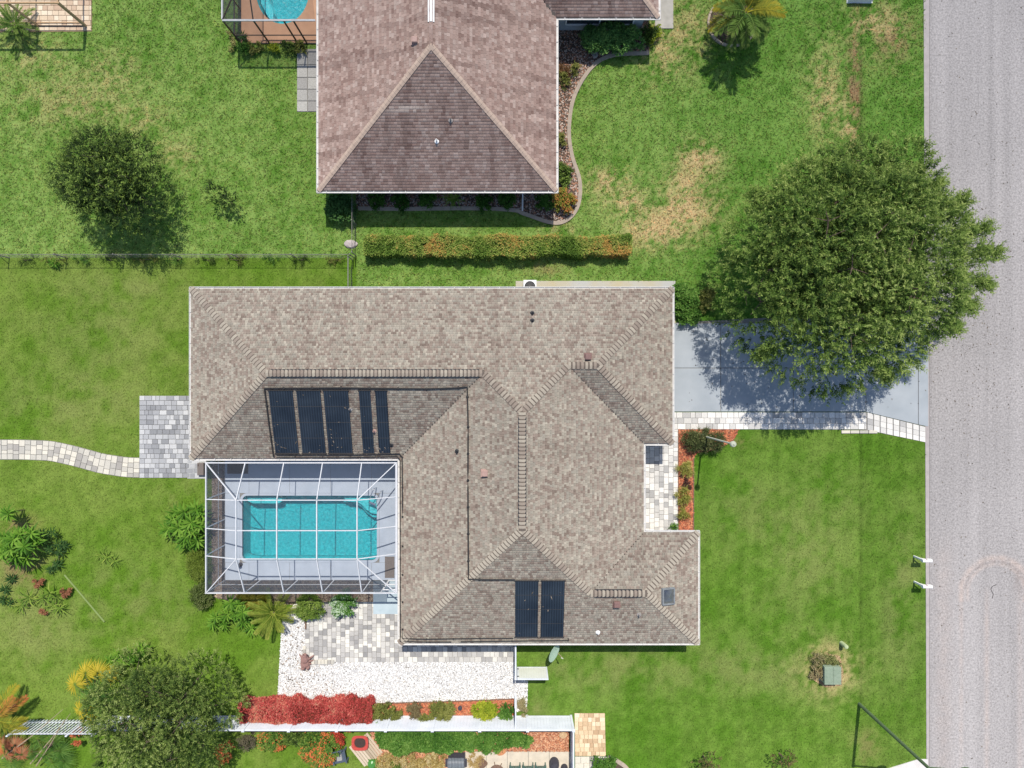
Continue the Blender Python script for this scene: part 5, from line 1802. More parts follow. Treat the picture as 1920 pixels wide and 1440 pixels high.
def sprays(P, D, rg, k, length, leafL, leafW, pal, spread=0.8, tipbright=0.5, base_q=None):
    """twigs with k leaves each; returns leaf vertices and colours"""
    n = len(P)
    ln = length * rg.uniform(.6, 1.25, n)
    t = np.linspace(0.12, 1.0, k)[None, :] + rg.uniform(-.05, .05, (n, k))
    sag = -0.12 * (t ** 2)[..., None] * ln[:, None, None] * np.array([0, 0, 1.0])
    pos = P[:, None, :] + D[:, None, :] * (t * ln[:, None])[..., None] + sag
    side = unit(np.cross(D, rg.normal(size=(n, 3)) * .5 + np.array([0, 0, 1.0])))
    sg = np.where(np.arange(k) % 2 == 0, 1.0, -1.0)[None, :, None]
    d = D[:, None, :] * 0.75 + side[:, None, :] * sg * spread + rg.normal(size=(n, k, 3)) * 0.35
    d = unit(d).reshape(-1, 3)
    N = unit(rg.normal(size=(n * k, 3)) * 0.55 + np.array([0, 0, 1.0]))
    V = leaf_quads(pos.reshape(-1, 3), d, N, leafL * rg.uniform(.7, 1.3, n * k), leafW * rg.uniform(.7, 1.3, n * k))
    q = (base_q if base_q is not None else rg.uniform(0.1, .7, n))[:, None] + tipbright * (t - 0.5) + rg.uniform(-.15, .15, (n, k))
    C = pick(pal, q.ravel()) * rg.uniform(.85, 1.15, n * k)[:, None]
    return V, C


def lobed_points(lobes, per, rg, zmin=-0.35, inner=0.72):
    Ps, Ds, Q = [], [], []
    Cs = np.array([l[0] for l in lobes])
    Rs = np.array([l[1] for l in lobes])
    for i, (c, r) in enumerate(lobes):
        n = int(per * r * r)
        d = unit(rg.normal(size=(n, 3)))
        d = d[d[:, 2] > zmin]
        rad = r * rg.uniform(.72, 1.0, len(d))
        p = np.array(c) + d * rad[:, None]
        dist = np.linalg.norm(p[:, None, :] - Cs[None], axis=2) / Rs[None]
        dist[:, i] = 9
        k = dist.min(1) > inner
        Ps.append(p[k]); Ds.append(d[k])
        Q.append(np.full(k.sum(), rg.uniform(.12, .62)))
    return np.vstack(Ps), np.vstack(Ds), np.concatenate(Q)


def tree(name, label, base, lobes, trunk_r, fork_z, pal, per, k, length, leafL, leafW, seed, cat='tree', group=None, limb_frac=0.5, spread=0.8, up=0.35, inner=0.72, extra=None, tip=0.5, fill=0):
    rg = np.random.default_rng(seed)
    root = thing(name, label, cat, base, group)
    tm = MB()
    b = Vector(base)
    fk = b + Vector((0.05, 0.03, fork_z))
    tm.tube([b, b + Vector((0.03, -.02, fork_z * .5)), fk], [trunk_r * 1.35, trunk_r, trunk_r * .85], 10)
    tr = tm.build('trunk', M['bark'], root)
    bm_ = MB()
    for i, (c, r) in enumerate(lobes):
        if rg.random() > limb_frac:
            continue
        e = Vector(c)
        mid = fk.lerp(e, 0.5) + Vector((rg.uniform(-.3, .3), rg.uniform(-.3, .3), 0.1))
        bm_.tube([fk - Vector((0, 0, .1)), mid, e], [trunk_r * .5, trunk_r * .28, trunk_r * .1], 6)
        for _ in range(3):
            d = Vector(rg.normal(size=3)).normalized()
            d.z = abs(d.z) * .6
            bm_.tube([e, e + d * r * .8], [trunk_r * .1, trunk_r * .03], 4)
    if bm_.v:
        bm_.build('limb', M['bark'], root)
    P, D, Q = lobed_points(lobes, per, rg, inner=inner)
    if extra is not None:
        P = np.vstack([P, extra[0]]); D = np.vstack([D, extra[1]]); Q = np.concatenate([Q, np.full(len(extra[0]), .4)])
    if fill:
        # older leaves deep inside the crown, so that the ground does not show through
        Lc = np.array([l[0] for l in lobes]); lo, hi = Lc.min(0), Lc.max(0)
        f = unit(rg.normal(size=(fill, 3))) * (rg.random((fill, 1)) ** (1 / 3))
        fp = (lo + hi) / 2 + f * (hi - lo) / 2 * np.array([1.08, 1.08, .8])
        P = np.vstack([P, fp]); D = np.vstack([D, unit(rg.normal(size=(fill, 3)) + np.array([0, 0, .3]))]); Q = np.concatenate([Q, rg.uniform(.12, .62, fill)])
    D = unit(D + rg.normal(size=D.shape) * .3 + np.array([0, 0, up]))
    V, C = sprays(P, D, rg, k, length, leafL, leafW, pal, spread, tip, Q + rg.uniform(-.12, .12, len(Q)))
    leaf_obj('crown', V, C, root)
    return root


def ring_lobes(cx, cy, cz, rx, ry, rz, n, r0, r1, rg, zlo=-.2):
    out = []
    for i in range(n):
        z = zlo + (1 - zlo) * (i + .5) / n
        a = i * 2.39996 + rg.uniform(-.3, .3)
        s = math.sqrt(max(0, 1 - z * z))
        out.append(((cx + rx * s * math.cos(a) * rg.uniform(.85, 1.08), cy + ry * s * math.sin(a) * rg.uniform(.85, 1.08), cz + rz * z * rg.uniform(.9, 1.08)), rg.uniform(r0, r1)))
    return out


PAL_OAK = [(0.034, 0.072, 0.014), (0.072, 0.135, 0.022), (0.135, 0.215, 0.040), (0.225, 0.315, 0.070), (0.36, 0.43, 0.13)]
PAL_DARK = [(0.020, 0.040, 0.010), (0.034, 0.066, 0.014), (0.062, 0.110, 0.020), (0.125, 0.200, 0.034), (0.25, 0.35, 0.07)]
PAL_BL = [(0.036, 0.070, 0.014), (0.074, 0.126, 0.024), (0.132, 0.196, 0.040), (0.215, 0.285, 0.068), (0.34, 0.40, 0.13)]
PAL_GREEN = [(0.025, 0.075, 0.012), (0.045, 0.125, 0.018), (0.075, 0.185, 0.026), (0.13, 0.26, 0.045), (0.22, 0.36, 0.08)]
PAL_YG = [(0.10, 0.16, 0.012), (0.19, 0.26, 0.02), (0.32, 0.38, 0.03), (0.46, 0.48, 0.05)]
PAL_HEDGE = [(0.08, 0.15, 0.02), (0.11, 0.20, 0.03), (0.16, 0.26, 0.04), (0.22, 0.31, 0.055), (0.30, 0.37, 0.08), (0.38, 0.40, 0.10), (0.54, 0.32, 0.09)]
PAL_RED = [(0.12, 0.06, 0.025), (0.28, 0.05, 0.04), (0.48, 0.07, 0.065), (0.62, 0.16, 0.13), (0.60, 0.32, 0.20)]
PAL_OLIVE = [(0.07, 0.09, 0.02), (0.13, 0.15, 0.035), (0.20, 0.22, 0.05), (0.30, 0.30, 0.09)]

# --- the great oak by the driveway
rg_ = np.random.default_rng(21)
ox, oy = 18.3, 6.35
lobes = ring_lobes(ox, oy, 4.5, 4.9, 4.6, 3.6, 34, 1.4, 2.1, rg_, -.25)
lobes += [((ox + 3.5, oy + 6.0, 4.6), 1.25), ((ox + 1.2, oy + 6.1, 4.7), 1.2), ((ox + 4.0, oy + 4.6, 4.6), 1.5), ((ox + 5.6, oy + 2.2, 4.6), 1.3), ((ox + 2.0, oy + 5.4, 4.6), 1.3), ((ox - 4.3, oy - 2.9, 3.8), 1.6), ((ox - 5.0, oy - 1.0, 3.8), 1.6), ((ox - 2.1, oy - 4.6, 3.8), 1.6), ((ox + 1.0, oy - 5.0, 3.9), 1.5), ((ox + 3.4, oy - 3.9, 4.0), 1.5), ((ox - .6, oy - 3.4, 5.0), 1.7), ((ox + 1.8, oy - 3.0, 5.2), 1.6)]
# loose outer branches towards the road
ex_p, ex_d = [], []
for a, l0, l1, dens in ((0.75, 5.4, 7.7, 110), (0.55, 5.6, 8.0, 120), (0.30, 5.8, 8.5, 140), (0.12, 6.0, 8.8, 150), (-.10, 5.8, 8.3, 130), (-.28, 5.6, 7.7, 120), (-.5, 5.6, 7.2, 100), (0.95, 5.6, 7.4, 90), (1.25, 5.4, 6.8, 60), (2.4, 5.6, 6.6, 50), (-2.3, 5.8, 6.7, 60), (-1.2, 5.8, 6.8, 60)):
    for _ in range(dens):
        t = rg_.random()
        rr_ = l0 + (l1 - l0) * t
        w = (1 - t) * .9 + .12
        aa = a + rg_.normal() * .06 * w
        ex_p.append((ox + rr_ * math.cos(aa), oy + rr_ * math.sin(aa) * .93, 4.6 + rg_.normal() * .45 * w + 1.0 * (1 - t)))
        ex_d.append((math.cos(aa + rg_.normal() * .5), math.sin(aa + rg_.normal() * .5), .1))
tree('oak_tree', 'large spreading dark green tree overhanging the driveway and the road', (ox - .3, oy + .2, 0), lobes, .34, 2.2, PAL_OAK, 92, 20, .70, .165, .050, 5, inner=.88, up=.12, extra=(np.array(ex_p), np.array(ex_d)), limb_frac=.6, fill=5200, tip=.8)

# --- small-leaved tree on the neighbour's lawn
bx, by, _ = G(268, 372)
rg_ = np.random.default_rng(22)
lobes = ring_lobes(bx - .35, by + .35, 2.5, 2.35, 2.1, 1.9, 16, .65, 1.1, rg_, -.35)
lobes += [((bx - 1.9, by + 1.5, 3.2), .8), ((bx + 1.6, by - 1.0, 2.2), .8), ((bx + .8, by - 1.6, 1.9), .8), ((bx - 1.3, by + 2.2, 3.1), .7)]
tree('small_leaf_tree', 'open twiggy dark green tree alone on the lawn left of the pinkish house', (bx, by, 0), lobes, .12, .9, PAL_DARK, 150, 14, .72, .14, .055, 6, limb_frac=.95, inner=.85, tip=1.1, fill=1700)
# --- sapling
bx, by, _ = G(436, 383)
lobes = [((bx - .65, by + .35, 1.2), .32), ((bx - .2, by + .25, 1.4), .3), ((bx + .25, by + .1, 1.1), .3), ((bx + .5, by - .2, 1.0), .28), ((bx, by - .1, .8), .3), ((bx - .5, by + .7, 1.5), .25)]
tree('sapling', 'thin dark sapling in the open lawn left of the pinkish house', (bx, by, 0), lobes, .03, .5, PAL_DARK, 210, 6, .28, .17, .09, 7, limb_frac=1)
# --- dense tree at the bottom left
bx, by, _ = G(300, 1347, 3.2)
rg_ = np.random.default_rng(23)
lobes = ring_lobes(bx, by, 2.6, 3.3, 3.0, 2.1, 24, .9, 1.4, rg_, -.3)
lobes += [((bx + rg_.uniform(-1.5, 1.5), by + rg_.uniform(-1.5, 1.5), 3.3), 1.5) for _ in range(5)]
tree('bushy_tree', 'rounded dense olive green tree hiding the white fence at the bottom left', (bx + .2, by, 0), lobes, .18, 1.2, PAL_BL, 170, 14, .42, .12, .05, 8, inner=.9, up=.15, limb_frac=.6, fill=1800, tip=.75)
# --- two small shrubby trees at the lower edge of the front lawn
for px, py, lab, sd_ in ((1325, 1430, 'small brownish shrub tree at the lower edge left of its twin', 9), (1470, 1425, 'small brown and green shrub tree nearer the utility pole at the lower edge', 10)):
    bx, by, _ = G(px, py, .8)
    rg_ = np.random.default_rng(sd_)
    tree('shrub_tree', lab, (bx, by, 0), ring_lobes(bx, by, .9, .45, .45, .5, 8, .25, .4, rg_), .04, .4, [(0.06, 0.075, 0.02), (0.12, 0.12, 0.04), (0.22, 0.16, 0.07), (0.36, 0.20, 0.11)], 170, 6, .22, .11, .06, sd_, cat='shrub', group='small shrub trees at the lower edge of the lawn')


def bush(label, px, py, rx, ry, h, pal, n, leafL, leafW, seed, name='shrub', cat='shrub', group=None, nl=7, k=5, z0=.0, spr=.28):
    """px,py: centre seen from above; rx, ry in image pixels"""
    rg = np.random.default_rng(seed)
    X, Y, _ = G(px, py, h * .6)
    rx, ry = rx / SG, ry / SG
    root = thing(name, label, cat, (X, Y, 0), group)
    r = min(rx, ry)
    lobes = []
    for i in range(nl):
        a = i * 2.4 + rg.uniform(-.4, .4)
        s = math.sqrt((i + .5) / nl)
        lobes.append(((X + (rx - r * .45) * s * math.cos(a), Y + (ry - r * .45) * s * math.sin(a), z0 + h * rg.uniform(.45, .62)), max(.12, r * rg.uniform(.42, .62))))
    sm = MB()
    for c, rr in lobes[:6]:
        sm.tube([(X, Y, 0), ((X + c[0]) / 2, (Y + c[1]) / 2, c[2] * .6), c], [.025, .018, .008], 5)
    sm.build('stem', M['bark'], root)
    P, D, Q = lobed_points(lobes, 400, rg, -.2, .6)
    idx = rg.integers(0, len(P), n)
    P, D, Q = P[idx], D[idx], Q[idx]
    top = np.array([l[0][2] for l in lobes]).mean()
    P[:, 2] = z0 + (P[:, 2] - z0)
    D = unit(D + rg.normal(size=D.shape) * .4 + np.array([0, 0, .4]))
    V, C = sprays(P, D, rg, k, spr, leafL, leafW, pal, .9, .45, Q + rg.uniform(-.1, .25, n))
    V[:, 2] = np.maximum(V[:, 2], .02)
    leaf_obj('foliage', V, C, root)
    return root


def hedge(label, px0, py0, px1, py1, h, pal, n, leafL, leafW, seed, name='hedge', blot=0.8, zc=None, lean=0.0, extra_col=None):
    """clipped hedge; px box is the top as seen from above"""
    rg = np.random.default_rng(seed)
    x0, y0 = gx(px0, h), gy(py1, h)
    x1, y1 = gx(px1, h), gy(py0, h)
    root = thing(name, label, 'hedge', ((x0 + x1) / 2, (y0 + y1) / 2, 0))
    # woody inside
    sm = MB()
    k_ = max(3, int((x1 - x0) / .6))
    for i in range(k_):
        x = x0 + (x1 - x0) * (i + .5) / k_
        y = (y0 + y1) / 2
        for s in (-1, 0, 1):
            sm.tube([(x, y, 0), (x + s * .15, y + s * (y1 - y0) * .2, h * .5), (x + s * .25, y + s * (y1 - y0) * .33, h * .88)], [.02, .014, .006], 4)
    sm.build('stem', M['bark'], root)
    # points over top and sides
    A = [(x1 - x0) * (y1 - y0), (x1 - x0) * h, (x1 - x0) * h, (y1 - y0) * h, (y1 - y0) * h]
    A = np.array(A)
    cnt = (n * A / A.sum()).astype(int)
    P = []
    for i, c in enumerate(cnt):
        u, v = rg.random(c), rg.random(c)
        if i == 0:
            P.append(np.stack([x0 + (x1 - x0) * u, y0 + (y1 - y0) * v, np.full(c, h)], 1))
        elif i in (1, 2):
            P.append(np.stack([x0 + (x1 - x0) * u, np.full(c, y0 if i == 1 else y1), .05 + (h - .05) * v], 1))
        else:
            P.append(np.stack([np.full(c, x0 if i == 3 else x1), y0 + (y1 - y0) * u, .05 + (h - .05) * v], 1))
    P = np.vstack(P)
    c0 = np.array([(x0 + x1) / 2, (y0 + y1) / 2, h * .4])
    dd = P - c0
    dd[:, 0] *= 0.12
    D = unit(dd)
    bump = (fbm(P[:, 0], P[:, 1] + P[:, 2], 1.6, 3, 5) - .5)
    P = P - D * (0.05 + .10 * rg.random(len(P)))[:, None] + D * (bump * .8)[:, None]
    D = unit(D + rg.normal(size=D.shape) * .45 + np.array([0, 0, .3]))
    q = .45 + blot * (fbm(P[:, 0], P[:, 1], 1.1, 3, 9) - .5) * 2 + rg.uniform(-.2, .2, len(P))
    V, C = sprays(P, D, rg, 4, .16, leafL, leafW, pal, .9, .4, q)
    V[:, 2] = np.maximum(V[:, 2], .02)
    leaf_obj('foliage', V, C, root)
    return root


hedge('long clipped yellow green hedge with orange flecks between the two houses', 684, 444, 1178, 475, 1.0, PAL_HEDGE, 15000, .10, .055, 31)
hedge('long red leaved croton hedge along the white fence and the gravel', 452, 1321, 694, 1362, 1.05, PAL_RED, 11000, .12, .06, 32, blot=.5)
hedge('long bright green hedge south of the white fence beside the boardwalk', 710, 1366, 884, 1408, 1.0, PAL_GREEN, 9000, .13, .08, 33, blot=.4)
bush('round green shrub at the end of the long green hedge below the fence', 925, 1385, 36, 20, 1.0, PAL_GREEN, 900, .14, .08, 34, nl=8)
bush('bright green shrub below the fence nearest the bare mulch', 972, 1383, 26, 13, .9, PAL_GREEN, 600, .14, .08, 35, nl=6)
bush('trimmed large green shrub under the eave of the pinkish house wing', 1145, 70, 62, 25, 1.3, [(0.05, 0.13, 0.035), (0.09, 0.21, 0.055), (0.16, 0.32, 0.08), (0.28, 0.45, 0.11)], 2600, .14, .08, 36, nl=14)
bush('dark shrub in the shaded corner at the end of the large trimmed shrub', 1215, 62, 12, 14, .8, PAL_DARK, 250, .12, .07, 37, nl=4)
bush('yellow green shrub at the right of the large trimmed shrub by the pale walkway', 1226, 66, 9, 18, .4, PAL_YG, 260, .11, .06, 38, nl=4)
bush('orange and green flecked shrub at the corner of the curved bed', 1056, 375, 17, 19, .75, [(0.07, 0.13, 0.02), (0.14, 0.22, 0.03), (0.28, 0.28, 0.05), (0.50, 0.20, 0.06)], 520, .13, .07, 39, nl=6)
bush('dark green shrub just above the orange flecked shrub in the curved bed', 1055, 328, 12, 20, .7, PAL_DARK, 360, .16, .06, 40, nl=5)
for i, (px, py, r, lab) in enumerate(((1056, 150, 11, 'largest small olive plant in the mulch of the curved bed'), (1078, 132, 8, 'small brown tinged plant at the top of the curved bed'), (1061, 130, 7, 'tiny reddish plant under the shade line of the curved bed'), (1053, 262, 8, 'small dark plant by the house wall midway down the curved bed'))):
    bush(lab, px, py, r, r, .4, PAL_OLIVE if i != 2 else [(0.12, 0.07, 0.03), (0.25, 0.13, 0.06)], 120, .12, .05, 41 + i, name='bed_plant', cat='plant', group='small plants in the curved bed', nl=3)
bush('dark bush in the shade beside the chain link fence end', 640, 392, 24, 22, .9, [(0.03, 0.09, 0.02), (0.06, 0.15, 0.04), (0.12, 0.24, 0.06)], 620, .16, .09, 47, nl=7)
for i, (px, r, lab) in enumerate(((705, 14, 'low shaded plant first along the south wall of the pinkish house'), (750, 16, 'low shaded plant second along the south wall of the pinkish house'), (800, 13, 'low shaded plant left of the spiky plant under the eave'), (905, 14, 'low shaded plant right of the spiky plant under the eave'), (950, 12, 'low shaded plant beside the white downspout'), (1022, 17, 'shaded shrub between the downspout and the orange flecked shrub'))):
    bush(lab, px, 375 + (i % 2) * 5, r, 11, .6, PAL_GREEN[:4], 260, .14, .07, 48 + i, name='shade_plant', cat='plant', group='plants along the shaded south wall', nl=4)
bush('glossy green shrub between the house corner and the driveway', 1284, 560, 20, 26, .9, PAL_GREEN, 850, .15, .08, 55, nl=8)
bush('round green shrub at the upper corner of the driveway', 1292, 592, 18, 14, .7, PAL_GREEN, 420, .14, .08, 56, nl=5)
bush('small yellowing shrub between the driveway shrub and the large tree', 1325, 560, 11, 26, .6, PAL_OLIVE, 300, .13, .06, 57, nl=5)
bush('wide dark twiggy shrub at the foot of the lamp post', 1320, 826, 36, 20, .9, [(0.035, 0.05, 0.02), (0.06, 0.085, 0.03), (0.12, 0.145, 0.05), (0.28, 0.29, 0.13)], 1000, .17, .03, 58, nl=10)
for i, (px, py, rx, ry, lab) in enumerate(((1285, 880, 10, 10, 'upper tuft of yellow green grass in the red mulch bed by the entry'), (1281, 932, 11, 13, 'larger tuft of yellow green grass lower in the red mulch bed by the entry'), (1281, 963, 6, 6, 'smallest green tuft near the bottom of the red mulch bed by the entry'))):
    bush(lab, px, py, rx, ry, .5, [(0.10, 0.13, 0.02), (0.19, 0.22, 0.03), (0.33, 0.33, 0.07), (0.5, 0.46, 0.16)], 150 if i < 2 else 60, .22, .028, 60 + i, name='grass_tuft', cat='plant', group='grass tufts in the entry bed', nl=4)
bush('small dark purple plant in the red mulch bed by the entry', 1284, 906, 6, 6, .3, [(0.05, 0.03, 0.03), (0.12, 0.05, 0.04)], 60, .1, .05, 64, name='bed_plant', cat='plant', nl=3)
bush('small potted green plant at the lower end of the entry pavers', 1262, 991, 7, 5, .4, PAL_GREEN, 60, .12, .06, 65, name='bed_plant', cat='plant', nl=3)
bush('leafy green shrub with open crown below the pool cage left of the white flowers', 580, 1138, 27, 20, .9, [(0.07, 0.13, 0.02), (0.12, 0.20, 0.03), (0.20, 0.30, 0.05), (0.32, 0.40, 0.10)], 620, .17, .05, 66, nl=8)
bush('green shrub with white blossoms below the pool cage', 645, 1133, 21, 19, .9, [(0.03, 0.10, 0.02), (0.07, 0.19, 0.03), (0.14, 0.30, 0.06), (0.6, 0.7, 0.55)], 520, .14, .08, 67, nl=7)
bush('dark untidy shrub at the lower left corner of the pool cage', 378, 1115, 18, 20, .7, [(0.05, 0.075, 0.02), (0.10, 0.14, 0.035), (0.17, 0.20, 0.07)], 480, .13, .06, 68, nl=6)
bush('grassy yellow green clump at the left of the pool cage below the palmate plants', 372, 1062, 17, 28, .7, [(0.09, 0.15, 0.02), (0.17, 0.24, 0.035), (0.27, 0.33, 0.07)], 600, .3, .025, 69, name='grass_tuft', cat='plant', nl=7)
bush('yellow green fern clump in the bed below the pool cage', 478, 1122, 34, 15, .5, [(0.16, 0.17, 0.02), (0.28, 0.27, 0.03), (0.40, 0.36, 0.08)], 520, .26, .035, 70, name='fern', cat='plant', nl=8)
# plants in the red mulch along the fence
for i, (px, py, rx, ry, pal, lab) in enumerate(((716, 1334, 17, 13, PAL_OLIVE, 'olive plant next to the end of the red hedge'), (742, 1338, 9, 9, PAL_OLIVE, 'small olive plant overhanging the fence beside the red hedge'), (776, 1333, 8, 11, [(0.12, 0.10, 0.05), (0.25, 0.20, 0.10)], 'wilted brown plant in the red mulch strip'), (800, 1346, 11, 7, PAL_OLIVE, 'small green plant drooping over the white fence'), (830, 1333, 17, 15, PAL_OLIVE, 'spreading olive plant in the middle of the red mulch strip'), (912, 1331, 22, 15, PAL_YG, 'bright yellow green shrub in the red mulch strip'), (951, 1336, 10, 10, PAL_GREEN, 'small dark green plant at the right end of the red mulch strip'))):
    bush(lab, px, py, rx, ry, .75, pal, int(40 + rx * ry * 1.6), .14, .07, 71 + i, name='bed_plant', cat='plant', group='plants in the red mulch strip', nl=5)
bush('straw coloured plant in the white gravel at the right end of the mulch strip', 978, 1325, 8, 15, .35, [(0.3, 0.24, 0.13), (0.45, 0.38, 0.22), (0.2, 0.2, 0.07)], 160, .14, .04, 79, name='bed_plant', cat='plant', nl=3)
# south garden
FLW = [(0.04, 0.10, 0.02), (0.06, 0.14, 0.02), (0.09, 0.19, 0.03), (0.14, 0.25, 0.04), (0.22, 0.30, 0.06), (0.60, 0.20, 0.06), (0.72, 0.20, 0.08)]
bush('green shrub full of orange flowers by the dark blue chair', 597, 1402, 34, 32, .9, FLW, 1150, .13, .08, 80, name='flowering_shrub', nl=10)
bush('smaller orange flowering shrub right below the red hedge', 508, 1388, 22, 16, .8, FLW, 520, .13, .08, 81, name='flowering_shrub', nl=7)
bush('red and orange flowering plant against the fence by the boardwalk', 634, 1384, 11, 10, .7, [(0.05, 0.1, 0.02), (0.4, 0.05, 0.04), (0.62, 0.12, 0.05)], 200, .12, .07, 82, name='flowering_shrub', nl=4)
bush('dark green shrub below the fence between the orange flowering shrubs', 553, 1380, 20, 11, .7, PAL_DARK, 420, .13, .07, 83, nl=5)
bush('twiggy grey green shrub below the fence at the edge of the bushy tree', 463, 1388, 15, 13, .6, [(0.10, 0.09, 0.06), (0.18, 0.16, 0.1), (0.12, 0.16, 0.05)], 260, .12, .05, 84, nl=5)
bush('orange flowers at the lower right rim of the bushy tree', 420, 1415, 12, 18, 1.0, [(0.10, 0.14, 0.03), (0.5, 0.14, 0.05), (0.6, 0.2, 0.1)], 140, .12, .07, 85, name='flowering_shrub', nl=4)
bush('orange flowers at the left rim of the bushy tree by the slatted fence', 141, 1378, 6, 14, 1.3, [(0.5, 0.14, 0.05), (0.62, 0.2, 0.1)], 90, .12, .08, 86, name='flowering_shrub', nl=3)
VAR = [(0.22, 0.15, 0.04), (0.38, 0.28, 0.09), (0.52, 0.42, 0.18), (0.62, 0.52, 0.30)]
for i, (px, py, rx, ry, lab) in enumerate(((732, 1428, 20, 14, 'yellow variegated ground cover plant left of the others by the boardwalk'), (772, 1426, 22, 14, 'yellow variegated ground cover plant in the middle below the green hedge'), (815, 1425, 18, 14, 'yellow variegated ground cover plant beside the grey grill'))):
    bush(lab, px, py, rx, ry, .45, VAR, 360, .13, .05, 87 + i, name='ground_cover_plant', cat='plant', group='variegated plants below the green hedge', nl=6)
bush('small dark green plant among the yellow variegated plants', 742, 1436, 12, 6, .4, PAL_DARK, 130, .13, .06, 91, name='bed_plant', cat='plant', nl=3)
bush('straw coloured dry plant between the grill and the brown table', 893, 1428, 11, 12, .5, [(0.35, 0.24, 0.09), (0.5, 0.38, 0.17)], 150, .15, .05, 92, name='bed_plant', cat='plant', nl=3)
bush('rounded green shrub at the right corner outside the white fence', 1133, 1431, 14, 13, .7, PAL_GREEN, 420, .14, .08, 93, nl=5)
bush('withered brown plant ring around the green transformer box', 1532, 1252, 10, 26, .35, [(0.16, 0.12, 0.06), (0.28, 0.22, 0.11), (0.42, 0.36, 0.2), (0.12, 0.14, 0.04)], 360, .13, .045, 94, name='ground_cover_plant', cat='plant', nl=6)
bush('green and brown low plant above the green transformer box', 1560, 1239, 22, 9, .35, [(0.14, 0.12, 0.05), (0.16, 0.20, 0.06), (0.3, 0.3, 0.12)], 280, .12, .05, 95, name='ground_cover_plant', cat='plant', nl=5)
# shrubs along the neighbour's pool cage
for i, (px, pal, lab) in enumerate(((460, PAL_GREEN, 'leftmost small green plant below the bronze cage'), (480, PAL_OLIVE, 'olive plant second in the row below the bronze cage'), (516, PAL_YG, 'pale yellow green plant in the middle of the row below the bronze cage'), (543, PAL_DARK, 'dark plant right of the pale one below the bronze cage'), (563, PAL_OLIVE, 'rightmost plant of the row below the bronze cage'))):
    bush(lab, px, 90, 11, 7, .4, pal, 150, .12, .06, 96 + i, name='bed_plant', cat='plant', group='plants in a row below the bronze cage', nl=3)
bush('yellowing weed patch against the left side of the bronze cage', 438, 75, 5, 18, .25, [(0.2, 0.22, 0.05), (0.4, 0.36, 0.16)], 120, .12, .04, 102, name='weed', cat='plant', nl=3)
# weeds along the chain link fence
for i in range(11):
    px = 40 + i * 58 + random.uniform(-12, 12)
    r = random.uniform(20, 34)
    bush('low %s weeds under the chain link fence %s' % (('dark', 'olive', 'green')[i % 3], ('at its left end', 'near the frame edge', 'left of the small tree', 'below the small tree', 'at the right rim of the small tree', 'right of the small tree', 'below the thin sapling', 'past the sapling', 'halfway to the corner post', 'left of the corner post', 'at the corner post')[i]), px, 487, r, 5, .22, [PAL_DARK, PAL_OLIVE, PAL_GREEN][i % 3], int(r * 4), .08, .025, 110 + i, name='weed', cat='plant', group='weeds along the chain link fence', nl=4)


# ---- palms and rosettes
def frond_data(name, L, nleaf, lw, ll, droop, pal, seed, vee=0.35, tipfrac=.4, rach=.022):
    """feather frond along +x, arching down; leaflets both sides"""
    rg = np.random.default_rng(seed)
    t = np.linspace(0.14, 1, nleaf)
    x = L * (t - droop * .25 * t ** 3)
    z = L * droop * (0.25 * t - .75 * t ** 2)
    P = np.stack([x, np.zeros(nleaf), z], 1)
    T = unit(np.gradient(P, axis=0))
    Vs, Cs = [], []
    for s in (1, -1):
        prof = np.sin(np.clip(t * .92 + .1, 0, 1) * math.pi) ** .6
        l = ll * (tipfrac + (1 - tipfrac) * prof) * rg.uniform(.85, 1.1, nleaf)
        d = unit(T * (.55 + .3 * t[:, None]) + np.array([0, s, 0]) * .9 + np.array([0, 0, vee]) - np.array([0, 0, .5]) * rg.random((nleaf, 1)))
        N = np.tile(np.array([0, 0, 1.0]), (nleaf, 1))
        Vs.append(leaf_quads(P, d, N, l, np.full(nleaf, lw)))
        Cs.append(pick(pal, t * .8 + rg.uniform(-.15, .2, nleaf)))
    V = np.vstack(Vs)
    C = np.repeat(np.vstack(Cs), 4, 0)
    F = np.arange(len(V)).reshape(-1, 4)
    # rachis as a folded strip
    xs = np.linspace(0, 1, 9)
    rx = L * (xs - droop * .25 * xs ** 3)
    rzz = L * droop * (.25 * xs - .75 * xs ** 2)
    w = rach * (1.2 - xs)
    rv = np.vstack([np.stack([rx, w, rzz + .004], 1), np.stack([rx, -w, rzz + .004], 1), np.stack([rx, w * 0, rzz - .03], 1)])
    n = 9
    rf = []
    for i in range(8):
        rf += [(i, i + 1, n + i + 1, n + i), (i, 2 * n + i, 2 * n + i + 1, i + 1), (n + i, n + i + 1, 2 * n + i + 1, 2 * n + i)]
    F = np.vstack([F, np.array(rf) + len(V)])
    V = np.vstack([V, rv])
    C = np.vstack([C, np.tile(np.array(pal[len(pal) // 2])[None] * 1.1, (len(rv), 1))])
    return npdata(name, V, F, M['leaf'], np.clip(C, .003, .8))


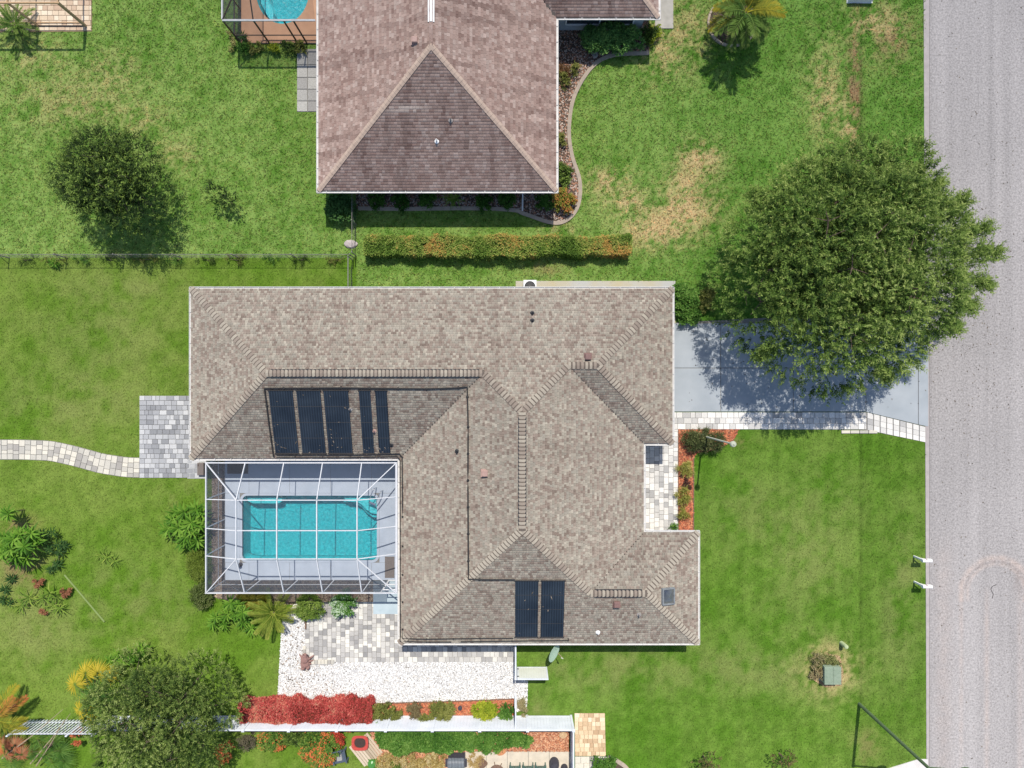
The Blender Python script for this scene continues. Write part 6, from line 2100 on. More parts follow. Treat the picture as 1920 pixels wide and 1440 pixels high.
def palm(label, base, h, datas, n, elevs, r_tr, seed, cat='palm', tilt=(0, 0), name='palm_tree', az0=0, sc=(.85, 1.1), trunk=True, azs=None):
    rr = random.Random(seed)
    root = thing(name, label, cat, base)
    b = Vector(base)
    top = b + Vector((tilt[0], tilt[1], h))
    if trunk:
        MB().tube([b, b.lerp(top, .5) + Vector((0, 0, 0)), top], [r_tr * 1.3, r_tr, r_tr * .9], 9).build('trunk', M['bark'], root)
    for i in range(n):
        az = az0 + (i * 2.39996 if azs is None else azs[i % len(azs)]) + rr.uniform(-.12, .12)
        el = elevs[0] + (elevs[1] - elevs[0]) * (i / max(1, n - 1)) + rr.uniform(-.06, .06)
        o = link('frond', datas[i % len(datas)], root, top + Vector((math.cos(az) * .05, math.sin(az) * .05, .03 * (n - i) / n)))
        o.rotation_euler = (rr.uniform(-.2, .2), -el, az)
        s = rr.uniform(*sc)
        o.scale = (s, s, s)
    return root


PAL_PALM = [(0.04, 0.10, 0.02), (0.08, 0.16, 0.03), (0.15, 0.24, 0.05), (0.28, 0.35, 0.09)]
PAL_PYEL = [(0.10, 0.14, 0.02), (0.24, 0.25, 0.03), (0.40, 0.36, 0.04), (0.52, 0.36, 0.05)]
PAL_PORG = [(0.26, 0.22, 0.03), (0.45, 0.30, 0.05), (0.52, 0.20, 0.06), (0.40, 0.10, 0.05)]
f_dark = frond_data('frond', 1.9, 34, .055, .5, .55, PAL_PALM, 1)
f_yel = frond_data('frond', 2.1, 34, .055, .55, .75, PAL_PYEL, 2)
f_org = frond_data('frond', 2.2, 36, .05, .5, .35, PAL_PORG, 3)
f_cyc = frond_data('frond', 1.55, 30, .045, .26, .45, [(0.05, 0.12, 0.02), (0.10, 0.19, 0.03), (0.20, 0.29, 0.06), (0.36, 0.42, 0.14)], 4)
f_lime = frond_data('frond', 1.35, 32, .032, .24, .5, [(0.09, 0.16, 0.02), (0.17, 0.24, 0.03), (0.27, 0.32, 0.05), (0.36, 0.36, 0.09)], 5)

bx, by, _ = G(1374, 42)
palm('large feather palm with yellowing fronds in the ring bed at the top edge', (bx, by, 0), 2.5, [f_dark, f_yel, f_dark, f_dark, f_yel], 27, (-.35, .95), .17, 3, sc=(.95, 1.25), tilt=(.0, -.7))
# ring of edging stones below it
ringbed = struct(MB().lathe((bx - .05, by - .05, 0), [(1.42, -.02), (1.42, .02), (0.2, .03)], 28).build('ring_bed_ground', M['darkmulch']))
for i in range(15):
    a = math.radians(150 + i * 17)
    c = Vector((bx - .05 + 1.5 * math.cos(a), by - .05 + 1.45 * math.sin(a), 0))
    t = Vector((-math.sin(a), math.cos(a), 0))
    MB().beam(c - t * .2 + Vector((0, 0, .07)), c + t * .2 + Vector((0, 0, .07)), .13, .16).build('edging_stone', M['curb'], ringbed)
bx, by, _ = G(27, 46, .6)
palm('dark green cycad with radiating fronds in front of the pale paved corner', (bx, by, 0), .55, [f_cyc], 19, (.0, .9), .16, 4, cat='cycad', name='cycad')
bx, by, _ = G(512, 1150, .7)
palm('lime green cycad below the pool cage beside the white gravel', (bx, by, 0), .55, [f_lime], 22, (.02, 1.0), .15, 5, cat='cycad', name='cycad', sc=(1.0, 1.3))
bx, by, _ = G(-14, 1352, 1.9)
palm('orange tipped feather palm at the left edge by the slatted fence', (bx, by, 0), 1.7, [f_org, f_yel], 9, (-.1, .5), .13, 6, az0=.55, azs=[.0, .75, 2.2, 3.4, 4.4, 5.2, .35, -.5, 1.4], sc=(.9, 1.1))


def fan_data(name, R, n, lw, pal, seed, spread=2.6):
    rg = np.random.default_rng(seed)
    a = np.linspace(-spread, spread, n)
    P = np.zeros((n, 3))
    P[:, 0] = .06 * np.cos(a)
    P[:, 1] = .06 * np.sin(a)
    D = unit(np.stack([np.cos(a), np.sin(a), -.25 + rg.uniform(-.12, .12, n)], 1))
    V = leaf_quads(P, D, np.tile(np.array([0, 0, 1.0]), (n, 1)), R * rg.uniform(.85, 1.1, n), np.full(n, lw))
    C = np.repeat(pick(pal, rg.random(n)), 4, 0)
    return npdata(name, V, np.arange(len(V)).reshape(-1, 4), M['leaf'], C)


fan_y = fan_data('fan_leaf', .85, 30, .075, [(0.28, 0.26, 0.02), (0.46, 0.38, 0.03), (0.55, 0.42, 0.05)], 1)
fan_g = fan_data('fan_leaf', .85, 22, .06, [(0.05, 0.13, 0.02), (0.09, 0.20, 0.035), (0.16, 0.28, 0.06)], 2)
fan_r = fan_data('fan_leaf', .7, 26, .08, [(0.35, 0.10, 0.05), (0.5, 0.2, 0.1), (0.3, 0.2, 0.1)], 3)


def fan_palm(label, px, py, h, leaves, seed):
    X, Y, _ = G(px, py, h * .6)
    rr = random.Random(seed)
    root = thing('fan_palm', label, 'palm', (X, Y, 0))
    MB().tube([(X, Y, 0), (X, Y, h * .55)], [.14, .11], 9).build('trunk', M['bark'], root)
    for lx, ly, lz, d, s in leaves:
        a, b, _ = G(lx, ly, lz)
        ax_, ay_ = a - X, b - Y
        az = math.atan2(ay_, ax_)
        MB().tube([(X, Y, h * .5), ((X + a) / 2, (Y + b) / 2, (h * .5 + lz) / 2 + .15), (a, b, lz)], [.02, .016, .012], 5).build('stalk', M['stem'], root)
        o = link('fan_leaf', d, root, (a, b, lz))
        o.rotation_euler = (rr.uniform(-.3, .3), rr.uniform(-.1, .35), az)
        o.scale = (s, s, s)


fan_palm('yellow fan palm at the upper left rim of the bushy tree', 170, 1310, 2.2, [(160, 1262, 1.9, fan_y, 1), (140, 1283, 1.8, fan_y, 1.05), (183, 1262, 2.0, fan_y, .95), (203, 1267, 1.9, fan_y, .8), (162, 1312, 1.6, fan_g, 1.1), (180, 1300, 2.2, fan_g, 1.1), (150, 1330, 1.5, fan_y, .9), (175, 1330, 1.9, fan_g, 1.0), (198, 1310, 2.0, fan_g, .9), (160, 1350, 1.2, fan_y, .8)], 3)
fan_palm('dark green fan palm in the shade below the slatted fence', 85, 1405, 1.2, [(70, 1385, .9, fan_g, 1), (100, 1388, 1.0, fan_g, .9), (112, 1408, .9, fan_g, 1), (85, 1415, 1.1, fan_g, 1), (60, 1410, .8, fan_g, .9), (98, 1430, .8, fan_g, 1), (120, 1428, .8, fan_g, .9)], 4)
fan_palm('rusty withered fan palm at the left edge below the slatted fence', 18, 1408, 1.1, [(5, 1400, .9, fan_r, 1), (28, 1398, 1.0, fan_r, .9), (40, 1415, .9, fan_r, .9), (20, 1430, .7, fan_g, .9), (12, 1415, .8, fan_r, .8)], 5)


def rosette_data(name, n, L, w, pal, seed, el=(.1, .9), droop=.25):
    rg = np.random.default_rng(seed)
    a = np.arange(n) * 2.39996 + rg.uniform(-.2, .2, n)
    e = np.linspace(el[0], el[1], n)
    D = np.stack([np.cos(a) * np.cos(e), np.sin(a) * np.cos(e), np.sin(e)], 1)
    S = np.stack([-np.sin(a), np.cos(a), 0 * a], 1)
    Lr = L * rg.uniform(.8, 1.1, n)
    P0 = D * .03
    P1 = D * (Lr * .5)[:, None]
    P2_ = D * Lr[:, None] - np.array([0, 0, 1]) * (Lr * droop)[:, None]
    w0 = (w * .35)
    V = np.stack([P0 - S * w0 / 2, P0 + S * w0 / 2, P1 + S * w / 2, P1 - S * w / 2, P2_], 1).reshape(-1, 3)
    b = (np.arange(n) * 5)[:, None]
    F = np.concatenate([b + np.array([[0, 1, 2]]), b + np.array([[0, 2, 3]]), b + np.array([[3, 2, 4]])], 0)
    C = np.repeat(pick(pal, rg.random(n)), 5, 0)
    return npdata(name, V, F, M['leaf'], C)


ros = [rosette_data('leaf_rosette', 20, .60, .10, [(0.06, 0.16, 0.014), (0.11, 0.25, 0.022), (0.22, 0.38, 0.05)], i, (-.15, .95)) for i in range(3)]
ros_d = [rosette_data('leaf_rosette', 16, .44, .08, [(0.02, 0.06, 0.015), (0.035, 0.09, 0.02), (0.06, 0.13, 0.03)], 5 + i, (-.25, .8)) for i in range(2)]
strap = [rosette_data('leaf_rosette', 14, .85, .075, [(0.12, 0.22, 0.03), (0.20, 0.32, 0.04), (0.33, 0.40, 0.08)], 10 + i, (.05, .9), .3) for i in range(2)]
strap_r = [rosette_data('leaf_rosette', 26, .26, .075, [(0.22, 0.09, 0.05), (0.32, 0.13, 0.07), (0.40, 0.20, 0.11)], 20 + i, (.1, 1.1), .15) for i in range(2)]


def rosette_plant(label, spots, ds, seed, cat='plant', name='rosette_plant', group=None, sc=(.85, 1.2)):
    """spots: (px, py, height) of each rosette seen from above"""
    rr = random.Random(seed)
    c = [G(*s) for s in spots]
    mx, my = sum(p[0] for p in c) / len(c), sum(p[1] for p in c) / len(c)
    root = thing(name, label, cat, (mx, my, 0), group)
    for p in c:
        bx_, by_ = mx + (p[0] - mx) * .55, my + (p[1] - my) * .55
        MB().tube([(bx_, by_, 0), ((bx_ + p[0]) / 2, (by_ + p[1]) / 2, p[2] * .55), p], [.03, .024, .018], 5).build('stem', M['stem'], root)
        o = link('leaf_rosette', rr.choice(ds), root, p)
        o.rotation_euler = (rr.uniform(-.3, .3), rr.uniform(-.3, .3), rr.uniform(0, 6))
        s = rr.uniform(*sc)
        o.scale = (s, s, s)


rosette_plant('large leafy plant with many palmate rosettes at the left edge of the back lawn', [(8, 1008, 1.2), (38, 1002, 1.4), (58, 1000, 1.3), (20, 1030, 1.5), (45, 1025, 1.6), (30, 1042, 1.2), (5, 1040, 1.3), (62, 1022, 1.0), (12, 1022, 1.1), (50, 1046, .8), (25, 1012, 1.5), (70, 1010, .9), (38, 1052, .7)], ros, 1, sc=(1.05, 1.45))
rosette_plant('single palmate rosette plant on a thin stem at the left edge', [(16, 964, 1.5), (14, 962, 1.2)], ros, 2)
rosette_plant('dark leaved plant right of the large palmate plant on the back lawn', [(80, 1000, .5), (98, 998, .6), (108, 1020, .5), (92, 1030, .45), (112, 1035, .4), (120, 1022, .4), (108, 1058, .3), (95, 1068, .3), (84, 1015, .5)], ros_d, 3)
rosette_plant('palmate leaved plant against the left wall of the pool cage', [(322, 975, 1.2), (345, 960, 1.3), (368, 955, 1.2), (335, 990, 1.3), (358, 980, 1.6), (375, 985, 1.4), (350, 1005, 1.2), (370, 1012, 1.0), (340, 968, 1.0), (315, 992, .8), (378, 962, 1.1), (362, 998, 1.4), (330, 962, 1.0), (352, 990, 1.5), (345, 1016, .8), (366, 1020, .8)], ros, 4, sc=(1.0, 1.4))
rosette_plant('palmate leaved plant below the lower left corner of the pool cage', [(432, 1130, 1.2), (455, 1148, 1.0), (425, 1152, .9), (405, 1158, .7), (400, 1168, .5), (420, 1172, .4), (455, 1165, .5), (472, 1178, .3), (440, 1150, .9), (446, 1135, 1.1)], ros, 5)
rosette_plant('bright palmate leaved plant at the upper rim of the bushy tree', [(205, 1238, .9), (222, 1226, 1.0), (240, 1224, 1.0), (262, 1220, .7), (268, 1216, .6), (230, 1240, 1.0), (215, 1248, .8), (250, 1232, .9)], ros, 6)
rosette_plant('strap leaved green plant with long blades on the back lawn', [(55, 1120, .3), (100, 1135, .4), (80, 1122, .3), (112, 1140, .3), (40, 1135, .2), (95, 1112, .5)], strap, 7, name='bromeliad')
for i, (px, py, lab) in enumerate(((70, 1092, 'upper rusty red bromeliad clump on the back lawn'), (122, 1110, 'rusty red bromeliad clump at the right of the strap leaved plant'), (79, 1146, 'smallest rusty red bromeliad clump at the bottom of the strap leaved plant'))):
    k = .7 if i == 2 else 1
    rosette_plant(lab, [(px - 5 * k, py - 3, .3), (px + 6 * k, py + 2, .3), (px, py + 6 * k, .25), (px + 10 * k, py - 4, .25)] if i < 2 else [(px, py, .25), (px + 6, py + 3, .2)], strap_r, 8 + i, name='bromeliad', group='rusty red bromeliads on the back lawn', sc=(.8, 1.1))
rosette_plant('spiky bright green plant in the shade under the south eave of the pinkish house', [(848, 376, .7), (855, 372, .8), (843, 370, .6)], strap, 12, sc=(.7, .9))
rosette_plant('grey green low plant between the bromeliads and the left edge', [(10, 1105, .2), (20, 1130, .2), (5, 1125, .2), (22, 1085, .2)], ros_d, 13)
rosette_plant('green weed in the chain link fence near the left frame edge', [(98, 492, .3), (105, 494, .3)], ros, 14, sc=(.6, .8))
rosette_plant('faint young plant alone in the middle of the back lawn', [(200, 1045, .15), (214, 1052, .15), (190, 1040, .12)], strap, 15, sc=(.6, .8))
# bare stalks leaning over the slatted fence
for i, (a, b, lab) in enumerate((((118, 1330), (4, 1422), 'longest bare stalk, crossing the left part of the slatted fence'), ((132, 1338), (57, 1432), 'middle bare forked stalk leaning across the slatted fence'), ((120, 1352), (68, 1436), 'rightmost bare grey stalk leaning from the fence post'))):
    p, q = Vector(G(*a, 2.2)), Vector(G(*b, .4))
    tag(MB().tube([p, p.lerp(q, .5) + Vector((.05, -.05, .1)), q], [.012, .03, .04], 6).build('dry_stalk', M['drystem']), lab, 'stalk', 'bare stalks over the slatted fence')
# faded pole lying on the back lawn
p, q = Vector(G(121, 1078, .04)), Vector(G(196, 1166, .04))
tag(MB().tube([p, q], .055, 8).build('lawn_pole', M['polegreen']), 'faded green pole lying on the back lawn by the bromeliads', 'pole')

# ------------------------------------------------------------------ fences
def chain_link(label, p0, p1, h, npost, name='chain_link_fence', rail=.015):
    a, b = Vector((*p0, 0)), Vector((*p1, 0))
    root = thing(name, label, 'fence', tuple((a + b) / 2))
    d = (b - a).normalized()
    L = (b - a).length
    up = Vector((0, 0, 1))
    MB().tube([a + up * h, b + up * h], rail, 8).build('top_rail', M['wire'], root)
    for i in range(npost + 1):
        p = a + d * (L * i / npost)
        m = MB().tube([p, p + up * (h + .05)], .032, 8)
        m.blob((p.x, p.y, h + .06), (.045, .045, .045), 1, 8, 4, 0)
        m.build('post', M['wire'], root)
    w = MB()
    st = .2
    n = int((L + h) / st)
    for i in range(n):
        for sg in (1, -1):
            s0 = i * st - (h if sg > 0 else 0)
            s1 = s0 + sg * h if sg > 0 else s0 - h
            t0, t1 = (s0, 0.03), (s1, h - .02)
            if min(s0, s1) < 0 or max(s0, s1) > L:
                continue
            w.beam(a + d * s0 + up * .03, a + d * s1 + up * (h - .02), .0035, .0035, d)
    stuff(w.build('chain_link_mesh', M['wire'], root))
    return root


fy = gy(483.5)
chain_link('long low chain link fence across the lawn left of the clipped hedge', (gx(-90), fy), (gx(664), fy), 1.22, 7)
chain_link('short chain link fence from the corner post up to the pinkish house', (gx(668), fy + .12), (gx(668), 11.9), 1.22, 2)
chain_link('short chain link fence from the corner post down to the tan house', (gx(661), fy - .12), (gx(661), 5.1), 1.22, 1, rail=.03)
# braces: slanted struts at each post
br = thing('fence_braces', 'dark slanted struts bracing the long chain link fence from its upper side', 'fence brace', (gx(300), fy + .3, 0))
for i in range(1, 7):
    x = gx(-90) + (gx(664) - gx(-90)) * i / 7
    MB().tube([(x - .75, fy + .25, .05), (x - .02, fy + .03, .75)], .02, 6).build('strut', M['bronze'], br)
tag(MB().blob((*G(658, 458)[:2], .05), (.42, .26, .16), 3, 12, 7, .12).build('boulder', M['stone']), 'flat pale pinkish rock beside the chain link fence corner', 'rock')

# white vinyl privacy fence along the south boundary
VH = 1.86
vy = gy(1342)
vf = thing('vinyl_fence', 'long white vinyl privacy fence behind the red hedge', 'fence', (gx(640), vy, 0))
vposts = [gx(p) for p in (215, 304, 392, 477, 559, 645, 733, 817, 902, 988, 1070.5)]
for x in vposts:
    po = MB().box(x - .065, vy - .065, 0, x + .065, vy + .065, VH + .06).build('post', M['vinyl'], vf)
    MB().add([(x - .09, vy - .09, VH + .06), (x + .09, vy - .09, VH + .06), (x + .09, vy + .09, VH + .06), (x - .09, vy + .09, VH + .06), (x, vy, VH + .15)], [(0, 1, 4), (1, 2, 4), (2, 3, 4), (3, 0, 4), (3, 2, 1, 0)]).build('post_cap', M['vinyl'], po)
for a, b in zip(vposts[:-1], vposts[1:]):
    a, b = a + .066, b - .066
    MB().box(a, vy - .045, VH - .14, b, vy + .045, VH).build('top_rail', M['vinyl'], vf)
    MB().box(a, vy - .04, .06, b, vy + .04, .2).build('bottom_rail', M['vinyl'], vf)
    k = 14
    for i in range(k):
        x0, x1 = a + (b - a) * i / k, a + (b - a) * (i + 1) / k
        MB().box(x0 + .002, vy - .02, .2, x1 - .002, vy + .02, VH - .14).build('board', M['vinyl'], vf)
# return running south from the corner
vr = thing('vinyl_fence', 'white vinyl fence return running down from the corner beside the tan pavers', 'fence', (gx(1070.5), gy(1400), 0))
x = gx(1070.5)
ys_ = [vy - .066, gy(1420), gy(1500)]
for y in ys_[1:]:
    MB().box(x - .065, y - .065, 0, x + .065, y + .065, VH + .1).build('post', M['vinyl'], vr)
for a, b in zip(ys_[:-1], ys_[1:]):
    MB().box(x - .045, b + .07, VH - .14, x + .045, a - .005, VH).build('top_rail', M['vinyl'], vr)
    MB().box(x - .04, b + .07, .06, x + .04, a - .005, .2).build('bottom_rail', M['vinyl'], vr)
    k = 14
    for i in range(k):
        y0, y1 = a + (b - a) * i / k, a + (b - a) * (i + 1) / k
        MB().box(x - .02, y1 + .07 * (i == k - 1) + .006, .2, x + .02, y0 - .006, VH - .14).build('board', M['vinyl'], vr)
# slatted section at the left
sf = thing('slatted_fence', 'white slatted fence section with gaps at the lower left', 'fence', (gx(120), gy(1347), 0))
sy = gy(1349)
xl, xr = gx(56), gx(205)
MB().box(xl, sy - .05, VH - .2, xr, sy - .02, VH - .08).build('rail', M['vinyl'], sf)
MB().box(xl, sy - .05, .25, xr, sy - .02, .35).build('rail', M['vinyl'], sf)
k = 24
for i in range(k):
    x = xl + (xr - xl) * (i + .5) / k
    MB().box(x - .04, sy - .018, .05, x + .04, sy + .012, VH - .02).build('slat', M['vinyl'], sf)
for x in (xl - .07, gx(160), xr + .05):
    MB().bbox(x - .06, sy - .12, 0, x + .06, sy - .055, VH + .1, .02).build('post', M['vinyl'], sf)

# fence from the house to the open gate
GH = 1.9
gxx = gx(966.5)
gf = thing('vinyl_fence', 'white vinyl fence stub from the house wall to the open gate', 'fence', (gxx, gy(1215), 0))
for y in (gy(1180), gy(1249)):
    MB().bbox(gxx - .065, y - .065, 0, gxx + .065, y + .065, GH + .08, .03).build('post', M['vinyl'], gf)
MB().box(gxx - .045, gy(1249) + .07, GH - .14, gxx + .045, gy(1180) - .07, GH).build('top_rail', M['vinyl'], gf)
MB().box(gxx - .04, gy(1249) + .07, .08, gxx + .04, gy(1180) - .07, .2).build('bottom_rail', M['vinyl'], gf)
for i in range(12):
    a, b = gy(1180) - .07, gy(1249) + .07
    y0, y1 = a + (b - a) * i / 12, a + (b - a) * (i + 1) / 12
    MB().box(gxx - .02, y1 + .005, .2, gxx + .02, y0 - .005, GH - .14).build('board', M['vinyl'], gf)
gt = thing('fence_gate', 'white vinyl gate leaf standing open over the grass', 'gate', (gx(996), gy(1250), 0))
gym = gy(1250)
x0, x1 = gx(971), gx(1024)
gate_m = nmat('gate_vinyl', (0.62, 0.64, 0.58), (0.56, 0.58, 0.52), 1.5, .45)
fr = MB()
for p, q in (((x0, gym, .1), (x0, gym, GH)), ((x1, gym, .1), (x1, gym, GH))):
    fr.beam(p, q, .1, .07, (0, 1, 0))
fr.beam((x0 + .05, gym, GH - .05), (x1 - .05, gym, GH - .05), .07, .1)
fr.beam((x0 + .05, gym, .16), (x1 - .05, gym, .16), .07, .12)
fr.build('gate_frame', M['vinyl'], gt)
for i in range(11):
    a, b = x0 + .05 + (x1 - x0 - .1) * i / 11, x0 + .05 + (x1 - x0 - .1) * (i + 1) / 11
    MB().box(a + .0015, gym - .02, .22, b - .0015, gym + .02, GH - .1).build('board', gate_m, gt)
for z in (.4, 1.5):
    MB().box(x0 - .09, gym - .05, z, x0 + .06, gym + .05, z + .1).build('hinge', M['black'], gt)
g2 = thing('vinyl_fence', 'narrow white fence stub between the gate opening and the long white fence', 'fence', (gxx, gy(1327), 0))
for y in (gy(1302),):
    MB().bbox(gxx - .065, y - .065, 0, gxx + .065, y + .065, GH - .1, .03).build('post', M['vinyl'], g2)
MB().box(gxx - .04, vy + .07, VH - .14, gxx + .04, gy(1302) - .07, VH - .01).build('top_rail', M['vinyl'], g2)
for i in range(8):
    a, b = gy(1302) - .07, vy + .07
    y0, y1 = a + (b - a) * i / 8, a + (b - a) * (i + 1) / 8
    MB().box(gxx - .02, y1 + .005, .08, gxx + .02, y0 - .005, VH - .14).build('board', M['vinyl'], g2)

# ------------------------------------------------------------------ street furniture and garden objects
lx, ly, _ = G(1317, 817)
lp = thing('lamp_post', 'tall thin pale lamp post with round head leaning out over the front lawn', 'lamp post', (lx, ly, 0))
MB().lathe((lx, ly, 0), [(.16, 0), (.16, .06), (.09, .12), (.055, .5), (.05, 5.9), (.07, 5.92), (.07, 6.0)], 12).build('pole', M['lamp_paint'], lp)
MB().lathe((lx, ly, 6.0), [(.07, 0), (.16, .04), (.17, .12), (.14, .24), (.05, .28), (.03, .34)], 16).build('lamp_head', M['lamp_paint'], lp)

for px, py, lab in ((1718, 1043, 'upper white mailbox standing at the road edge'), (1718.5, 1090.5, 'lower white mailbox standing at the road edge')):
    X, Y, _ = G(px, py)
    mb = thing('mailbox', lab, 'mailbox', (X, Y, 0), 'white mailboxes at the road edge')
    pm = MB().box(X - .2, Y - .05, 0, X - .1, Y + .05, .98)
    pm.box(X - .28, Y - .045, .9, X + .25, Y + .045, .985)
    pm.beam((X - .12, Y, .45), (X + .18, Y, .9), .06, .06)
    pm.build('post', M['white'], mb)
    n = 8
    vs, fs = [], []
    for xx in (X - .27, X + .30):
        vs += [(xx, Y - .1, .99), (xx, Y + .1, .99)] + [(xx, Y + .1 * math.cos(math.pi * k / n), 1.1 + .1 * math.sin(math.pi * k / n)) for k in range(n + 1)]
    m_ = n + 3
    fs = [(i, (i + 1) % m_, (i + 1) % m_ + m_, i + m_) for i in range(m_)] + [tuple(range(m_ - 1, -1, -1)), tuple(range(m_, 2 * m_))]
    # order the profile: bottom left, bottom right, arch
    MB().add(vs, fs).build('box', M['white'], mb)
    MB().box(X + .302, Y - .09, 1.0, X + .32, Y + .09, 1.17).build('door', M['white'], mb)
    MB().box(X - .05, Y + .103, 1.05, X - .02, Y + .115, 1.3).build('flag', M['redpot'], mb)

# green transformer box
tx0, ty0, _ = G(1536.5, 1273.5)
tb = thing('transformer_box', 'green metal transformer box with two lid panels on the front lawn', 'transformer box', (tx0 + .5, ty0 + .5, 0))
w_, d_, h_ = .99, 1.05, .76
MB().box(tx0 - .05, ty0 - .05, 0, tx0 + w_ + .05, ty0 + d_ + .05, .05).build('plinth', M['concrete'], tb)
MB().box(tx0, ty0, .05, tx0 + w_, ty0 + d_, h_ - .02).build('cabinet', M['green_metal'], tb)
for a, b in ((0, .51), (.52, 1)):
    ld_ = MB().bbox(tx0 - .02 + (w_ + .04) * a, ty0 - .02, h_ - .018, tx0 - .02 + (w_ + .04) * b, ty0 + d_ + .02, h_ + .02, .02).build('lid', M['green_metal'], tb)
    MB().bbox(tx0 + .06 + (w_ - .02) * a, ty0 + .1, h_ + .021, tx0 - .08 + (w_ - .02) * b, ty0 + d_ - .1, h_ + .034, .012).build('lid_panel', M['green_metal'], ld_)
X, Y, _ = G(1577.5, 1205.5)
um = MB().lathe((X, Y, 0), [(.13, 0), (.13, .64), (.12, .70), (.07, .75), (.02, .76)], 14)
tag(um.build('utility_marker', M['marker']), 'short pale green utility bollard above the green transformer box', 'bollard')

# dark green utility pole
X, Y, _ = G(1611, 1320)
up_ = thing('utility_pole', 'tall dark green pole standing at the lower right of the front lawn', 'utility pole', (X, Y, 0))
MB().tube([(X, Y, 0), (X, Y, 7.4)], [.11, .085], 12).build('pole', M['green_dark'], up_)
MB().beam((X, Y, 7.3), (X + 1.6, Y, 7.55), .07, .07).build('arm', M['green_dark'], up_)
MB().blob((X + 1.8, Y, 7.5), (.32, .14, .09), 1, 12, 7, 0).build('lamp_head', M['green_dark'], up_)

# white utility box at the top edge
X, Y, _ = G(1611, -4)
ub = MB().bbox(X - .75, Y - .3, 0, X + .75, Y + .35, .55, .05)
ub.box(X - .8, Y - .35, 0, X + .8, Y + .4, .06)
tag(ub.build('utility_box', M['white']), 'white utility box on the lawn cut off by the top edge', 'utility box')
# small white garden block
X, Y, _ = G(1115.5, 104.5)
gb = MB().lathe((X, Y, 0), [(.17, 0), (.17, .16), (.08, .16), (.08, .06)], 6)
tag(gb.build('garden_block', M['concrete']), 'small pale hexagonal block with a hole at the curved bed edge', 'garden block')

# satellite dish on a mast
X, Y, _ = G(1036, 1200)
sdn = thing('satellite_dish', 'pale green oval satellite dish below the south eave', 'satellite dish', (X, Y, 0))
cz = 1.9
MB().tube([(X + .25, Y + .3, 0), (X + .25, Y + .3, 1.5), (X + .12, Y + .1, cz - .06)], .035, 8).build('mast', M['dish'], sdn)
ax_ = Vector((.74, -.28, .62)).normalized()
u_ = ax_.cross(Vector((0, 0, 1))).normalized()
v_ = u_.cross(ax_).normalized()
cc = Vector((X, Y - .12, cz))
vs = [cc - ax_ * .12]
nr, na = 4, 24
for j in range(1, nr + 1):
    for i in range(na):
        a = 2 * math.pi * i / na
        r = j / nr
        vs.append(cc + u_ * (.56 * r * math.cos(a)) + v_ * (.44 * r * math.sin(a)) - ax_ * (.12 * (1 - r * r)))
fs = [(0, 1 + i, 1 + (i + 1) % na) for i in range(na)]
for j in range(nr - 1):
    for i in range(na):
        fs.append((1 + j * na + i, 1 + (j + 1) * na + i, 1 + (j + 1) * na + (i + 1) % na, 1 + j * na + (i + 1) % na))
b_ = len(vs)
vs2 = [p - ax_ * .03 for p in vs]
fs2 = [tuple(i + b_ for i in f[::-1]) for f in fs]
rim = [(1 + (nr - 1) * na + i, 1 + (nr - 1) * na + (i + 1) % na, b_ + 1 + (nr - 1) * na + (i + 1) % na, b_ + 1 + (nr - 1) * na + i) for i in range(na)]
MB().add(vs + vs2, fs + fs2 + rim).build('reflector', M['dish'], sdn)
tip = cc + ax_ * .62 - v_ * .1
MB().beam(cc - v_ * .40, tip, .03, .03).build('feed_arm', M['drystem'], sdn)
MB().tube([tip - ax_ * .02, tip - ax_ * .14 + v_ * .05], .035, 8).build('receiver', M['lamp_paint'], sdn)

# air conditioner behind the north eave
X, Y = gx(993), 5.98
acu = thing('air_conditioner', 'white air conditioner with round dark fan partly under the north eave', 'air conditioner', (X, Y, 0))
MB().bbox(X - .4, Y - .4, .07, X + .4, Y + .4, .85, .04).build('casing', M['white'], acu)
MB().lathe((X, Y, .83), [(.33, .0), (.33, .035), (.3, .035), (.3, .026)], 24).build('fan_ring', M['black'], acu)
fg = MB()
for i in range(6):
    a = i * math.pi / 6
    fg.beam((X - .29 * math.cos(a), Y - .29 * math.sin(a), .872), (X + .29 * math.cos(a), Y + .29 * math.sin(a), .872), .012, .012)
fg.build('fan_grille', M['wire'], acu)

# weathered statue by the block edging of the patio
sx_, sy_, _ = G(572, 1240, .3)
st_ = thing('garden_statue', 'weathered brown animal shaped statue beside the low block edging', 'statue', (sx_, sy_, 0))
sb = MB().blob((sx_ - .02, sy_ + .18, .32), (.24, .30, .30), 2, 12, 8, .12)
sb.blob((sx_ - .03, sy_ - .18, .26), (.26, .26, .24), 3, 12, 8, .12)
sb.blob((sx_ - .14, sy_ - .42, .22), (.14, .16, .17), 4, 10, 7, .1).blob((sx_ + .14, sy_ - .40, .20), (.13, .17, .16), 5, 10, 7, .1)
sb.build('body', M['statue'], st_, smooth=True)
hd = MB().blob((sx_ + .06, sy_ + .42, .5), (.13, .15, .13), 6, 10, 7, .08)
hd.build('head', M['statue'], st_, smooth=True)
for a, b in (((.12, .46, .6), (.2, .62, .72)), ((0, .48, .6), (-.02, .64, .74))):
    MB().tube([(sx_ + a[0], sy_ + a[1], a[2]), (sx_ + b[0], sy_ + b[1], b[2])], [.05, .02], 6).build('ear', M['statue'], st_)
for a, b in (((.18, .12, .3), (.5, .3, .1)), ((.2, .0, .3), (.52, -.02, .08)), ((-.2, .2, .3), (-.42, .36, .08)), ((.2, -.2, .2), (.46, -.22, .05))):
    MB().tube([(sx_ + a[0], sy_ + a[1], a[2]), (sx_ + b[0], sy_ + b[1], b[2])], [.07, .035], 6).build('leg', M['statue'], st_)
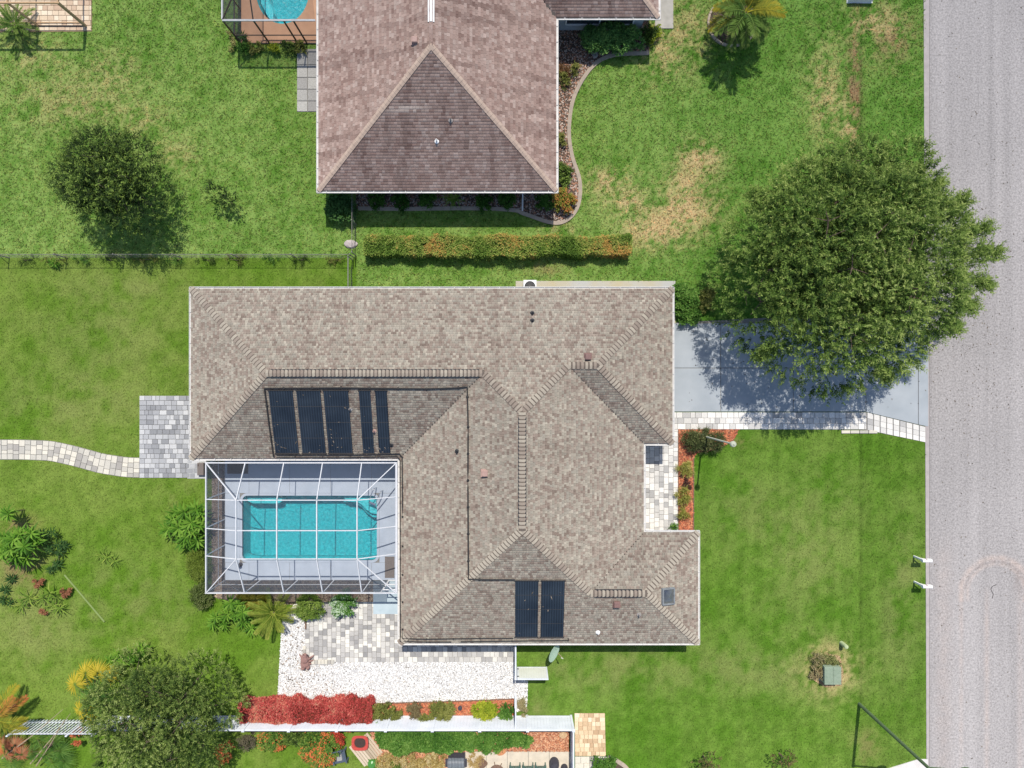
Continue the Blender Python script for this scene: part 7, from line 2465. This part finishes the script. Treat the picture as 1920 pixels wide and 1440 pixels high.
# low walls of blocks at the patio corner
lw = thing('block_edging', 'low edging of tan grey blocks round the lower left corner of the patio', 'edging', (gx(600), gy(1240), 0))
for i in range(7):
    MB().bbox(gx(585 + i * 6.1), gy(1244), 0, gx(585 + i * 6.1 + 5.6), gy(1236.5), .16, .015).build('block', M['paver_path'], lw)
for i in range(4):
    MB().bbox(gx(568.5), gy(1211 + i * 6.1 + 5.6), 0, gx(574.5), gy(1211 + i * 6.1), .16, .015).build('block', M['paver_path'], lw)
tag(MB().bbox(gx(573), gy(1178), 0, gx(575.5), gy(1158), .2, .02).build('garden_stake', M['brownwood']), 'short dark upright board at the left edge of the patio pavers', 'board')
# solar lights / stones at the mulch strip
X, Y, _ = G(863, 1325)
tag(MB().lathe((X, Y, 0), [(.1, 0), (.1, .16), (.14, .18), (.13, .26), (.03, .3)], 12).build('garden_light', M['darkcover']), 'small dark garden light in the red mulch strip', 'garden light')

# ---- timber frame over the paved corner at the top left
tf = thing('screen_frame', 'tan framed screen structure over the paved corner at the top left', 'frame', (gx(110), gy(45), 0))
fh = 2.7
fx = [gx(-60), gx(73), gx(162)]
fyy = gy(50)
for i, x in enumerate(fx):
    MB().beam((x, fyy, 0), (x, fyy, fh), .1 if i < 2 else .16, .1, (0, 1, 0)).build('post', M['wood'], tf)
MB().beam((fx[0], fyy, fh + .05), (fx[2] + .08, fyy, fh + .05), .1, .1).build('beam', M['wood'], tf)
for x in fx:
    MB().beam((x, fyy + .05, fh + .052), (x, 29, fh + .052), .08, .1).build('beam', M['wood'], tf)
MB().beam((gx(-60), gy(43.5), .06), (fx[2] - .1, gy(43.5), .06), .07, .1).build('base_rail', M['wood'], tf)
MB().beam((gx(-60), fyy, .07), (fx[2] - .1, fyy, .07), .05, .12).build('base_rail', M['bronze'], tf)

# ---- things on the south patio and lawn
bdw = thing('boardwalk', 'diagonal weathered plank walk between the red bowl planter and the hedge', 'boardwalk', (*G(690, 1400)[:2], 0))
d0 = Vector((gx(722) - gx(684), gy(1432) - gy(1384), 0)).normalized()
s0_ = Vector((-d0.y, d0.x, 0))
cb = Vector((*G(686, 1404)[:2], 0))
for i in range(9):
    o_ = cb + s0_ * ((i - 4) * .165)
    MB().beam(o_ - d0 * .75 + Vector((0, 0, .06)), o_ + d0 * (.8 + .05 * (i % 2)) + Vector((0, 0, .06)), .13, .05).build('plank', rmat('weathered_plank', [(0, (0.36, 0.29, 0.21)), (0.5, (0.48, 0.40, 0.30)), (1, (0.56, 0.48, 0.38))]) if i == 0 else bpy.data.materials['weathered_plank'], bdw)
X, Y, _ = G(675, 1393, .3)
rp_ = thing('bowl_planter', 'red square shouldered bowl planter with dark soil on the boardwalk', 'planter', (X, Y, 0))
def sq(r, z, p=4, n=24):
    out = []
    for k in range(n):
        a = 2 * math.pi * k / n
        q = (abs(math.cos(a)) ** p + abs(math.sin(a)) ** p) ** (-1 / p)
        out.append((X + r * q * math.cos(a), Y + r * .9 * q * math.sin(a), z))
    return out
rings = [sq(.3, 0), sq(.48, .26), sq(.52, .34), sq(.5, .37), sq(.36, .36, 3), sq(.34, .26, 2.4)]
vs = [p for r in rings for p in r]
n = 24
fs = [(i * n + k, i * n + (k + 1) % n, (i + 1) * n + (k + 1) % n, (i + 1) * n + k) for i in range(len(rings) - 1) for k in range(n)] + [tuple(range(n - 1, -1, -1))]
MB().add(vs, fs).build('bowl', M['redpot'], rp_)
sm = MB()
sl = sq(.345, .29, 2.4)
sm.add(sl + [(X, Y, .33)], [(k, (k + 1) % n, n) for k in range(n)])
sm.build('soil', M['soil'], rp_)
X, Y, _ = G(697, 1433, .3)
gp_ = thing('leaf_planter', 'glossy green teardrop planter at the lower end of the boardwalk', 'planter', (X, Y, 0))
MB().lathe((X, Y, 0), [(.14, 0), (.24, .12), (.27, .25), (.22, .36), (.1, .42), (.02, .44)], 16).build('pot', M['greenpot'], gp_)
MB().tube([(X - .12, Y + .22, .3), (X - .2, Y + .36, .42)], [.06, .015], 8).build('spout', M['greenpot'], gp_)

X, Y, _ = G(636, 1419, .45)
ch = thing('lounge_chair', 'dark blue grey garden chair with a small cushion on the lawn', 'chair', (X, Y, 0))
R_ = Matrix.Rotation(math.radians(12), 3, 'Z')
def cpt(x, y, z):
    p = R_ @ Vector((x, y, 0))
    return (X + p.x, Y + p.y, z)
def cbox(x0, y0, z0, x1, y1, z1, name, m, tilt=0):
    vs = []
    for z in (z0, z1):
        t = tilt if z == z1 else 0
        vs += [cpt(x0, y0 + t, z), cpt(x1, y0 + t, z), cpt(x1, y1 + t, z), cpt(x0, y1 + t, z)]
    MB().add(vs, [(3, 2, 1, 0), (4, 5, 6, 7), (0, 1, 5, 4), (1, 2, 6, 5), (2, 3, 7, 6), (3, 0, 4, 7)]).build(name, m, ch)
cbox(-.36, -.40, .34, .36, .30, .42, 'seat', M['greychair'])
cbox(-.38, .30, .34, .40, .36, .95, 'backrest', M['greychair'], .22)
for sx1 in (-.42, .36):
    cbox(sx1, -.42, .55, sx1 + .08, .42, .6, 'armrest', M['greychair'])
    cbox(sx1 + .01, -.40, 0, sx1 + .07, -.33, .55, 'leg', M['greychair'])
    cbox(sx1 + .01, .28, 0, sx1 + .07, .35, .55, 'leg', M['greychair'])
cbox(-.16, -.22, .422, .16, .12, .52, 'cushion', M['cushion'])

X, Y, _ = G(855, 1432, .9)
gr = thing('barbecue_grill', 'grey ribbed barbecue grill at the bottom edge beside the hedge', 'grill', (X, Y, 0))
MB().box(X - .5, Y - .28, .1, X + .5, Y + .28, .8).build('cart', M['darkcover'], gr)
hv, hf = [], []
nn_ = 9
for xx in (X - .5, X + .5):
    for k in range(nn_):
        a = math.pi * k / (nn_ - 1)
        hv.append((xx, Y + .3 * math.cos(a), .8 + .3 * math.sin(a)))
hf = [(k, k + 1, nn_ + k + 1, nn_ + k) for k in range(nn_ - 1)] + [tuple(range(nn_ - 1, -1, -1)), tuple(range(nn_, 2 * nn_))]
hdo = MB().add(hv, hf).build('hood', M['hood'], gr)
for i in range(11):
    xx = X - .45 + .09 * i
    MB().tube([(xx, Y + .305 * math.cos(math.pi * k / 8), .8 + .305 * math.sin(math.pi * k / 8)) for k in range(9)], .012, 5).build('rib', M['darkcover'], hdo)
for sx1 in (-.66, .52):
    MB().box(X + sx1, Y - .25, .78, X + sx1 + .14, Y + .25, .82).build('side_shelf', M['darkcover'], gr)


def plastic_chair(label, px, py, m):
    X, Y, _ = G(px, py, .7)
    r = thing('patio_chair', label, 'chair', (X, Y, 0), 'dark green patio chairs in a row')
    MB().bbox(X - .26, Y - .55, .36, X + .26, Y - .02, .42, .02).build('seat', m, r)
    bk = []
    for k in range(5):
        x0 = X - .24 + .098 * k
        top = .86 + (.06 if k in (1, 3) else .1 if k == 2 else 0)
        MB().beam((x0 + .043, Y - .02, .42), (x0 + .043, Y + .18, top), .085, .025, (0, 1, .3)).build('back_slat', m, r)
    for s in (-1, 1):
        MB().bbox(X + s * .3 - .05, Y - .55, .56, X + s * .3 + .05, Y + .12, .6, .012).build('armrest', m, r)
        for yy in (-.5, .02):
            MB().box(X + s * .3 - .03, Y + yy - .03, 0, X + s * .3 + .03, Y + yy + .03, .56).build('leg', m, r)


plastic_chair('green patio chair nearest the brown table', 966, 1441, M['greenchair'])
plastic_chair('green patio chair between its two twins', 990.5, 1441, M['greenchair'])
plastic_chair('green patio chair nearest the covered grill', 1014, 1441, M['greenchair'])
X, Y, _ = G(932, 1448, .72)
tbl = thing('round_table', 'round brown patio table cut off by the bottom edge', 'table', (X, Y, 0))
MB().lathe((X, Y, 0), [(.03, .68), (.44, .68), (.46, .71), (.44, .74), (.0, .74)], 24).build('table_top', M['brownwood'], tbl)
for k in range(4):
    a = k * math.pi / 2 + .6
    MB().tube([(X + .1 * math.cos(a), Y + .1 * math.sin(a), .68), (X + .35 * math.cos(a), Y + .35 * math.sin(a), 0)], .025, 6).build('leg', M['brownwood'], tbl)
X, Y, _ = G(903, 1437, .5)
fp = thing('fire_pit', 'brown pointed wooden stand left of the round table', 'stand', (X, Y, 0))
MB().lathe((X, Y, 0), [(.36, 0), (.36, .3), (.3, .38), (.08, .55), (.02, .62)], 4).build('cover', M['brownwood'], fp)
MB().tube([(X, Y, .6), (X + .02, Y + .1, .72)], [.03, .015], 6).build('finial', M['brownwood'], fp)
for px, py, r, h, lab in ((1040, 1437, .30, .95, 'tall dark covered kettle grill right of the green chairs'), (1059, 1446, .22, .8, 'smaller dark covered object beside the white fence return')):
    X, Y, _ = G(px, py, h * .7)
    cg = thing('covered_grill', lab, 'covered grill', (X, Y, 0))
    MB().lathe((X, Y, 0), [(r * .9, 0), (r, .2), (r * .95, h * .6), (r * .8, h * .85), (r * .4, h * .97), (.02, h)], 16).build('cover', M['darkcover'], cg)
    MB().tube([(X - r * .3, Y + .05, h - .02), (X, Y + .05, h + .05), (X + r * .3, Y + .05, h - .02)], .02, 6).build('handle', M['darkcover'], cg)
# orange pumpkin-like ornaments in the south mulch
X, Y, _ = G(938, 1409, .15)
tag(MB().blob((X, Y, .12), (.34, .26, .14), 5, 14, 7, .12).build('garden_rock', nmat('orange_rock', (0.56, 0.27, 0.13), (0.44, 0.19, 0.09), 9, .9, .4, 30)), 'flat orange rock in the mulch above the patio', 'rock')
X, Y, _ = G(1056, 1379, .15)
tag(MB().blob((X, Y, .1), (.26, .2, .12), 6, 14, 7, .12).build('garden_rock', nmat('tan_rock', (0.56, 0.40, 0.24), (0.44, 0.30, 0.17), 9, .9, .4, 30)), 'flat tan rock in the mulch by the white fence corner', 'rock')

# dark potted plant in the corner of the bronze cage
X, Y, _ = G(461, 76)
pp = thing('potted_plant', 'potted plant in the corner inside the bronze cage', 'potted plant', (X, Y, 0))
MB().lathe((X, Y, .06), [(.12, 0), (.17, .3), (.19, .32), (.15, .32), (.14, .26)], 14).build('pot', M['brownwood'], pp)
o = link('leaf_rosette', ros_d[0], pp, (X, Y, .5))

# leaf litter and tar marks on the road
def litter():
    rg = np.random.default_rng(77)
    n = 420
    px = rg.uniform(1745, 1920, n)
    py = rg.uniform(0, 1440, n)
    near = rg.random(n) < .45
    px[near] = rg.normal(1830, 45, near.sum())
    py[near] = rg.normal(620, 150, near.sum())
    k = (px > 1743) & (px < 1925)
    px, py = px[k], py[k]
    n = len(px)
    m = 130
    px = np.concatenate([px, rg.uniform(1290, 1735, m)])
    py = np.concatenate([py, rg.uniform(612, 768, m)])
    n += m
    P = np.stack([(px - 960) / SG, -(py - 720) / SG, np.where(px < 1741, .056, .015)], 1)
    a = rg.uniform(0, 6.28, n)
    D = np.stack([np.cos(a), np.sin(a), np.full(n, .15)], 1)
    V = leaf_quads(P, unit(D), np.tile(np.array([0, 0, 1.0]), (n, 1)), rg.uniform(.06, .15, n), rg.uniform(.03, .07, n))
    C = pick([(0.06, 0.05, 0.04), (0.13, 0.10, 0.07), (0.22, 0.18, 0.13)], rg.random(n))
    o = leaf_obj('fallen_leaves', V, C, None)
    stuff(o)


litter()


def roof_litter():
    rg = np.random.default_rng(5)
    P, n = [], 0
    spots = [(px, 852 - abs(rg.normal()) * 14) for px in rg.uniform(512, 735, 60)] + [(rg.uniform(510, 730), rg.uniform(735, 850)) for _ in range(34)] + [(rg.uniform(968, 1056), rg.uniform(1090, 1193)) for _ in range(8)] + [(rg.uniform(360, 1260), rg.uniform(545, 700)) for _ in range(14)]
    for px, py in spots:
        X, Y, z = on_roof(px, py)
        P.append((X, Y, z + .1))
    P = np.array(P)
    n = len(P)
    a = rg.uniform(0, 6.28, n)
    D = unit(np.stack([np.cos(a), np.sin(a), 0 * a], 1))
    V = leaf_quads(P, D, np.tile(np.array([0, 0, 1.0]), (n, 1)), rg.uniform(.08, .26, n), rg.uniform(.02, .05, n))
    C = pick([(0.16, 0.13, 0.09), (0.30, 0.24, 0.18), (0.40, 0.34, 0.27)], rg.random(n))
    stuff(leaf_obj('fallen_leaves', V, C, None))


roof_litter()
tc = spline([Vector(G(*p)) for p in ((1868, 1096), (1860, 1100), (1858, 1106), (1862, 1114), (1860, 1122))], 4)
struct(ribbon([(p[0], p[1]) for p in tc], .045, .0085, .0125).build('road_crack', M['tar']))
